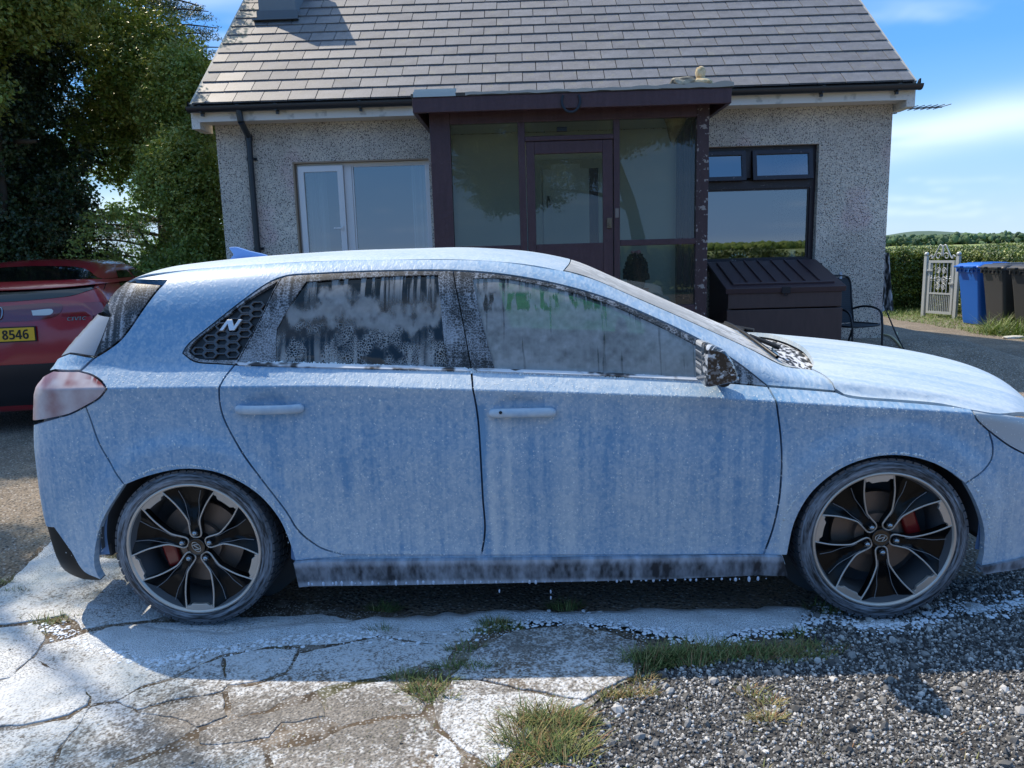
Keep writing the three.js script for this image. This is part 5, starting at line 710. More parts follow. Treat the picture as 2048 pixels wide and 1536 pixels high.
function curtain(x0, x1, y0, y1, z, mat) { const n = 60, m = 4, g = new THREE.PlaneGeometry(1, 1, n, m), p = g.attributes.position; for (let i = 0; i < p.count; i++) { const u = p.getX(i) + 0.5, v = p.getY(i) + 0.5; p.setXYZ(i, lerp(x0, x1, u) + 0.01 * Math.sin(u * 31), lerp(y0, y1, v), z + 0.025 * Math.sin(u * 42 + 0.6 * v) + 0.012 * Math.sin(u * 17)); } g.computeVertexNormals(); return g; }
{
  const cm = std(srgb(150, 152, 158), 0.95);
  for (const [a, b, lab] of [[618, 655, 'grey curtain drawn aside behind the opening casement'], [826, 866, 'grey curtain hanging beside the purple porch, behind the wide pane']]) { const c = part(numbered('curtain'), curtain(hp(a, 420, -0.3).x, hp(b, 420, -0.3).x, winL.y0 + 0.05, winL.y1 - 0.02, -0.32), cm, scene); c.applyMatrix4(houseF.m); tag(c, lab, 'curtain', 'curtains in the white window'); }
  // things on the right-hand window sill
  const mug = onPlane(houseF, 1583, 518, -0.28); const mg = part(numbered('beaker'), new THREE.LatheGeometry([[0, 0], [0.032, 0], [0.036, 0.02], [0.040, 0.115], [0.037, 0.115], [0.033, 0.02], [0, 0.015]].map(([a, b]) => V2(a, b)), 24), std(srgb(205, 205, 200), 0.4), scene); mg.position.set(mug.x, winR.y0 + 0.036, -0.27); mg.position.applyMatrix4(houseF.m); tag(mg, 'plain white beaker on the brown window sill', 'beaker');
  const ck = thing('half_round_ornament', 'green half-round ornament with white points on the window sill', 'ornament'); const cp = onPlane(houseF, 1477, 520, -0.26); ck.position.set(cp.x, winR.y0 + 0.037, -0.26).applyMatrix4(houseF.m);
  part('body', new THREE.CylinderGeometry(0.095, 0.10, 0.03, 32, 1, false, -Math.PI / 2, Math.PI).rotateX(Math.PI / 2).rotateZ(Math.PI).scale(1.15, -0.75, 1), std(srgb(28, 92, 62), 0.5), ck);
  for (let i = 0; i < 9; i++) { const a = Math.PI * (i + 0.5) / 9; const c = part('point', new THREE.ConeGeometry(0.011, 0.03, 8), std(srgb(225, 226, 220), 0.5), ck); c.position.set(0.122 * Math.cos(a), 0.086 * Math.sin(a), 0); c.rotation.z = a - Math.PI / 2; }
}
// ================================================================== glazed porch
const PZ = 1.2;                                   // porch front, in front of the wall
const pp = (px, py) => hp(px, py, PZ);
const prc = (x0, y0, x1, y1) => hrect(x0, y0, x1, y1, PZ);
const porch = thing('glazed_porch', 'dark plum timber porch with glazed sides and door, in front of the cottage wall', 'porch'); porch.applyMatrix4(houseF.m);
const PXL = pp(866, 380).x, PXR = pp(1414, 380).x, PYT = pp(1130, 226).y, FLOOR = 0.74;
{
  const fas = prc(832, 196, 1449, 226), ft = fas.y1, bar = (n, r, d = 0.08, m = plumWood, z = PZ - d / 2, par = porch) => part(n, uvBox(box(r.x1 - r.x0, r.y1 - r.y0, d, (r.x0 + r.x1) / 2, (r.y0 + r.y1) / 2, z, 0.006), 1.3), m, par);
  bar('fascia_board', { x0: fas.x0, x1: fas.x1, y0: fas.y0, y1: ft }, 0.04, plumWood, PZ + 0.24);
  for (const x of [fas.x0 + 0.02, fas.x1 - 0.02]) part('fascia_board', uvBox(box(0.04, ft - fas.y0, PZ + 0.20, x, (ft + fas.y0) / 2, (PZ + 0.20) / 2 + 0.015), 1.3), plumWood, porch);
  part('roof_deck', uvBox(box(fas.x1 - fas.x0 + 0.02, 0.03, PZ + 0.25, (fas.x0 + fas.x1) / 2, ft + 0.016, (PZ + 0.25) / 2 + 0.02)), std(0xffffff, 0.95, { map: tex(256, 256, (u, v) => { const g = 0.30 + 0.25 * (tfbm(u, v, 8, 4, 3) - 0.5); return [g, g * 0.98, g * 0.95]; }) }), porch);
  // ragged roofing felt along the edge
  { const r = rng(9), P = []; let x = pp(1450, 190).x - 1.05, a = []; for (let i = 0; i <= 60; i++) { const t = i / 60; const xx = lerp(fas.x0 + 0.5, fas.x1 + 0.015, t); const lift = (t > 0.62 ? 0.02 * Math.abs(Math.sin(t * 31)) * (t - 0.5) * 3 : 0.004 * Math.sin(t * 60)); a.push([xx, ft + 0.036 + lift, ft + 0.012 - 0.012 * vn(i * 0.7, 3, 2)]); } for (let i = 0; i < 60; i++) { const [x0, t0, b0] = a[i], [x1, t1, b1] = a[i + 1], z = PZ + 0.275; P.push(x0, t0, z - 0.06, x1, t1, z - 0.06, x1, t1 - 0.004, z, x0, t0, z - 0.06, x1, t1 - 0.004, z, x0, t0 - 0.004, z, x0, t0 - 0.004, z, x1, t1 - 0.004, z, x1, b1, z + 0.004, x0, t0 - 0.004, z, x1, b1, z + 0.004, x0, b0, z + 0.004); } const g = new THREE.BufferGeometry(); g.setAttribute('position', new THREE.Float32BufferAttribute(P, 3)); g.computeVertexNormals(); part('felt_edge', g, std(srgb(150, 146, 140), 0.9), porch); }
  part('ceiling', box(PXR - PXL, 0.03, PZ - 0.06, (PXL + PXR) / 2, PYT + 0.02, PZ / 2), ceilWhite, porch);
  const postL = prc(866, 236, 906, 600), postR = prc(1392, 224, 1415, 640);
  const head = { x0: PXL, x1: PXR, y1: PYT + 0.05, y0: pp(1130, 241).y };
  bar('head_rail', { x0: postL.x1, x1: postR.x0, y0: head.y0, y1: head.y1 }, 0.09);
  for (const r of [postL]) bar('post', { x0: r.x0, x1: r.x1, y0: FLOOR - 0.05, y1: PYT + 0.05 }, 0.10); bar('post', { x0: postR.x0, x1: postR.x1 + 0.005, y0: FLOOR - 0.05, y1: PYT + 0.05 }, 0.10, plumWorn);
  const m1 = prc(1038, 240, 1052, 500), m2 = prc(1228, 232, 1240, 600);
  for (const r of [m1, m2]) bar('mullion', { x0: r.x0, x1: r.x1, y0: FLOOR, y1: head.y0 }, 0.09);
  const sillY = pp(970, 492).y, tr = prc(1240, 478, 1392, 490), top = prc(1052, 270, 1228, 280);
  bar('transom', { x0: m1.x1, x1: m2.x0, y0: top.y0, y1: top.y1 }, 0.08);
  bar('transom', { x0: m2.x1, x1: postR.x0, y0: tr.y0, y1: tr.y1 }, 0.07);
  bar('lower_panel', { x0: postL.x1, x1: m1.x0, y0: FLOOR, y1: sillY }, 0.05);
  bar('bottom_rail', { x0: m2.x1, x1: postR.x0, y0: FLOOR, y1: FLOOR + 0.12 }, 0.08);
  const pane = (n, x0, x1, y0, y1, z = PZ - 0.045) => part(n, new THREE.PlaneGeometry(x1 - x0, y1 - y0).translate((x0 + x1) / 2, (y0 + y1) / 2, z), dirtyGlass, porch);
  pane('pane', postL.x1, m1.x0, sillY, head.y0); pane('pane', m1.x1, m2.x0, top.y1, head.y0); pane('pane', m2.x1, postR.x0, tr.y1, head.y0); pane('pane', m2.x1, postR.x0, FLOOR + 0.12, tr.y0);
  // side walls: sill panel, posts and glass back to the house
  for (const [x, s] of [[PXL + 0.04, -1], [PXR - 0.04, 1]]) { const y0 = s < 0 ? sillY : FLOOR + 0.12; part('side_panel', uvBox(box(0.06, y0 - FLOOR + 0.02, PZ - 0.12, x, (y0 + FLOOR) / 2, (PZ - 0.08) / 2)), plumWood, porch); part('side_rail', [box(0.07, 0.09, PZ - 0.1, x, PYT - 0.0, (PZ - 0.1) / 2)], plumWood, porch); for (const z of [0.05, 0.42, 0.8]) part('side_post', uvBox(box(0.07, PYT - y0, 0.075, x, (PYT + y0) / 2, z)), plumWood, porch); for (const [a, b] of [[0.09, 0.38], [0.46, 0.76], [0.84, PZ - 0.1]]) part('side_pane', new THREE.PlaneGeometry(b - a, PYT - y0).rotateY(Math.PI / 2).translate(x, (PYT + y0) / 2, (a + b) / 2), dirtyGlass, porch); }
  part('floor', box(PXR - PXL, 0.1, PZ, (PXL + PXR) / 2, FLOOR - 0.06, PZ / 2), std(srgb(96, 90, 86), 0.9), porch);
  part('plinth', uvBox(box(PXR - PXL, FLOOR - 0.1, PZ - 0.04, (PXL + PXR) / 2, (FLOOR - 0.1) / 2, PZ / 2)), std(srgb(110, 108, 106), 0.95), porch);
  part('step', uvBox(box(1.3, 0.18, 0.35, (m1.x1 + m2.x0) / 2, FLOOR - 0.30, PZ + 0.18)), std(srgb(120, 118, 114), 0.95), porch); part('step', uvBox(box(1.3, 0.36, 0.35, (m1.x1 + m2.x0) / 2, FLOOR - 0.57, PZ + 0.53)), std(srgb(120, 118, 114), 0.95), porch);
  // outer door: stiles, rails, lower panel, pane, latch
  const d = { x0: m1.x1 + 0.008, x1: m2.x0 - 0.008, y0: FLOOR + 0.01, y1: top.y0 - 0.006 }, gl = prc(1071, 306, 1206, 487), dz = PZ - 0.03;
  const door = new THREE.Group(); door.name = 'door'; porch.add(door);
  for (const [a, b] of [[d.x0, gl.x0], [gl.x1, d.x1]]) bar('stile', { x0: a, x1: b, y0: d.y0, y1: d.y1 }, 0.045, plumWood, dz, door);
  bar('rail', { x0: gl.x0, x1: gl.x1, y0: gl.y1, y1: d.y1 }, 0.045, plumWood, dz, door); bar('door_panel', { x0: gl.x0, x1: gl.x1, y0: d.y0, y1: gl.y0 }, 0.045, plumWood, dz, door);
  part('pane', new THREE.PlaneGeometry(gl.x1 - gl.x0, gl.y1 - gl.y0).translate((gl.x0 + gl.x1) / 2, (gl.y0 + gl.y1) / 2, dz), dirtyGlass, door);
  const lk = pp(1219, 446); part('latch', [box(0.05, 0.10, 0.02, lk.x, lk.y, dz + 0.032, 0.004), box(0.02, 0.03, 0.03, lk.x, lk.y - 0.01, dz + 0.05)], std(srgb(110, 98, 84), 0.4, { metalness: 0.6 }), door);
  const hg = pp(1234, 426); part('keep', box(0.035, 0.09, 0.012, hg.x, hg.y, PZ + 0.002), std(srgb(120, 112, 108), 0.5, { metalness: 0.5 }), porch);
  const bx = pp(1124, 258); part('vent_box', [box(0.10, 0.045, 0.03, bx.x, bx.y, PZ - 0.03, 0.006)], blackPlastic, porch);
  // inner front door and its frame in the house wall
  const i0 = hp(1086, 400, 0.02).x, i1 = hp(1178, 400, 0.02).x, it = hp(1140, 338, 0.02).y, i2 = hp(1199, 400, 0.02).x;
  part('inner_door', [box(i1 - i0, it - FLOOR, 0.04, (i0 + i1) / 2, (it + FLOOR) / 2, 0.028), box(i1 - i0 - 0.2, 0.6, 0.012, (i0 + i1) / 2, FLOOR + 0.5, 0.052), box(i1 - i0 - 0.2, 0.7, 0.012, (i0 + i1) / 2, FLOOR + 1.3, 0.052)], std(srgb(198, 198, 192), 0.6), porch);
  part('inner_frame', [box(0.08, it - FLOOR + 0.08, 0.05, i0 - 0.05, (it + FLOOR) / 2 + 0.04, 0.03), box(i2 - i0 + 0.18, 0.1, 0.05, (i0 + i2) / 2, it + 0.05, 0.031), box(0.09, it - FLOOR + 0.08, 0.05, i2 + 0.03, (it + FLOOR) / 2 + 0.04, 0.03)], std(srgb(176, 174, 160), 0.6), porch);
  part('opening_shade_strip', box(i2 - i1, it - FLOOR, 0.02, (i1 + i2) / 2, (it + FLOOR) / 2, 0.015), plumWood, porch);  // dark sheet on the wall, its colour stands in for a shaded opening
  const kn = hp(1097, 406, 0.06); part('knocker', [new THREE.TorusGeometry(0.03, 0.008, 8, 20).scale(0.6, 1.4, 1).translate(kn.x, kn.y, 0.065), box(0.025, 0.05, 0.02, kn.x, kn.y + 0.05, 0.06)], blackPlastic, porch);
  part('inner_wall', new THREE.PlaneGeometry(PXR - PXL - 0.1, PYT - FLOOR).translate((PXL + PXR) / 2, (PYT + FLOOR) / 2, 0.006), std(srgb(214, 212, 202), 0.95), porch);
}
// horseshoe on the fascia
{ const c = hp(1142, 205, PZ + 0.27); const P = []; for (let i = 0; i <= 20; i++) { const t = lerp(-0.62, Math.PI + 0.62, i / 20); P.push(V3(0.085 * Math.cos(t), -0.095 * Math.sin(t) + 0.01, 0)); } const g = tube(P, 0.013, 40, 6); g.scale(1, 1, 0.6); const m = single('horseshoe', g, std(srgb(30, 40, 52), 0.5, { metalness: 0.4 }), 'dark iron horseshoe fixed open end up on the porch fascia', 'horseshoe'); m.position.set(c.x, c.y, PZ + 0.272); m.applyMatrix4(houseF.m); m.position.set(c.x, c.y, PZ + 0.272).applyMatrix4(houseF.m); m.rotation.y = -1.2 * D2R; }
// stones and metal strip weighting the porch roof
function rock(seed, sx, sy, sz, det = 3) { const g = new THREE.IcosahedronGeometry(1, det), p = g.attributes.position; for (let i = 0; i < p.count; i++) { const x = p.getX(i), y = p.getY(i), z = p.getZ(i); const n = 1 + 0.55 * (fbm(x * 1.6 + seed * 3.1, y * 1.6 + z * 1.9 + seed, 3, seed) - 0.5) + 0.12 * (fbm(x * 7 + seed, y * 7 + z * 5, 2, seed + 4) - 0.5); const q = Math.sign(y) * Math.pow(Math.abs(y), 0.7); p.setXYZ(i, x * n * sx, q * n * sy, z * n * sz); } g.computeVertexNormals(); return g; }
const stoneTex = (a, b, s) => std(0xffffff, 0.95, { map: tex(256, 256, (u, v) => { const t = tfbm(u, v, 6, 5, s); return a.map((q, i) => lerp(q, b[i], sst(0.35, 0.65, t)) + 0.1 * (tvn(u, v, 90, s) - 0.5)); }) });
{
  const top = hp(1400, 178, PZ + 0.1).y; const mossy = stoneTex([0.34, 0.34, 0.32], [0.62, 0.60, 0.54], 5), sandy = stoneTex([0.66, 0.58, 0.44], [0.80, 0.74, 0.62], 6);
  const put = (px, py, seed, sx, sy, sz, mat, lab, ry = 0, dy = 0, rz = 0) => { const c = hp(px, py, PZ + 0.1); const m = single('stone', rock(seed, sx, sy, sz), mat, lab, 'stone', 'stones weighting the porch roof'); m.position.set(c.x, top + sy * 0.75 + dy, PZ + 0.1).applyMatrix4(houseF.m); m.rotation.set(0, ry, rz); };
  put(1366, 168, 3, 0.13, 0.062, 0.11, mossy, 'grey lichen-speckled stone lying on the porch roof', 0.4); put(1402, 170, 8, 0.115, 0.052, 0.10, sandy, 'pale sandy block lying flat on the porch roof', 0.1); put(1401, 155, 12, 0.052, 0.06, 0.05, sandy, 'small upright sandy stone perched on top of the other porch-roof stones', 0.8, 0.095, 0.2);
  const a = hp(826, 192, PZ + 0.28), b = hp(911, 190, PZ + 0.28); const s = single('metal_strip', [box(b.x - a.x, 0.045, 0.012, 0, 0, 0.03), box(b.x - a.x - 0.01, 0.012, 0.09, 0, 0.024, -0.02), box(b.x - a.x, 0.03, 0.008, 0, 0.05, -0.062)], std(srgb(176, 180, 178), 0.4, { metalness: 0.5 }), 'short strip of pale aluminium section lying at the end of the porch roof', 'metal strip'); s.position.set((a.x + b.x) / 2, a.y + 0.012, PZ + 0.24).applyMatrix4(houseF.m); s.rotation.y = -1.2 * D2R;
}
// things inside the porch
{
  const c = hp(1344, 236, PZ - 0.2); const g = new THREE.ConeGeometry(0.14, 0.34, 5, 6).rotateX(Math.PI), p = g.attributes.position; for (let i = 0; i < p.count; i++) p.setX(i, p.getX(i) + 0.015 * Math.sin(p.getY(i) * 18)); g.computeVertexNormals();
  const m = single('hanging_cone', g, stoneTex([0.52, 0.42, 0.28], [0.66, 0.56, 0.40], 9), 'tan papery cone hanging point down under the porch ceiling', 'ornament'); m.position.set(c.x + 0.03, c.y - 0.12, PZ - 0.22).applyMatrix4(houseF.m);
  const t = thing('potted_plant', 'dark domed plant with a pink flower behind the low porch pane', 'plant'); const q = hp(1272, 548, PZ - 0.35); t.position.set(q.x, 1.12, PZ - 0.35).applyMatrix4(houseF.m);
  const fol = []; const r = rng(4); for (let i = 0; i < 420; i++) { const a = r() * 6.283, h = r(), rad = 0.125 * Math.sqrt(1 - h * h * 0.9) * (0.8 + 0.25 * r()); const l = new THREE.PlaneGeometry(0.03, 0.045).rotateX(r() * 3).rotateY(a).translate(rad * Math.cos(a), h * 0.25, rad * Math.sin(a)); fol.push(l); } fol.push(new THREE.SphereGeometry(0.10, 16, 12).scale(1, 2.0, 1).translate(0, 0.02, 0));
  const f = part('foliage', fol, std(hex(0x2a2e18), 0.8), t); const fl = []; for (let i = 0; i < 14; i++) fl.push(new THREE.SphereGeometry(0.016, 8, 6).translate((r() - 0.5) * 0.09, 0.255 + r() * 0.03, (r() - 0.5) * 0.06)); part('flower', fl, std(srgb(206, 150, 160), 0.7), t);
  part('pot', new THREE.LatheGeometry([[0, -0.38], [0.09, -0.38], [0.13, -0.12], [0.135, -0.10], [0.12, -0.10], [0, -0.11]].map(([a, b]) => V2(a, b)), 24), std(srgb(140, 84, 60), 0.8), t);
}
// ================================================================== things in the yard
const mats4 = (n, f) => Array.from({ length: n }, (_, i) => f(i));
// brown storage box against the wall
{
  const t = thing('storage_box', 'brown plastic garden storage box with a ribbed sloping lid under the brown window', 'storage box'); t.applyMatrix4(houseF.m);
  const br = std(0xffffff, 0.55, { map: tex(256, 256, (u, v) => { const g = tfbm(u, v * 0.2, 40, 3, 3) - 0.5; return [0.255 + 0.05 * g, 0.19 + 0.04 * g, 0.185 + 0.04 * g]; }) }), lidM = std(hex(0x3b2d33), 0.5), darkB = std(hex(0x1b171b), 0.7);
  const f0 = hp(1455, 640, 0.92).x, f1 = hp(1682, 640, 0.92).x, yT = hp(1565, 582, 0.92).y, yS = hp(1565, 618, 0.92).y, yb = gH(3, -8.1) - 0.02, zb = 0.10, zf = 0.92, w = f1 - f0, cx = (f0 + f1) / 2, yB = 1.20;
  part('front_panel', uvBox(box(w, yT - yS - 0.012, 0.04, cx, (yT + yS) / 2 + 0.006, zf - 0.02, 0.008)), br, t); part('front_panel', uvBox(box(w + 0.02, yS - yb, 0.05, cx, (yS + yb) / 2, zf - 0.02, 0.008)), br, t); part('top_rim', box(w + 0.02, 0.03, 0.06, cx, yT + 0.005, zf - 0.02, 0.008), lidM, t);
  for (const [x] of [[f0 + 0.02], [f1 - 0.02]]) { const s = new THREE.Shape([V2(-zf + 0.02, yb), V2(-zb, yb), V2(-zb, yB - 0.02), V2(-zf + 0.02, yT)]); part('side_panel', new THREE.ExtrudeGeometry(s, { depth: 0.04, bevelEnabled: false }).rotateY(Math.PI / 2).translate(x - 0.02, 0, 0), br, t); }
  part('back_panel', box(w - 0.06, yB - yb, 0.03, cx, (yB + yb) / 2, zb + 0.015), br, t);
  const sl = Math.atan2(yB - yT, zf - zb), L = Math.hypot(yB - yT, zf - zb) + 0.06, lid = new THREE.Group(); lid.name = 'lid'; t.add(lid); lid.position.set(cx, yT + 0.028, zf + 0.02); lid.rotation.x = sl;
  part('lid_plate', box(w + 0.06, 0.03, L, 0, 0, -L / 2, 0.008), lidM, lid); part('raised_panel', box(w - 0.12, 0.03, L - 0.16, 0, 0.025, -L / 2, 0.01), lidM, lid);
  for (let i = 0; i < 6; i++) part('rib', box(0.018, 0.022, L - 0.2, -w / 2 + 0.14 + (i + 0.5) * (w - 0.28) / 6, 0.047, -L / 2, 0.006), lidM, lid);
  part('lip', box(w + 0.06, 0.06, 0.02, 0, -0.015, 0.0, 0.006), lidM, lid);
  part('hasp', [box(0.09, 0.07, 0.02, cx, yT + 0.01, zf + 0.03, 0.006), new THREE.TorusGeometry(0.016, 0.005, 6, 16).translate(cx, yT - 0.03, zf + 0.035)], darkB, t);
}
// mesh garden chair
{
  const t = thing('garden_chair', 'dark mesh garden chair with looped arms beside the brown storage box', 'chair'); const c = onDepth(1702, 690, -8.35); t.position.set(c.x, gH(c.x, -8.35), -8.35); t.rotation.y = 0.42; t.scale.setScalar(0.76);
  const fr = std(hex(0x23272d), 0.4, { metalness: 0.5 }), mesh = std(0xffffff, 0.8, { map: rep(tex(256, 256, (u, v) => { const a = (Math.floor(u * 64) + Math.floor(v * 64)) & 1, b = (Math.floor(v * 64) % 6) === 0; const g = a ? 0.20 : 0.14; return [g * 0.8 + (b ? 0.04 : 0), g * 1.0 + (b ? 0.05 : 0), g * 1.2 + (b ? 0.06 : 0)]; }), 2, 2) });
  const W = 0.27; const bend = (y) => -0.22 - 0.16 * (y - 0.42);
  const back = new THREE.PlaneGeometry(2 * W, 0.66, 10, 12), bp = back.attributes.position; for (let i = 0; i < bp.count; i++) { const u = bp.getX(i) / W, y = bp.getY(i) + 0.75; bp.setXYZ(i, bp.getX(i), y, bend(y) - 0.02 * (1 - u * u)); } back.computeVertexNormals(); part('backrest', back, mesh, t);
  const seat = new THREE.PlaneGeometry(2 * W, 0.48, 10, 8).rotateX(-Math.PI / 2), sp = seat.attributes.position; for (let i = 0; i < sp.count; i++) { const u = sp.getX(i) / W; sp.setXYZ(i, sp.getX(i), 0.42 - 0.015 * (1 - u * u), sp.getZ(i) + 0.02); } seat.computeVertexNormals(); part('seat', seat, mesh, t);
  part('back_frame', [tube([[-W, 0.42, bend(0.42)], [-W, 0.75, bend(0.75)], [-W, 1.02, bend(1.02)], [-W + 0.05, 1.085, bend(1.08)], [W - 0.05, 1.085, bend(1.08)], [W, 1.02, bend(1.02)], [W, 0.75, bend(0.75)], [W, 0.42, bend(0.42)]], 0.014, 60, 8)], fr, t);
  part('seat_frame', [tube([[-W, 0.42, -0.22], [-W, 0.42, 0.24], [W, 0.42, 0.24], [W, 0.42, -0.22]], 0.015, 40, 8)], fr, t);
  for (const s of [-1, 1]) { part('arm', tube([[s * W, 0.62, bend(0.62)], [s * (W + 0.03), 0.66, -0.1], [s * (W + 0.03), 0.655, 0.1], [s * (W + 0.03), 0.60, 0.22], [s * (W + 0.02), 0.42, 0.27]], 0.016, 30, 8), fr, t); part('leg', tube([[s * (W + 0.02), 0.44, 0.27], [s * (W + 0.02), 0.2, 0.28], [s * (W + 0.02), 0.01, 0.29]], 0.014, 8, 8), fr, t); part('leg', tube([[s * W, 0.42, -0.2], [s * W, 0.2, -0.27], [s * W, 0.01, -0.34]], 0.014, 8, 8), fr, t); }
  const k = single('clothes_peg', [box(0.012, 0.075, 0.010, -0.006, 0, 0), box(0.012, 0.075, 0.010, 0.010, 0, 0.003)], std(srgb(170, 184, 200), 0.5), 'pale peg clipped to the top of the mesh chair back', 'peg'); k.position.set(0.09, 1.11, bend(1.1)).multiplyScalar(0.76).applyEuler(t.rotation).add(t.position); k.rotation.y = 0.42;
}
// cloth, hose, cable and aerial at the house corner
{
  const a = hp(1770, 508, -0.35), b = hp(1801, 560, -0.35), y0 = hp(1785, 620, -0.35).y; const n = 18, g = new THREE.PlaneGeometry(1, 1, n, 16), p = g.attributes.position; for (let i = 0; i < p.count; i++) { const u = p.getX(i) + 0.5, v = p.getY(i) + 0.5; p.setXYZ(i, lerp(XR + 0.015, XR + 0.13 + 0.07 * (1 - v), u), lerp(y0, a.y, v) + 0.02 * Math.sin(u * 3), -0.10 + 0.03 * Math.sin(u * 9 + v * 2) - 0.05 * u); } g.computeVertexNormals();
  const m = single('hanging_cloth', g, std(0xffffff, 0.95, { map: tex(256, 256, (u, v) => { const t = tfbm(u, v, 4, 5, 3); const g2 = lerp(0.10, 0.62, sst(0.42, 0.58, t)); return [g2, g2, g2 * 1.03]; }) }), 'mottled grey and black cloth hanging at the corner of the cottage', 'cloth'); m.applyMatrix4(houseF.m);
  const gp = (px, py) => { const q = onGround(px, py, 0.2); let y = 0.2; for (let i = 0; i < 12; i++) { const w = onGround(px, py, y); y = gH(w.x, w.z) + 0.015; q.copy(w); } q.y = y; return q; };
  const hs = [[1764, 668], [1782, 673], [1805, 682], [1820, 687], [1826, 691], [1820, 698], [1810, 706], [1803, 713], [1790, 724]].map(([x, y]) => gp(x, y));
  single('garden_hose', tube(hs, 0.013, 60, 8), std(srgb(176, 166, 128), 0.6), 'pale garden hose curving across the yard by the cottage corner', 'hose');
  const e = gp(1822, 689), w0 = hp(1768, 610, -0.02).applyMatrix4(houseF.m), mid = w0.clone().lerp(e, 0.5); mid.y -= 0.03;
  single('black_cable', tube([w0, mid, e], 0.009, 24, 6), std(hex(0x1b1b1d), 0.6), 'thin black cable running from the cottage corner down to the hose', 'cable');
  const t = thing('tv_aerial', 'grey television aerial sticking out past the cottage gable', 'aerial'); const al = std(srgb(120, 126, 132), 0.45, { metalness: 0.6 }); const q0 = hp(1780, 219, -0.5), q1 = hp(1884, 214, -0.5); t.applyMatrix4(houseF.m);
  part('boom', rod(V3(q0.x - 0.12, q0.y, -0.5), V3(q1.x, q1.y, -0.5), 0.009, 0.009), al, t); for (let i = 0; i < 9; i++) { const x = lerp(q0.x, q1.x, i / 8), y = lerp(q0.y, q1.y, i / 8); part('element', rod(V3(x - 0.02, y + 0.004, -0.5 - 0.16), V3(x + 0.02, y + 0.004, -0.5 + 0.16), 0.005, 0.005, 6), al, t); } part('bracket', [box(0.05, 0.06, 0.05, q0.x + 0.05, q0.y - 0.02, -0.5), rod(V3(XR + 0.0, q0.y - 0.02, -0.5), V3(q0.x + 0.06, q0.y - 0.02, -0.5), 0.014)], al, t);
}
// wrought-iron gate between two posts
{
  const A = onDepth(1846, 630, -14.95).setY(BASE), B = onDepth(1909, 638, -14.3).setY(BASE), W = A.distanceTo(B); const t = thing('iron_gate', 'silver painted wrought-iron garden gate with scroll top in front of the hedge', 'gate'); t.position.copy(A); t.rotation.y = Math.atan2(-(B.z - A.z), B.x - A.x);
  const iron = std(srgb(186, 190, 190), 0.45, { metalness: 0.25 }); const g0 = 0.07, g1 = W - 0.07, y0 = 0.10, y1 = 1.06, ym = 0.46;
  const post = (x) => { const p = part('post', [box(0.06, 1.16, 0.06, x, 0.58, 0)], iron, t); part('ball', new THREE.SphereGeometry(0.042, 14, 10).translate(x, 1.20, 0), iron, p); }; post(0); post(W);
  part('frame', [box(g1 - g0, 0.045, 0.035, (g0 + g1) / 2, y1, 0), box(g1 - g0, 0.045, 0.035, (g0 + g1) / 2, y0, 0), box(g1 - g0 - 0.08, 0.03, 0.03, (g0 + g1) / 2, ym, 0), box(0.045, y1 - y0 - 0.045, 0.035, g0 + 0.022, (y0 + y1) / 2, 0), box(0.045, y1 - y0 - 0.045, 0.035, g1 - 0.022, (y0 + y1) / 2, 0)], iron, t);
  for (let i = 1; i < 14; i++) part('lower_bar', rod(V3(lerp(g0, g1, i / 14), y0, 0), V3(lerp(g0, g1, i / 14), ym, 0), 0.009, 0.009, 6), iron, t);
  for (const f of [0.13, 0.27, 0.42, 0.58, 0.73, 0.87]) { const x = lerp(g0, g1, f); const b = part('upper_bar', rod(V3(x, ym, 0), V3(x, y1, 0), 0.009, 0.009, 6), iron, t); if (f < 0.4 || f > 0.6) part('collar', [new THREE.SphereGeometry(0.024, 10, 8).translate(x, 0.74, 0), new THREE.SphereGeometry(0.017, 8, 6).translate(x, 0.78, 0), new THREE.SphereGeometry(0.017, 8, 6).translate(x, 0.70, 0)], iron, b); }
  const cx = (g0 + g1) / 2; const spiral = (x, y, s, turn, r0) => { const P = []; for (let i = 0; i <= 26; i++) { const a = i / 26 * turn, rr = r0 * (1 - 0.72 * i / 26); P.push(V3(x + s * rr * Math.cos(a), y + rr * Math.sin(a), 0)); } return tube(P, 0.008, 40, 6); };
  const sc = []; for (const s of [-1, 1]) for (const [y, r0] of [[0.90, 0.05], [0.72, 0.06], [0.60, 0.055]]) { sc.push(spiral(cx + s * 0.055, y, s, 7.2, r0)); sc.push(spiral(cx + s * 0.055, y - 0.02, s, -7.2, r0 * 0.8)); } part('scroll_panel', sc, iron, t);
  const top = []; for (const s of [-1, 1]) { const e = s < 0 ? g0 : g1; top.push(tube([V3(e, y1 + 0.09, 0), V3(e - s * 0.04, y1 + 0.12, 0), V3(e - s * 0.06, y1 + 0.06, 0), V3(lerp(e, cx, 0.3), y1 + 0.08, 0), V3(lerp(e, cx, 0.6), y1 + 0.22, 0), V3(lerp(e, cx, 0.8), y1 + 0.31, 0), V3(lerp(e, cx, 0.95), y1 + 0.28, 0), V3(lerp(e, cx, 0.93), y1 + 0.12, 0)], 0.012, 60, 6)); top.push(spiral(cx + s * 0.085, y1 + 0.10, -s, 7, 0.07)); } part('scroll_crest', top, iron, t);
  part('hinge', [box(0.16, 0.03, 0.02, 0.1, 0.90, 0.03), cyl(0.02, 0.02, 0.06, 10, 0.04, 0.9, 0.03)], iron, t); part('latch', [box(0.09, 0.03, 0.03, g1 - 0.03, 0.66, 0.03)], iron, t);
}
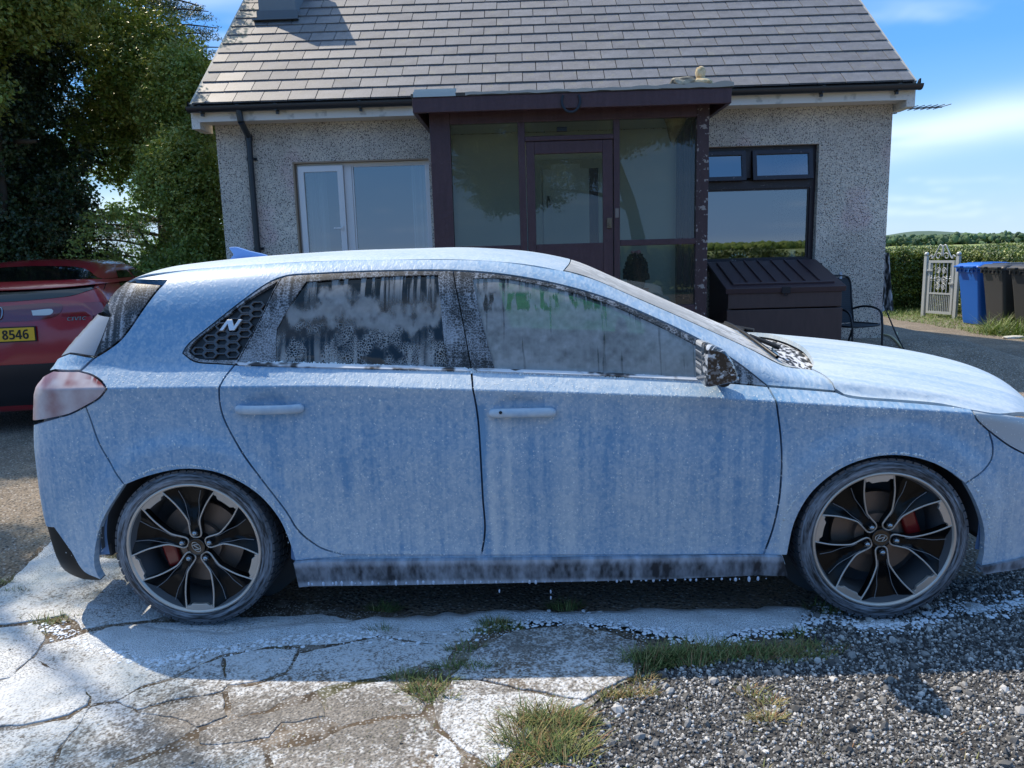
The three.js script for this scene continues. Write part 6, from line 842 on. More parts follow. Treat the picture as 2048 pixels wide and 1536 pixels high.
// wheeled bins
function makeBin(col, label) {
  const t = thing('wheeled_bin', label, 'bin', 'wheeled bins along the hedge'); const m = std(0xffffff, 0.45, { color: col }), dk = std(hex(0x17181a), 0.7);
  const ring = (y, w, d, r) => { const P = []; const c = [[w / 2 - r, d / 2 - r, 0], [-w / 2 + r, d / 2 - r, 1], [-w / 2 + r, -d / 2 + r, 2], [w / 2 - r, -d / 2 + r, 3]]; for (const [x, z, k] of c) for (let i = 0; i <= 4; i++) { const a = (k + i / 4) * Math.PI / 2; P.push(V3(x + r * Math.cos(a), y, z + r * Math.sin(a))); } return P; };
  const loft = (rs) => { const P = []; for (let j = 0; j < rs.length - 1; j++) for (let i = 0; i < rs[0].length; i++) { const a = rs[j][i], b = rs[j][(i + 1) % rs[0].length], c = rs[j + 1][(i + 1) % rs[0].length], d = rs[j + 1][i]; P.push(a.x, a.y, a.z, c.x, c.y, c.z, b.x, b.y, b.z, a.x, a.y, a.z, d.x, d.y, d.z, c.x, c.y, c.z); } const g = new THREE.BufferGeometry(); g.setAttribute('position', new THREE.Float32BufferAttribute(P, 3)); return mergeVerts(g); };
  // local: front = -x, wheels at +x; depth (x) 0.70, width (z) 0.56
  part('body', loft([ring(0.02, 0.44, 0.44, 0.05), ring(0.10, 0.48, 0.45, 0.05), ring(0.60, 0.60, 0.50, 0.05), ring(0.90, 0.68, 0.545, 0.05), ring(0.905, 0.70, 0.56, 0.05), ring(0.985, 0.71, 0.57, 0.05)]), m, t);
  part('rim', loft([ring(0.955, 0.735, 0.60, 0.05), ring(0.99, 0.745, 0.61, 0.05), ring(0.992, 0.70, 0.57, 0.05)]), m, t);
  const lid = part('lid', loft([ring(0.985, 0.76, 0.61, 0.05), ring(1.01, 0.76, 0.61, 0.05), ring(1.05, 0.66, 0.54, 0.06), ring(1.062, 0.4, 0.3, 0.05)]), m, t); part('lid_top', [box(0.46, 0.012, 0.36, 0, 1.060, 0)], m, lid);
  for (const z of [-0.16, 0.16]) part('lid_grip', [box(0.07, 0.03, 0.17, -0.40, 1.0, z, 0.008)], m, lid);
  part('handle', [tube([[0.36, 1.0, -0.24], [0.42, 1.03, -0.24], [0.44, 1.03, 0], [0.42, 1.03, 0.24], [0.36, 1.0, 0.24]], 0.016, 24, 8)], m, t);
  for (let i = 0; i < 6; i++) part('comb_rib', box(0.02, 0.06, 0.02, -0.36, 0.94, -0.25 + i * 0.1), m, t);
  part('axle', rod(V3(0.26, 0.1, -0.28), V3(0.26, 0.1, 0.28), 0.012, 0.012), dk, t);
  for (const z of [-0.27, 0.27]) { const w = part('wheel', [new THREE.TorusGeometry(0.085, 0.022, 10, 28)], dk, t); w.position.set(0.26, 0.107, z); part('wheel_disc', [cyl(0.07, 0.07, 0.03, 20).rotateX(Math.PI / 2)], std(hex(0x2a2b2e), 0.6), w); }
  return t;
}
{
  const b1 = makeBin(srgb(28, 98, 190), 'bright blue wheeled bin beside the iron gate'), b2 = makeBin(srgb(62, 62, 64), 'dark grey wheeled bin standing next to the blue one'), b3 = makeBin(srgb(60, 60, 61), 'dark grey wheeled bin at the end of the row by the tall weeds');
  b1.position.set(8.20, BASE, -13.3); b2.position.set(8.17, BASE, -12.55); b3.position.set(8.16, BASE, -11.8); b1.rotation.y = 0.10; b2.rotation.y = 0.04; b3.rotation.y = 0.12;
  const r = single('pale_rag', rock(21, 0.16, 0.025, 0.05, 3), std(srgb(205, 200, 188), 0.9), 'pale crumpled rag lying on the gravel in front of the bins', 'rag'); r.position.set(7.42, BASE + 0.02, -11.25);
}
// ================================================================== trees, hedge and distance
// a spray of leaves: small folded faces round a twig
function spray(n, len, leafL, leafW, seed, flat = 0.5) {
  const r = rng(seed), P = []; for (let i = 0; i < n; i++) { const t = (i + 0.5) / n, o = V3((r() - 0.5) * len * 0.5, (r() - 0.5) * len * 0.5 * flat, (t - 0.5) * len), q = new THREE.Quaternion().setFromEuler(new THREE.Euler((r() - 0.5) * 2.6, r() * 6.28, (r() - 0.5) * 2.6)); const v = [V3(0, 0, 0), V3(-leafW / 2, leafW * 0.12, leafL * 0.45), V3(0, 0, leafL), V3(leafW / 2, leafW * 0.12, leafL * 0.45)].map((w) => w.applyQuaternion(q).add(o)); for (const k of [0, 1, 2, 0, 2, 3]) P.push(v[k].x, v[k].y, v[k].z); }
  const g = new THREE.BufferGeometry(); g.setAttribute('position', new THREE.Float32BufferAttribute(P, 3)); g.computeVertexNormals(); return g;
}
const leafMat = (rough = 0.5) => new THREE.MeshPhysicalMaterial({ color: 0xffffff, roughness: rough, transmission: 0.48, thickness: 0, side: THREE.DoubleSide });
const barkMat = std(0xffffff, 0.95, { map: rep(tex(128, 256, (u, v) => { const g = 0.26 + 0.2 * (tfbm(u, v * 0.3, 16, 4, 3) - 0.5); return [g * 1.05, g * 0.95, g * 0.82]; }), 3, 1) });
// fill ellipsoid clumps with sprays; shell > 0 keeps them towards the outside
function crown(parent, clumps, geo, mat, pal, seed, size = [0.7, 1.3], hole = 0.42) {
  const r = rng(seed), mats = [], cols = [];
  for (const [cx, cy, cz, rx, ry, rz, n] of clumps) for (let i = 0; i < n; i++) {
    const u = r() * 2 - 1, a = r() * 6.283, s = Math.sqrt(1 - u * u), k = Math.pow(r(), 0.42), x = cx + rx * k * s * Math.cos(a), y = cy + ry * k * u, z = cz + rz * k * s * Math.sin(a);
    if (fbm(x * 0.9 + seed, y * 0.9 + z * 0.77, 3, seed) + 0.10 * (r() - 0.5) < hole) continue;
    const q = size[0] + (size[1] - size[0]) * r(); mats.push(M4(x, y, z, (r() - 0.5) * 2.4, r() * 6.28, (r() - 0.5) * 2.4, q, q, q)); const c = pal[Math.floor(r() * pal.length)], v = 0.75 + 0.5 * r(); cols.push(new THREE.Color(c[0] * v, c[1] * v, c[2] * v));
  }
  const m = instanced('crown', geo, mat, mats, cols); parent.add(m); return m;
}
function limb(pts, r0, r1) { const c = new THREE.CatmullRomCurve3(pts.map((p) => V3(...p))), n = 14, P = [], rs = 7, fr = c.computeFrenetFrames(n); for (let i = 0; i < n; i++) for (let k = 0; k < rs; k++) { const q = (i2, k2) => { const t = i2 / n, p = c.getPointAt(t), a = k2 / rs * 6.283, rr = lerp(r0, r1, t) * (1 + 0.15 * (h2(i2, k2 % rs, 3) - 0.5)); return p.addScaledVector(fr.normals[i2], rr * Math.cos(a)).addScaledVector(fr.binormals[i2], rr * Math.sin(a)); }; const a = q(i, k), b = q(i, k + 1), d = q(i + 1, k), e = q(i + 1, k + 1); P.push(a.x, a.y, a.z, b.x, b.y, b.z, e.x, e.y, e.z, a.x, a.y, a.z, e.x, e.y, e.z, d.x, d.y, d.z); } const g = new THREE.BufferGeometry(); g.setAttribute('position', new THREE.Float32BufferAttribute(P, 3)); return mergeVerts(g); }
const darkPal = [[0.04, 0.075, 0.022], [0.055, 0.10, 0.026], [0.08, 0.12, 0.032], [0.045, 0.085, 0.035]], midPal = [[0.11, 0.17, 0.035], [0.15, 0.20, 0.045], [0.085, 0.14, 0.032]], brightPal = [[0.24, 0.32, 0.055], [0.32, 0.36, 0.07], [0.19, 0.27, 0.05]], spruPal = [[0.05, 0.095, 0.035], [0.075, 0.12, 0.042], [0.09, 0.135, 0.05]];
const broad = spray(26, 0.32, 0.05, 0.03, 5), ivy = spray(28, 0.28, 0.042, 0.034, 6), bigLeaf = spray(16, 0.5, 0.13, 0.085, 8), fine = spray(26, 0.34, 0.055, 0.014, 7, 0.25), hedgeLeaf = spray(24, 0.24, 0.042, 0.026, 9);
{
  const t = thing('evergreen_tree', 'tall dense dark evergreen tree behind the red car', 'tree', 'trees left of the cottage');
  const w = [[-6.9, 0, -10.6], [-6.8, 3, -10.5], [-6.9, 6, -10.3], [-7.0, 9.5, -10.2]]; part('trunk', limb(w, 0.24, 0.07), barkMat, t);
  for (const b of [[[-6.85, 2.2, -10.5], [-6.2, 2.9, -10.0], [-5.6, 2.9, -9.6]], [[-6.85, 3.5, -10.4], [-7.6, 4.4, -9.8], [-8.3, 5.0, -9.2]], [[-6.9, 5.5, -10.3], [-6.3, 6.6, -9.2], [-6.0, 7.4, -7.6]], [[-6.9, 4.3, -10.4], [-6.1, 4.8, -9.8], [-5.4, 4.9, -9.6]], [[-6.7, 1.6, -10.4], [-6.3, 2.2, -9.9], [-6.1, 3.1, -9.7]], [[-6.7, 1.2, -10.3], [-6.4, 2.0, -9.7], [-6.5, 2.8, -9.5]]]) part('branch', limb(b, 0.07, 0.02), barkMat, t);
  crown(t, [[-6.9, 1.6, -10.6, 1.6, 1.7, 1.3, 5200], [-7.6, 3.2, -10.2, 1.7, 1.6, 1.3, 4200], [-6.9, 3.6, -10.9, 1.5, 1.6, 1.2, 3600], [-7.3, 5.2, -10.3, 1.5, 1.4, 1.4, 4600], [-8.6, 7.0, -9.8, 1.9, 1.7, 1.9, 3600]], ivy, leafMat(0.45), darkPal, 11, [0.8, 1.5], 0.36);
}
{
  const t = thing('broadleaf_tree', 'sunlit leafy tree crown hanging in front of the dark evergreen', 'tree', 'trees left of the cottage');
  part('trunk', limb([[-8.6, 0, -8.4], [-8.4, 3, -8.3], [-8.0, 6, -8.2], [-7.6, 9, -7.6]], 0.2, 0.06), barkMat, t);
  for (const b of [[[-8.3, 3.6, -8.3], [-7.2, 4.4, -8.5], [-6.0, 4.6, -8.7]], [[-8.2, 4.6, -8.3], [-7.0, 5.4, -8.6], [-5.4, 5.3, -9.0]], [[-8.0, 6, -8.2], [-7.0, 7.4, -7.0], [-6.4, 8.0, -5.6]], [[-7.8, 7, -8.0], [-6.6, 8.0, -6.4], [-5.4, 8.4, -5.4]]]) part('branch', limb(b, 0.06, 0.015), barkMat, t);
  crown(t, [[-6.6, 4.35, -8.9, 1.5, 0.85, 0.9, 2600], [-5.3, 4.75, -9.3, 1.1, 0.9, 0.9, 1500], [-7.4, 5.6, -8.6, 1.6, 1.0, 1.1, 2000], [-6.5, 3.35, -9.0, 1.0, 0.35, 0.5, 500], [-7.4, 8.0, -6.4, 1.4, 0.9, 1.3, 900], [-6.6, 8.4, -5.2, 1.3, 0.7, 1.0, 560], [-4.9, 4.5, -10.9, 0.8, 1.3, 0.7, 1500], [-5.5, 3.2, -11.4, 0.7, 0.7, 0.6, 700], [-4.6, 5.6, -11.2, 0.7, 0.7, 0.6, 600]], broad, leafMat(0.42), [[0.26, 0.33, 0.06], ...brightPal, [0.36, 0.40, 0.09]], 23, [0.8, 1.4], 0.43);
}
{
  const t = thing('spruce_tree', 'open spruce with drooping branches and bare twigs beside the roof edge', 'tree', 'trees left of the cottage');
  const tx = -5.55, tz = -12.6; part('trunk', limb([[tx, 0, tz], [tx + 0.05, 4, tz], [tx, 5.5, tz], [tx, 6.8, tz]], 0.12, 0.02), barkMat, t);
  const r = rng(91), mats = [], cols = []; const twigs = [];
  for (let y = 1.4; y < 6.4; y += 0.22) for (let k = 0; k < 4; k++) {
    const a = r() * 6.283, L = (2.3 - 0.29 * y) * (0.75 + 0.4 * r()) + 0.25, bare = y > 2.1 && y < 3.3 ? 0.75 : y < 4.4 ? 0.45 : 0.12; const tip = [tx + Math.cos(a) * L, y + 0.15 - 0.32 * L * L * 0.3 + 0.12 * L, tz + Math.sin(a) * L], mid = [tx + Math.cos(a) * L * 0.5, y + 0.16, tz + Math.sin(a) * L * 0.5];
    part('branch', limb([[tx, y, tz], mid, tip], 0.022, 0.006), barkMat, t); const c = new THREE.CatmullRomCurve3([V3(tx, y, tz), V3(...mid), V3(...tip)]);
    const n = Math.floor(L * 30); for (let i = 0; i < n; i++) { const s = 0.15 + 0.85 * r(), p = c.getPoint(s); if (r() < bare * (1.25 - s)) { continue; } const side = (r() - 0.5) * 0.5 * (1.1 - s * 0.5); mats.push(M4(p.x - Math.sin(a) * side, p.y - 0.05 - 0.22 * r() * r() - Math.abs(side) * 0.2, p.z + Math.cos(a) * side, (r() - 0.3) * 0.8, -a + 1.57 + (r() - 0.5) * 1.6, (r() - 0.5) * 0.8, 0.9 + r() * 0.5, 0.8, 0.8 + r() * 0.6)); const q = spruPal[Math.floor(r() * 3)], v = 0.7 + 0.6 * r(); cols.push(new THREE.Color(q[0] * v, q[1] * v, q[2] * v)); }
    if (r() < bare) for (let i = 0; i < 5; i++) { const p = c.getPoint(0.3 + 0.7 * r()); const e = V3(p.x + (r() - 0.5) * 0.5, p.y - 0.1 - 0.3 * r(), p.z + (r() - 0.5) * 0.5); twigs.push(rod(p, e, 0.005, 0.002, 4)); }
  }
  t.add(instanced('crown', fine, leafMat(0.55), mats, cols)); const tw = part('twigs', twigs, std(hex(0x6e5646), 0.9), t); tw.userData.kind = 'stuff';
}
{
  const t = thing('bright_shrub', 'bright yellow-green shrub growing against the cottage end wall', 'shrub', 'trees left of the cottage');
  part('stem', [limb([[-4.3, 0, -10.3], [-4.25, 1.4, -10.3], [-4.3, 2.6, -10.2]], 0.07, 0.02), limb([[-4.4, 0, -10.4], [-4.6, 1.2, -10.4], [-4.9, 2.0, -10.3]], 0.05, 0.015)], barkMat, t);
  crown(t, [[-4.05, 1.1, -10.1, 0.55, 1.1, 0.6, 2300], [-4.1, 2.35, -10.0, 0.55, 0.7, 0.5, 1500], [-4.2, 3.5, -10.6, 0.6, 0.7, 0.5, 1100], [-4.75, 1.2, -9.9, 0.85, 1.0, 0.6, 2200], [-5.4, 0.8, -9.8, 0.8, 0.7, 0.5, 1500], [-4.1, 3.0, -10.5, 0.32, 0.35, 0.3, 400]], hedgeLeaf, new THREE.MeshPhysicalMaterial({ color: 0xffffff, roughness: 0.5, transmission: 0.6, thickness: 0, side: THREE.DoubleSide }), [[0.36, 0.44, 0.09], [0.44, 0.48, 0.11], [0.26, 0.36, 0.07]], 33, [0.8, 1.4], 0.40);
}
// the hedge along the far side of the yard
{
  const t = thing('garden_hedge', 'clipped leafy hedge behind the gate and the bins', 'hedge'); const r = rng(41), mats = [], cols = [];
  const seg = (x0, x1, z0, z1, h, n) => { for (let i = 0; i < n; i++) { const u = r(), v = r(), w = r(); const f = r(); let x = lerp(x0, x1, u), y = BASE + h * v, z = lerp(z0, z1, w); if (f < 0.35) x = x0 + 0.1 * r(); else if (f < 0.7) y = BASE + h * (0.93 + 0.07 * r()); else if (f < 0.95) z = z1 - 0.1 * r(); const bump = 0.10 * (fbm(x * 1.8, z * 1.8 + y, 3, 5) - 0.5); mats.push(M4(x + bump, y + bump, z + bump, r() * 3, r() * 6, r() * 3, 0.8 + r() * 0.7, 0.8 + r() * 0.7, 0.8 + r() * 0.7)); const c = [...midPal, ...brightPal][Math.floor(r() * 6)], k = 0.8 + 0.5 * r(); cols.push(new THREE.Color(c[0] * k, c[1] * k, c[2] * k)); } };
  seg(8.75, 9.8, -14.1, -10.5, 1.17, 6500); seg(7.0, 12, -17.4, -16.1, 1.22, 7000); seg(8.7, 9.7, -16.4, -15.5, 1.2, 2200); seg(8.9, 9.8, -15.6, -14.0, 1.18, 2600);
  t.add(instanced('foliage', hedgeLeaf, leafMat(0.45), mats, cols)); part('inner_branches', [box(0.6, 0.95, 3.3, 9.3, 0.475, -12.3), box(4.6, 1.0, 0.8, 9.5, 0.5, -16.8), box(0.5, 0.95, 2.0, 9.4, 0.475, -15.0)], std(srgb(92, 80, 58), 1), t);
}
// grass verge and weeds by the bins
{
  const r = rng(55), mats = [], cols = [], bl = (() => { const P = [], I = []; for (let i = 0; i <= 3; i++) { const t = i / 3, w = 0.5 * (1 - t * t * 0.98); P.push(-w, t, 0.4 * t * t, w, t, 0.4 * t * t); } for (let i = 0; i < 3; i++) { const a = 2 * i; I.push(a, a + 1, a + 2, a + 1, a + 3, a + 2); } const g = new THREE.BufferGeometry(); g.setAttribute('position', new THREE.Float32BufferAttribute(P, 3)); g.setIndex(I); g.computeVertexNormals(); return g; })();
  const at = (x, z, h, w) => { const a = r() * 6.28; mats.push(new THREE.Matrix4().compose(V3(x, BASE - 0.005, z), new THREE.Quaternion().setFromEuler(new THREE.Euler(0.2 + r() * 0.8, a, 0, 'YXZ')), V3(w, h, h))); const q = [[0.13, 0.23, 0.03], [0.18, 0.29, 0.045], [0.24, 0.29, 0.07]][Math.floor(r() * 3)], v = 0.8 + 0.4 * r(); cols.push(new THREE.Color(q[0] * v, q[1] * v, q[2] * v)); };
  for (let i = 0; i < 9000; i++) { const z = lerp(-16.0, -10.4, r()), x = lerp(7.45 - 0.25 * fbm(z * 2, 1, 3, 5), 8.6, r()); at(x, z, 0.035 + 0.07 * r() * r() + (x > 8.2 ? 0.04 : 0), 0.006 + 0.006 * r()); }
  for (let i = 0; i < 3000; i++) at(lerp(6.2, 8.6, r()), lerp(-16.2, -15.3, r()), 0.07 + 0.1 * r(), 0.008);
  for (let i = 0; i < 500; i++) { const a = r() * 6.28, q = 0.35 * Math.sqrt(r()); at(7.75 + q * Math.cos(a), -11.9 + q * Math.sin(a) * 1.2, 0.18 + 0.25 * r(), 0.014); }
  const m = instanced('verge_grass', bl, leafMat(0.6), mats, cols, 'green grass and tall weeds along the hedge foot', 'grass'); scene.add(m);
}
// distance: field hedges, wood and hill
{
  const r = rng(71), g = new THREE.IcosahedronGeometry(1, 2), p = g.attributes.position; for (let i = 0; i < p.count; i++) { const k = 0.75 + 0.5 * fbm(p.getX(i) * 2.5 + 4, p.getY(i) * 2.5 + p.getZ(i) * 2, 3, 7); p.setXYZ(i, p.getX(i) * k, p.getY(i) * k, p.getZ(i) * k); } g.computeVertexNormals();
  const mats = [], cols = []; for (let i = 0; i < 11000; i++) { const x = lerp(40, 330, r()), z = -lerp(236, 320, r()), h = 1.2 + 0.9 * r() + 0.8 * fbm(x * 0.05, 3, 3, 8); mats.push(M4(x, h * (0.1 + 1.05 * r()), z, r(), r() * 6, r(), 0.5 + 0.7 * r(), 0.4 + 0.5 * r(), 0.5 + 0.7 * r())); const c = [[0.07, 0.12, 0.05], [0.09, 0.14, 0.06], [0.06, 0.10, 0.05]][Math.floor(r() * 3)], v = 0.7 + 0.7 * r(); cols.push(new THREE.Color(c[0] * v, c[1] * v, c[2] * v)); }
  for (let i = 0; i < 3000; i++) { const x = lerp(-260, 260, r()), z = lerp(240, 290, r()), h = 0.6 + 0.9 * r(); mats.push(M4(x, h * 0.8, z, r(), r() * 6, r(), 0.9 + r(), h, 0.9 + r())); const c = midPal[Math.floor(r() * 3)]; cols.push(new THREE.Color(...c)); }
  scene.add(instanced('distant_wood', g, std(0xffffff, 0.9), mats, cols, 'far line of green trees across the field', 'wood'));
  const hg = new THREE.PlaneGeometry(700, 60, 60, 1), hpp = hg.attributes.position; for (let i = 0; i < hpp.count; i++) { const x = hpp.getX(i); hpp.setXYZ(i, x, hpp.getY(i) > 0 ? 4 + 15 * Math.exp(-(x * x) / 9000) + 5 * Math.exp(-((x - 190) ** 2) / 12000) + 2 * fbm(x * 0.02, 1, 3, 3) : -10, hpp.getY(i) > 0 ? -60 : 0); } hg.computeVertexNormals(); structure('hill', hg.translate(830, 0, -1500), std(srgb(92, 112, 96), 1));
}
// behind the photographer: the tree and hedge that the windows mirror
{
  const t = thing('ash_tree', 'spreading broad-leaved tree behind the photographer, mirrored in the porch glass', 'tree');
  part('trunk', limb([[3.6, 0, 9.2], [3.3, 2.2, 9.0], [2.6, 4.2, 8.8], [1.8, 6.2, 8.6], [1.4, 8, 8.5]], 0.26, 0.08), barkMat, t);
  for (const b of [[[3.2, 2.6, 9.0], [2.2, 3.1, 8.8], [0.6, 3.3, 8.6]], [[2.9, 3.3, 8.9], [1.6, 4.2, 8.5], [-0.2, 4.6, 8.2]], [[2.6, 4.2, 8.8], [3.8, 5.4, 8.4], [5.4, 5.8, 8.0]], [[2.2, 5.2, 8.7], [0.6, 6.6, 8.2], [-1.4, 6.8, 8.0]]]) part('branch', limb(b, 0.10, 0.02), barkMat, t);
  crown(t, [[-1.0, 4.3, 8.2, 1.3, 1.8, 1.1, 1500], [-0.3, 3.2, 8.6, 0.9, 0.6, 0.8, 500], [0.9, 4.3, 8.3, 1.6, 1.5, 1.2, 2000], [-2.0, 5.2, 8.0, 0.7, 0.8, 0.7, 400], [2.8, 5.6, 8.3, 1.9, 1.5, 1.5, 2200], [0.6, 6.6, 8.2, 2.4, 1.4, 1.6, 2200], [4.9, 5.2, 8.0, 1.2, 0.7, 1.0, 800], [6.2, 4.6, 8.0, 0.7, 0.45, 0.6, 260]], broad, leafMat(0.5), [...midPal, ...brightPal], 77, [1.2, 1.9], 0.42);
  const h = thing('field_hedge', 'wild field hedge behind the photographer, mirrored in the windows', 'hedge'); const r = rng(78), mats = [], cols = []; for (let i = 0; i < 5200; i++) { const x = lerp(-14, 16, r()), z = lerp(11.5, 13, r()), hh = 0.7 + 0.7 * fbm(x * 0.8, 2, 3, 4); mats.push(M4(x, hh * Math.sqrt(r()), z, r() * 3, r() * 6, r() * 3, 1.2, 1.2, 1.2)); const c = midPal[Math.floor(r() * 3)]; cols.push(new THREE.Color(...c)); } h.add(instanced('foliage', bigLeaf, leafMat(0.5), mats, cols));
}
// ================================================================== dark red hatchback under the trees
{
  const rf = frame(-4.78, 0.0, -8.55, 0.21), F = (() => {
    const zr = cub([[0.15, 1.98], [0.35, 2.06], [0.6, 2.10], [0.85, 2.09], [1.0, 2.07], [1.12, 2.03], [1.2, 1.98], [1.26, 1.90], [1.34, 1.62], [1.42, 1.3], [1.5, 0.9]]), yt = cub([[-2.1, 0.62], [-1.9, 0.84], [-1.2, 1.0], [-0.9, 1.08], [-0.3, 1.38], [0.1, 1.48], [0.6, 1.49], [1.2, 1.465], [1.6, 1.42], [2.2, 1.32]]);
    return (x, y, z) => { x = Math.abs(x); const b0 = 1.0, side = y < b0 ? 0.885 - 0.06 * Math.pow(Math.max(0, 0.45 - y), 1.2) - 0.02 * Math.pow(Math.abs(y - 0.75), 1.5) : 0.872 - 0.52 * (y - b0) - 0.25 * (y - b0) ** 2; let f = smax(x - side * (1 - 0.035 * sst(1.2, 2.1, z)), (y - yt(z) + 0.07 * Math.pow(x / 0.7, 2.4)) * 0.95, 0.10); f = smax(f, (z - zr(y) + 0.16 * x * x) * 0.9, 0.16); f = smax(f, -2.12 + 0.3 * x * x - z, 0.2); return smax(f, 0.17 - y, 0.05); }; })();
  const S = skin(F, rf, 2.4); const t = thing('red_hatchback', 'dark red hatchback with a yellow number plate parked under the trees', 'car'); t.applyMatrix4(rf.m);
  const red = phy(srgb(146, 15, 36), 0.3, { clearcoat: 1, clearcoatRoughness: 0.08 }), blackG = phy(hex(0x0a0c0e), 0.08, { clearcoat: 0.8, clearcoatRoughness: 0.05 });
  // whole body as rings round the long axis
  { const nz = 110, na = 72, P = [], I = []; for (let j = 0; j <= nz; j++) { const z = lerp(-2.13, 2.115, Math.pow(Math.sin((j / nz - 0.5) * Math.PI) * 0.5 + 0.5, 1)); for (let k = 0; k < na; k++) { const a = k / na * 6.283, dx = Math.cos(a), dy = Math.sin(a) * 0.75; let lo = 0, hi = 1.4; if (F(0, 0.62, z) > 0) hi = 0.001; for (let i = 0; i < 26; i++) { const m = (lo + hi) / 2; if (F(dx * m, 0.62 + dy * m, z) > 0) hi = m; else lo = m; } P.push(dx * lo, 0.62 + dy * lo, z); } } for (let j = 0; j < nz; j++) for (let k = 0; k < na; k++) { const a = j * na + k, b = j * na + (k + 1) % na, c = a + na, d = b + na; I.push(a, b, c, b, d, c); } const g = new THREE.BufferGeometry(); g.setAttribute('position', new THREE.Float32BufferAttribute(P, 3)); g.setIndex(I); g.computeVertexNormals(); part('body', g, red, t); }
  const hitp = (px, py) => { const h = S.hit(px, py); return { x: h.x, y: h.y }; };
  const P = (name, list, mat, inset = -0.004, par = t) => part(name, panel(S, runs(S, list.map((r) => r.map((p) => Array.isArray(p) ? hitp(...p) : p))), { inset, gap: 0, thick: 0.006, edge: 0.05 }), mat, par);
  const sx = (pts) => pts; // symmetric panels given by local half-outlines
  const mirrorPts = (h) => [...h, ...h.slice().reverse().map((p) => ({ x: -p.x, y: p.y }))];
  P('rear_screen', [mirrorPts([{ x: 0.02, y: 1.425 }, { x: 0.42, y: 1.405 }, { x: 0.56, y: 1.37 }, { x: 0.68, y: 1.30 }, { x: 0.70, y: 1.285 }])], blackG, -0.003);
  P('spoiler_strip', [mirrorPts([{ x: 0.01, y: 1.278 }, { x: 0.4, y: 1.278 }, { x: 0.74, y: 1.268 }, { x: 0.75, y: 1.25 }, { x: 0.4, y: 1.085 }, { x: 0.01, y: 1.085 }].slice(0, 4)), ], red, -0.02);
  P('lower_rear_glass', [mirrorPts([{ x: 0.01, y: 1.245 }, { x: 0.5, y: 1.245 }, { x: 0.74, y: 1.235 }, { x: 0.60, y: 1.17 }, { x: 0.3, y: 1.14 }, { x: 0.01, y: 1.13 }])], blackG, -0.003);
  const lens = phy(srgb(120, 26, 40), 0.12, { clearcoat: 1, clearcoatRoughness: 0.04 }), lensB = phy(srgb(96, 24, 34), 0.12, { clearcoat: 1 });
  P('light_bar', [mirrorPts([{ x: 0.01, y: 1.095 }, { x: 0.5, y: 1.085 }, { x: 0.46, y: 1.0 }, { x: 0.01, y: 0.965 }])], lensB, -0.006);
  for (const s of [-1, 1]) { P('tail_lamp', [[{ x: s * 0.51, y: 1.088 }, { x: s * 0.80, y: 1.085 }, { x: s * 0.84, y: 1.04 }, { x: s * 0.80, y: 0.995 }, { x: s * 0.47, y: 0.985 }]], lens, -0.008); P('reversing_lamp', [[{ x: s * 0.27, y: 1.05 }, { x: s * 0.43, y: 1.05 }, { x: s * 0.42, y: 1.015 }, { x: s * 0.26, y: 1.008 }]], std(srgb(190, 196, 196), 0.25), -0.010); }
  P('rear_bumper', [mirrorPts([{ x: 0.01, y: 0.60 }, { x: 0.5, y: 0.60 }, { x: 0.84, y: 0.63 }, { x: 0.82, y: 0.3 }, { x: 0.5, y: 0.24 }, { x: 0.01, y: 0.24 }])], std(hex(0x1a1c22), 0.4), -0.01);
  // hatch shut-line
  for (const s of [-1, 1]) { const q = [[0.71, 1.27], [0.745, 1.2], [0.735, 1.05], [0.72, 0.92], [0.66, 0.78], [0.55, 0.67]].map(([x, y]) => { const z = S.z(s * x, y); return V3(s * x, y, z + 0.001); }); part('shut_line', tube(q, 0.004, 40, 5), std(hex(0x0a0506), 0.9), t); }
  const onRear = (m, x, y, off) => { const z = S.z(x, y), n = S.n(x, y, z); m.position.set(x, y, z).addScaledVector(n, off); m.rotation.set(-Math.asin(clamp(n.y, -1, 1)), Math.atan2(n.x, n.z), 0, 'YXZ'); return m; };
  const font = await new FontLoader().loadAsync('fonts/droid/droid_sans_bold.typeface.json');
  const text = (s, h, d, slant = 0, wide = 1) => { const g = new TextGeometry(s, { font, size: h, depth: d, curveSegments: 5 }); g.computeBoundingBox(); g.translate(-(g.boundingBox.min.x + g.boundingBox.max.x) / 2, 0, 0); if (slant) { const p = g.attributes.position; for (let i = 0; i < p.count; i++) p.setX(i, p.getX(i) * wide + slant * p.getY(i)); } return g; };
  const pl = part('number_plate', box(0.52, 0.111, 0.006, 0, 0, 0), std(srgb(214, 168, 24), 0.35), t); onRear(pl, 0.03, 0.857, 0.022); part('plate_holder', box(0.54, 0.13, 0.014, 0, 0, -0.011), std(hex(0x0c0c0e), 0.6), pl);
  const pt = part('plate_digits', text('8546', 0.079, 0.002, 0.0001, 0.86).translate(0.115, -0.040, 0.0035), std(hex(0x0b0b0b), 0.6), pl);
  const cv = part('lettering', text('CIVIC', 0.03, 0.004, 0.25, 1.35), chrome, t); onRear(cv, 0.60, 0.952, 0.002);
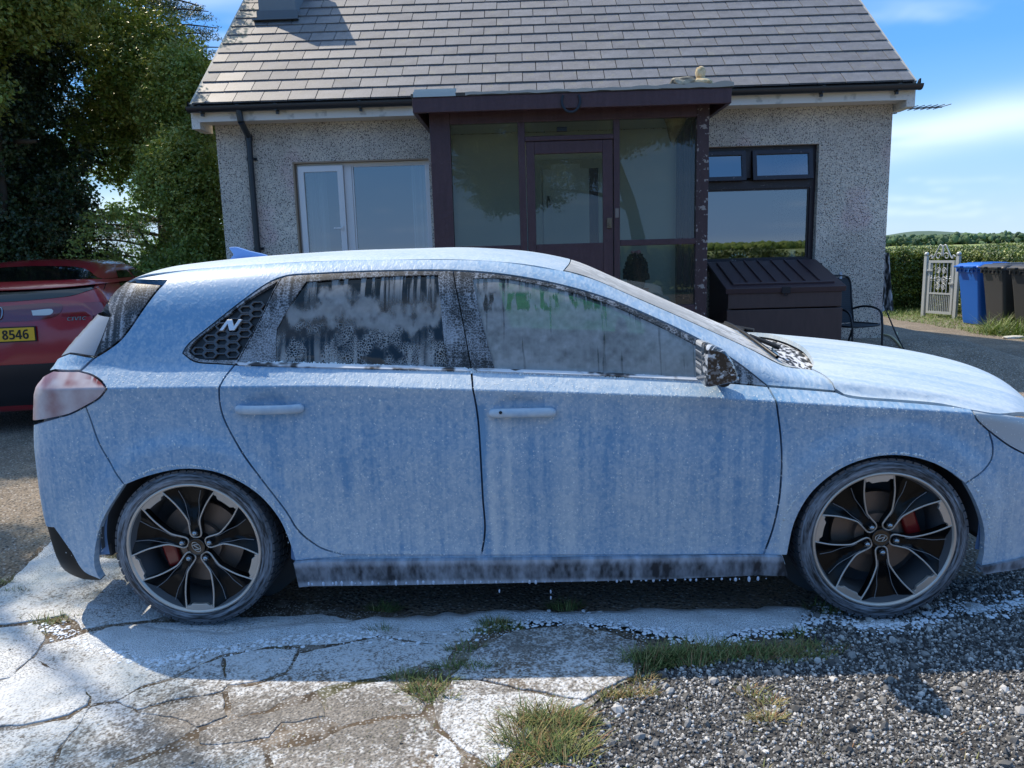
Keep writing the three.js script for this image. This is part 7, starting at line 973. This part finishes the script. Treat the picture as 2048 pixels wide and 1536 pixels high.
  const em = part('emblem', mergeAll([tube([[-0.045, 0.048, 0], [-0.052, 0, 0], [-0.038, -0.045, 0], [0, -0.05, 0], [0.038, -0.045, 0], [0.052, 0, 0], [0.045, 0.048, 0], [0, 0.052, 0]], 0.005, 48, 6, true), beam(V3(-0.030, 0.04, 0), V3(-0.022, -0.038, 0), 0.013, 0.008), beam(V3(0.030, 0.04, 0), V3(0.022, -0.038, 0), 0.013, 0.008), box(0.045, 0.013, 0.008, 0, -0.004, 0)]), chrome, t); onRear(em, 0, 1.035, 0.014);
  // side windows, as strips laid on the body side
  const sideX = (y, z) => { let a = 0, b = 1.1; for (let i = 0; i < 26; i++) { const m = (a + b) / 2; if (F(m, y, z) > 0) b = m; else a = m; } return a; };
  for (const s of [-1, 1]) for (const [z0, z1, c0, c1] of [[1.12, 0.45, 0.18, 0.0], [0.38, -0.32, 0.0, 0.05]]) { const n = 12, Q = []; const at = (u, v) => { const z = lerp(z0, z1, u), yl = 1.0, yh = Math.min(1.36 - 0.5 * Math.max(0, z - 0.85), 1.36 - 0.45 * Math.max(0, -0.05 - z)); const y = lerp(yl, Math.max(yl + 0.02, yh), v), x = sideX(y, z) + 0.004; return [s * x, y, z]; }; for (let i = 0; i < n; i++) for (let k = 0; k < 5; k++) { const a = at(i / n, k / 5), b = at((i + 1) / n, k / 5), c = at((i + 1) / n, (k + 1) / 5), d = at(i / n, (k + 1) / 5); Q.push(...a, ...b, ...c, ...a, ...c, ...d); } const g = new THREE.BufferGeometry(); g.setAttribute('position', new THREE.Float32BufferAttribute(Q, 3)); part('side_window', mergeVerts(g), blackG, t); }
  const tyreM = std(hex(0x131416), 0.85), alloy = std(srgb(150, 152, 156), 0.4, { metalness: 0.7 });
  for (const x of [0.74, -0.74]) for (const z of [1.3, -1.32]) { const w = new THREE.Group(); w.name = 'wheel'; t.add(w); w.position.set(x, 0.31, z); w.rotation.y = x > 0 ? Math.PI / 2 : -Math.PI / 2; part('tyre', new THREE.TorusGeometry(0.25, 0.075, 14, 40).scale(1, 1, 1.5), tyreM, w); const sp = []; for (let k = 0; k < 5; k++) sp.push(box(0.05, 0.2, 0.02, 0, 0.11, 0).rotateZ(k * 1.2566)); part('rim', [new THREE.TorusGeometry(0.2, 0.015, 8, 36), cyl(0.05, 0.05, 0.03, 20).rotateX(Math.PI / 2), ...sp], alloy, w).position.z = 0.10; }
}
renderer.render(scene, camera);
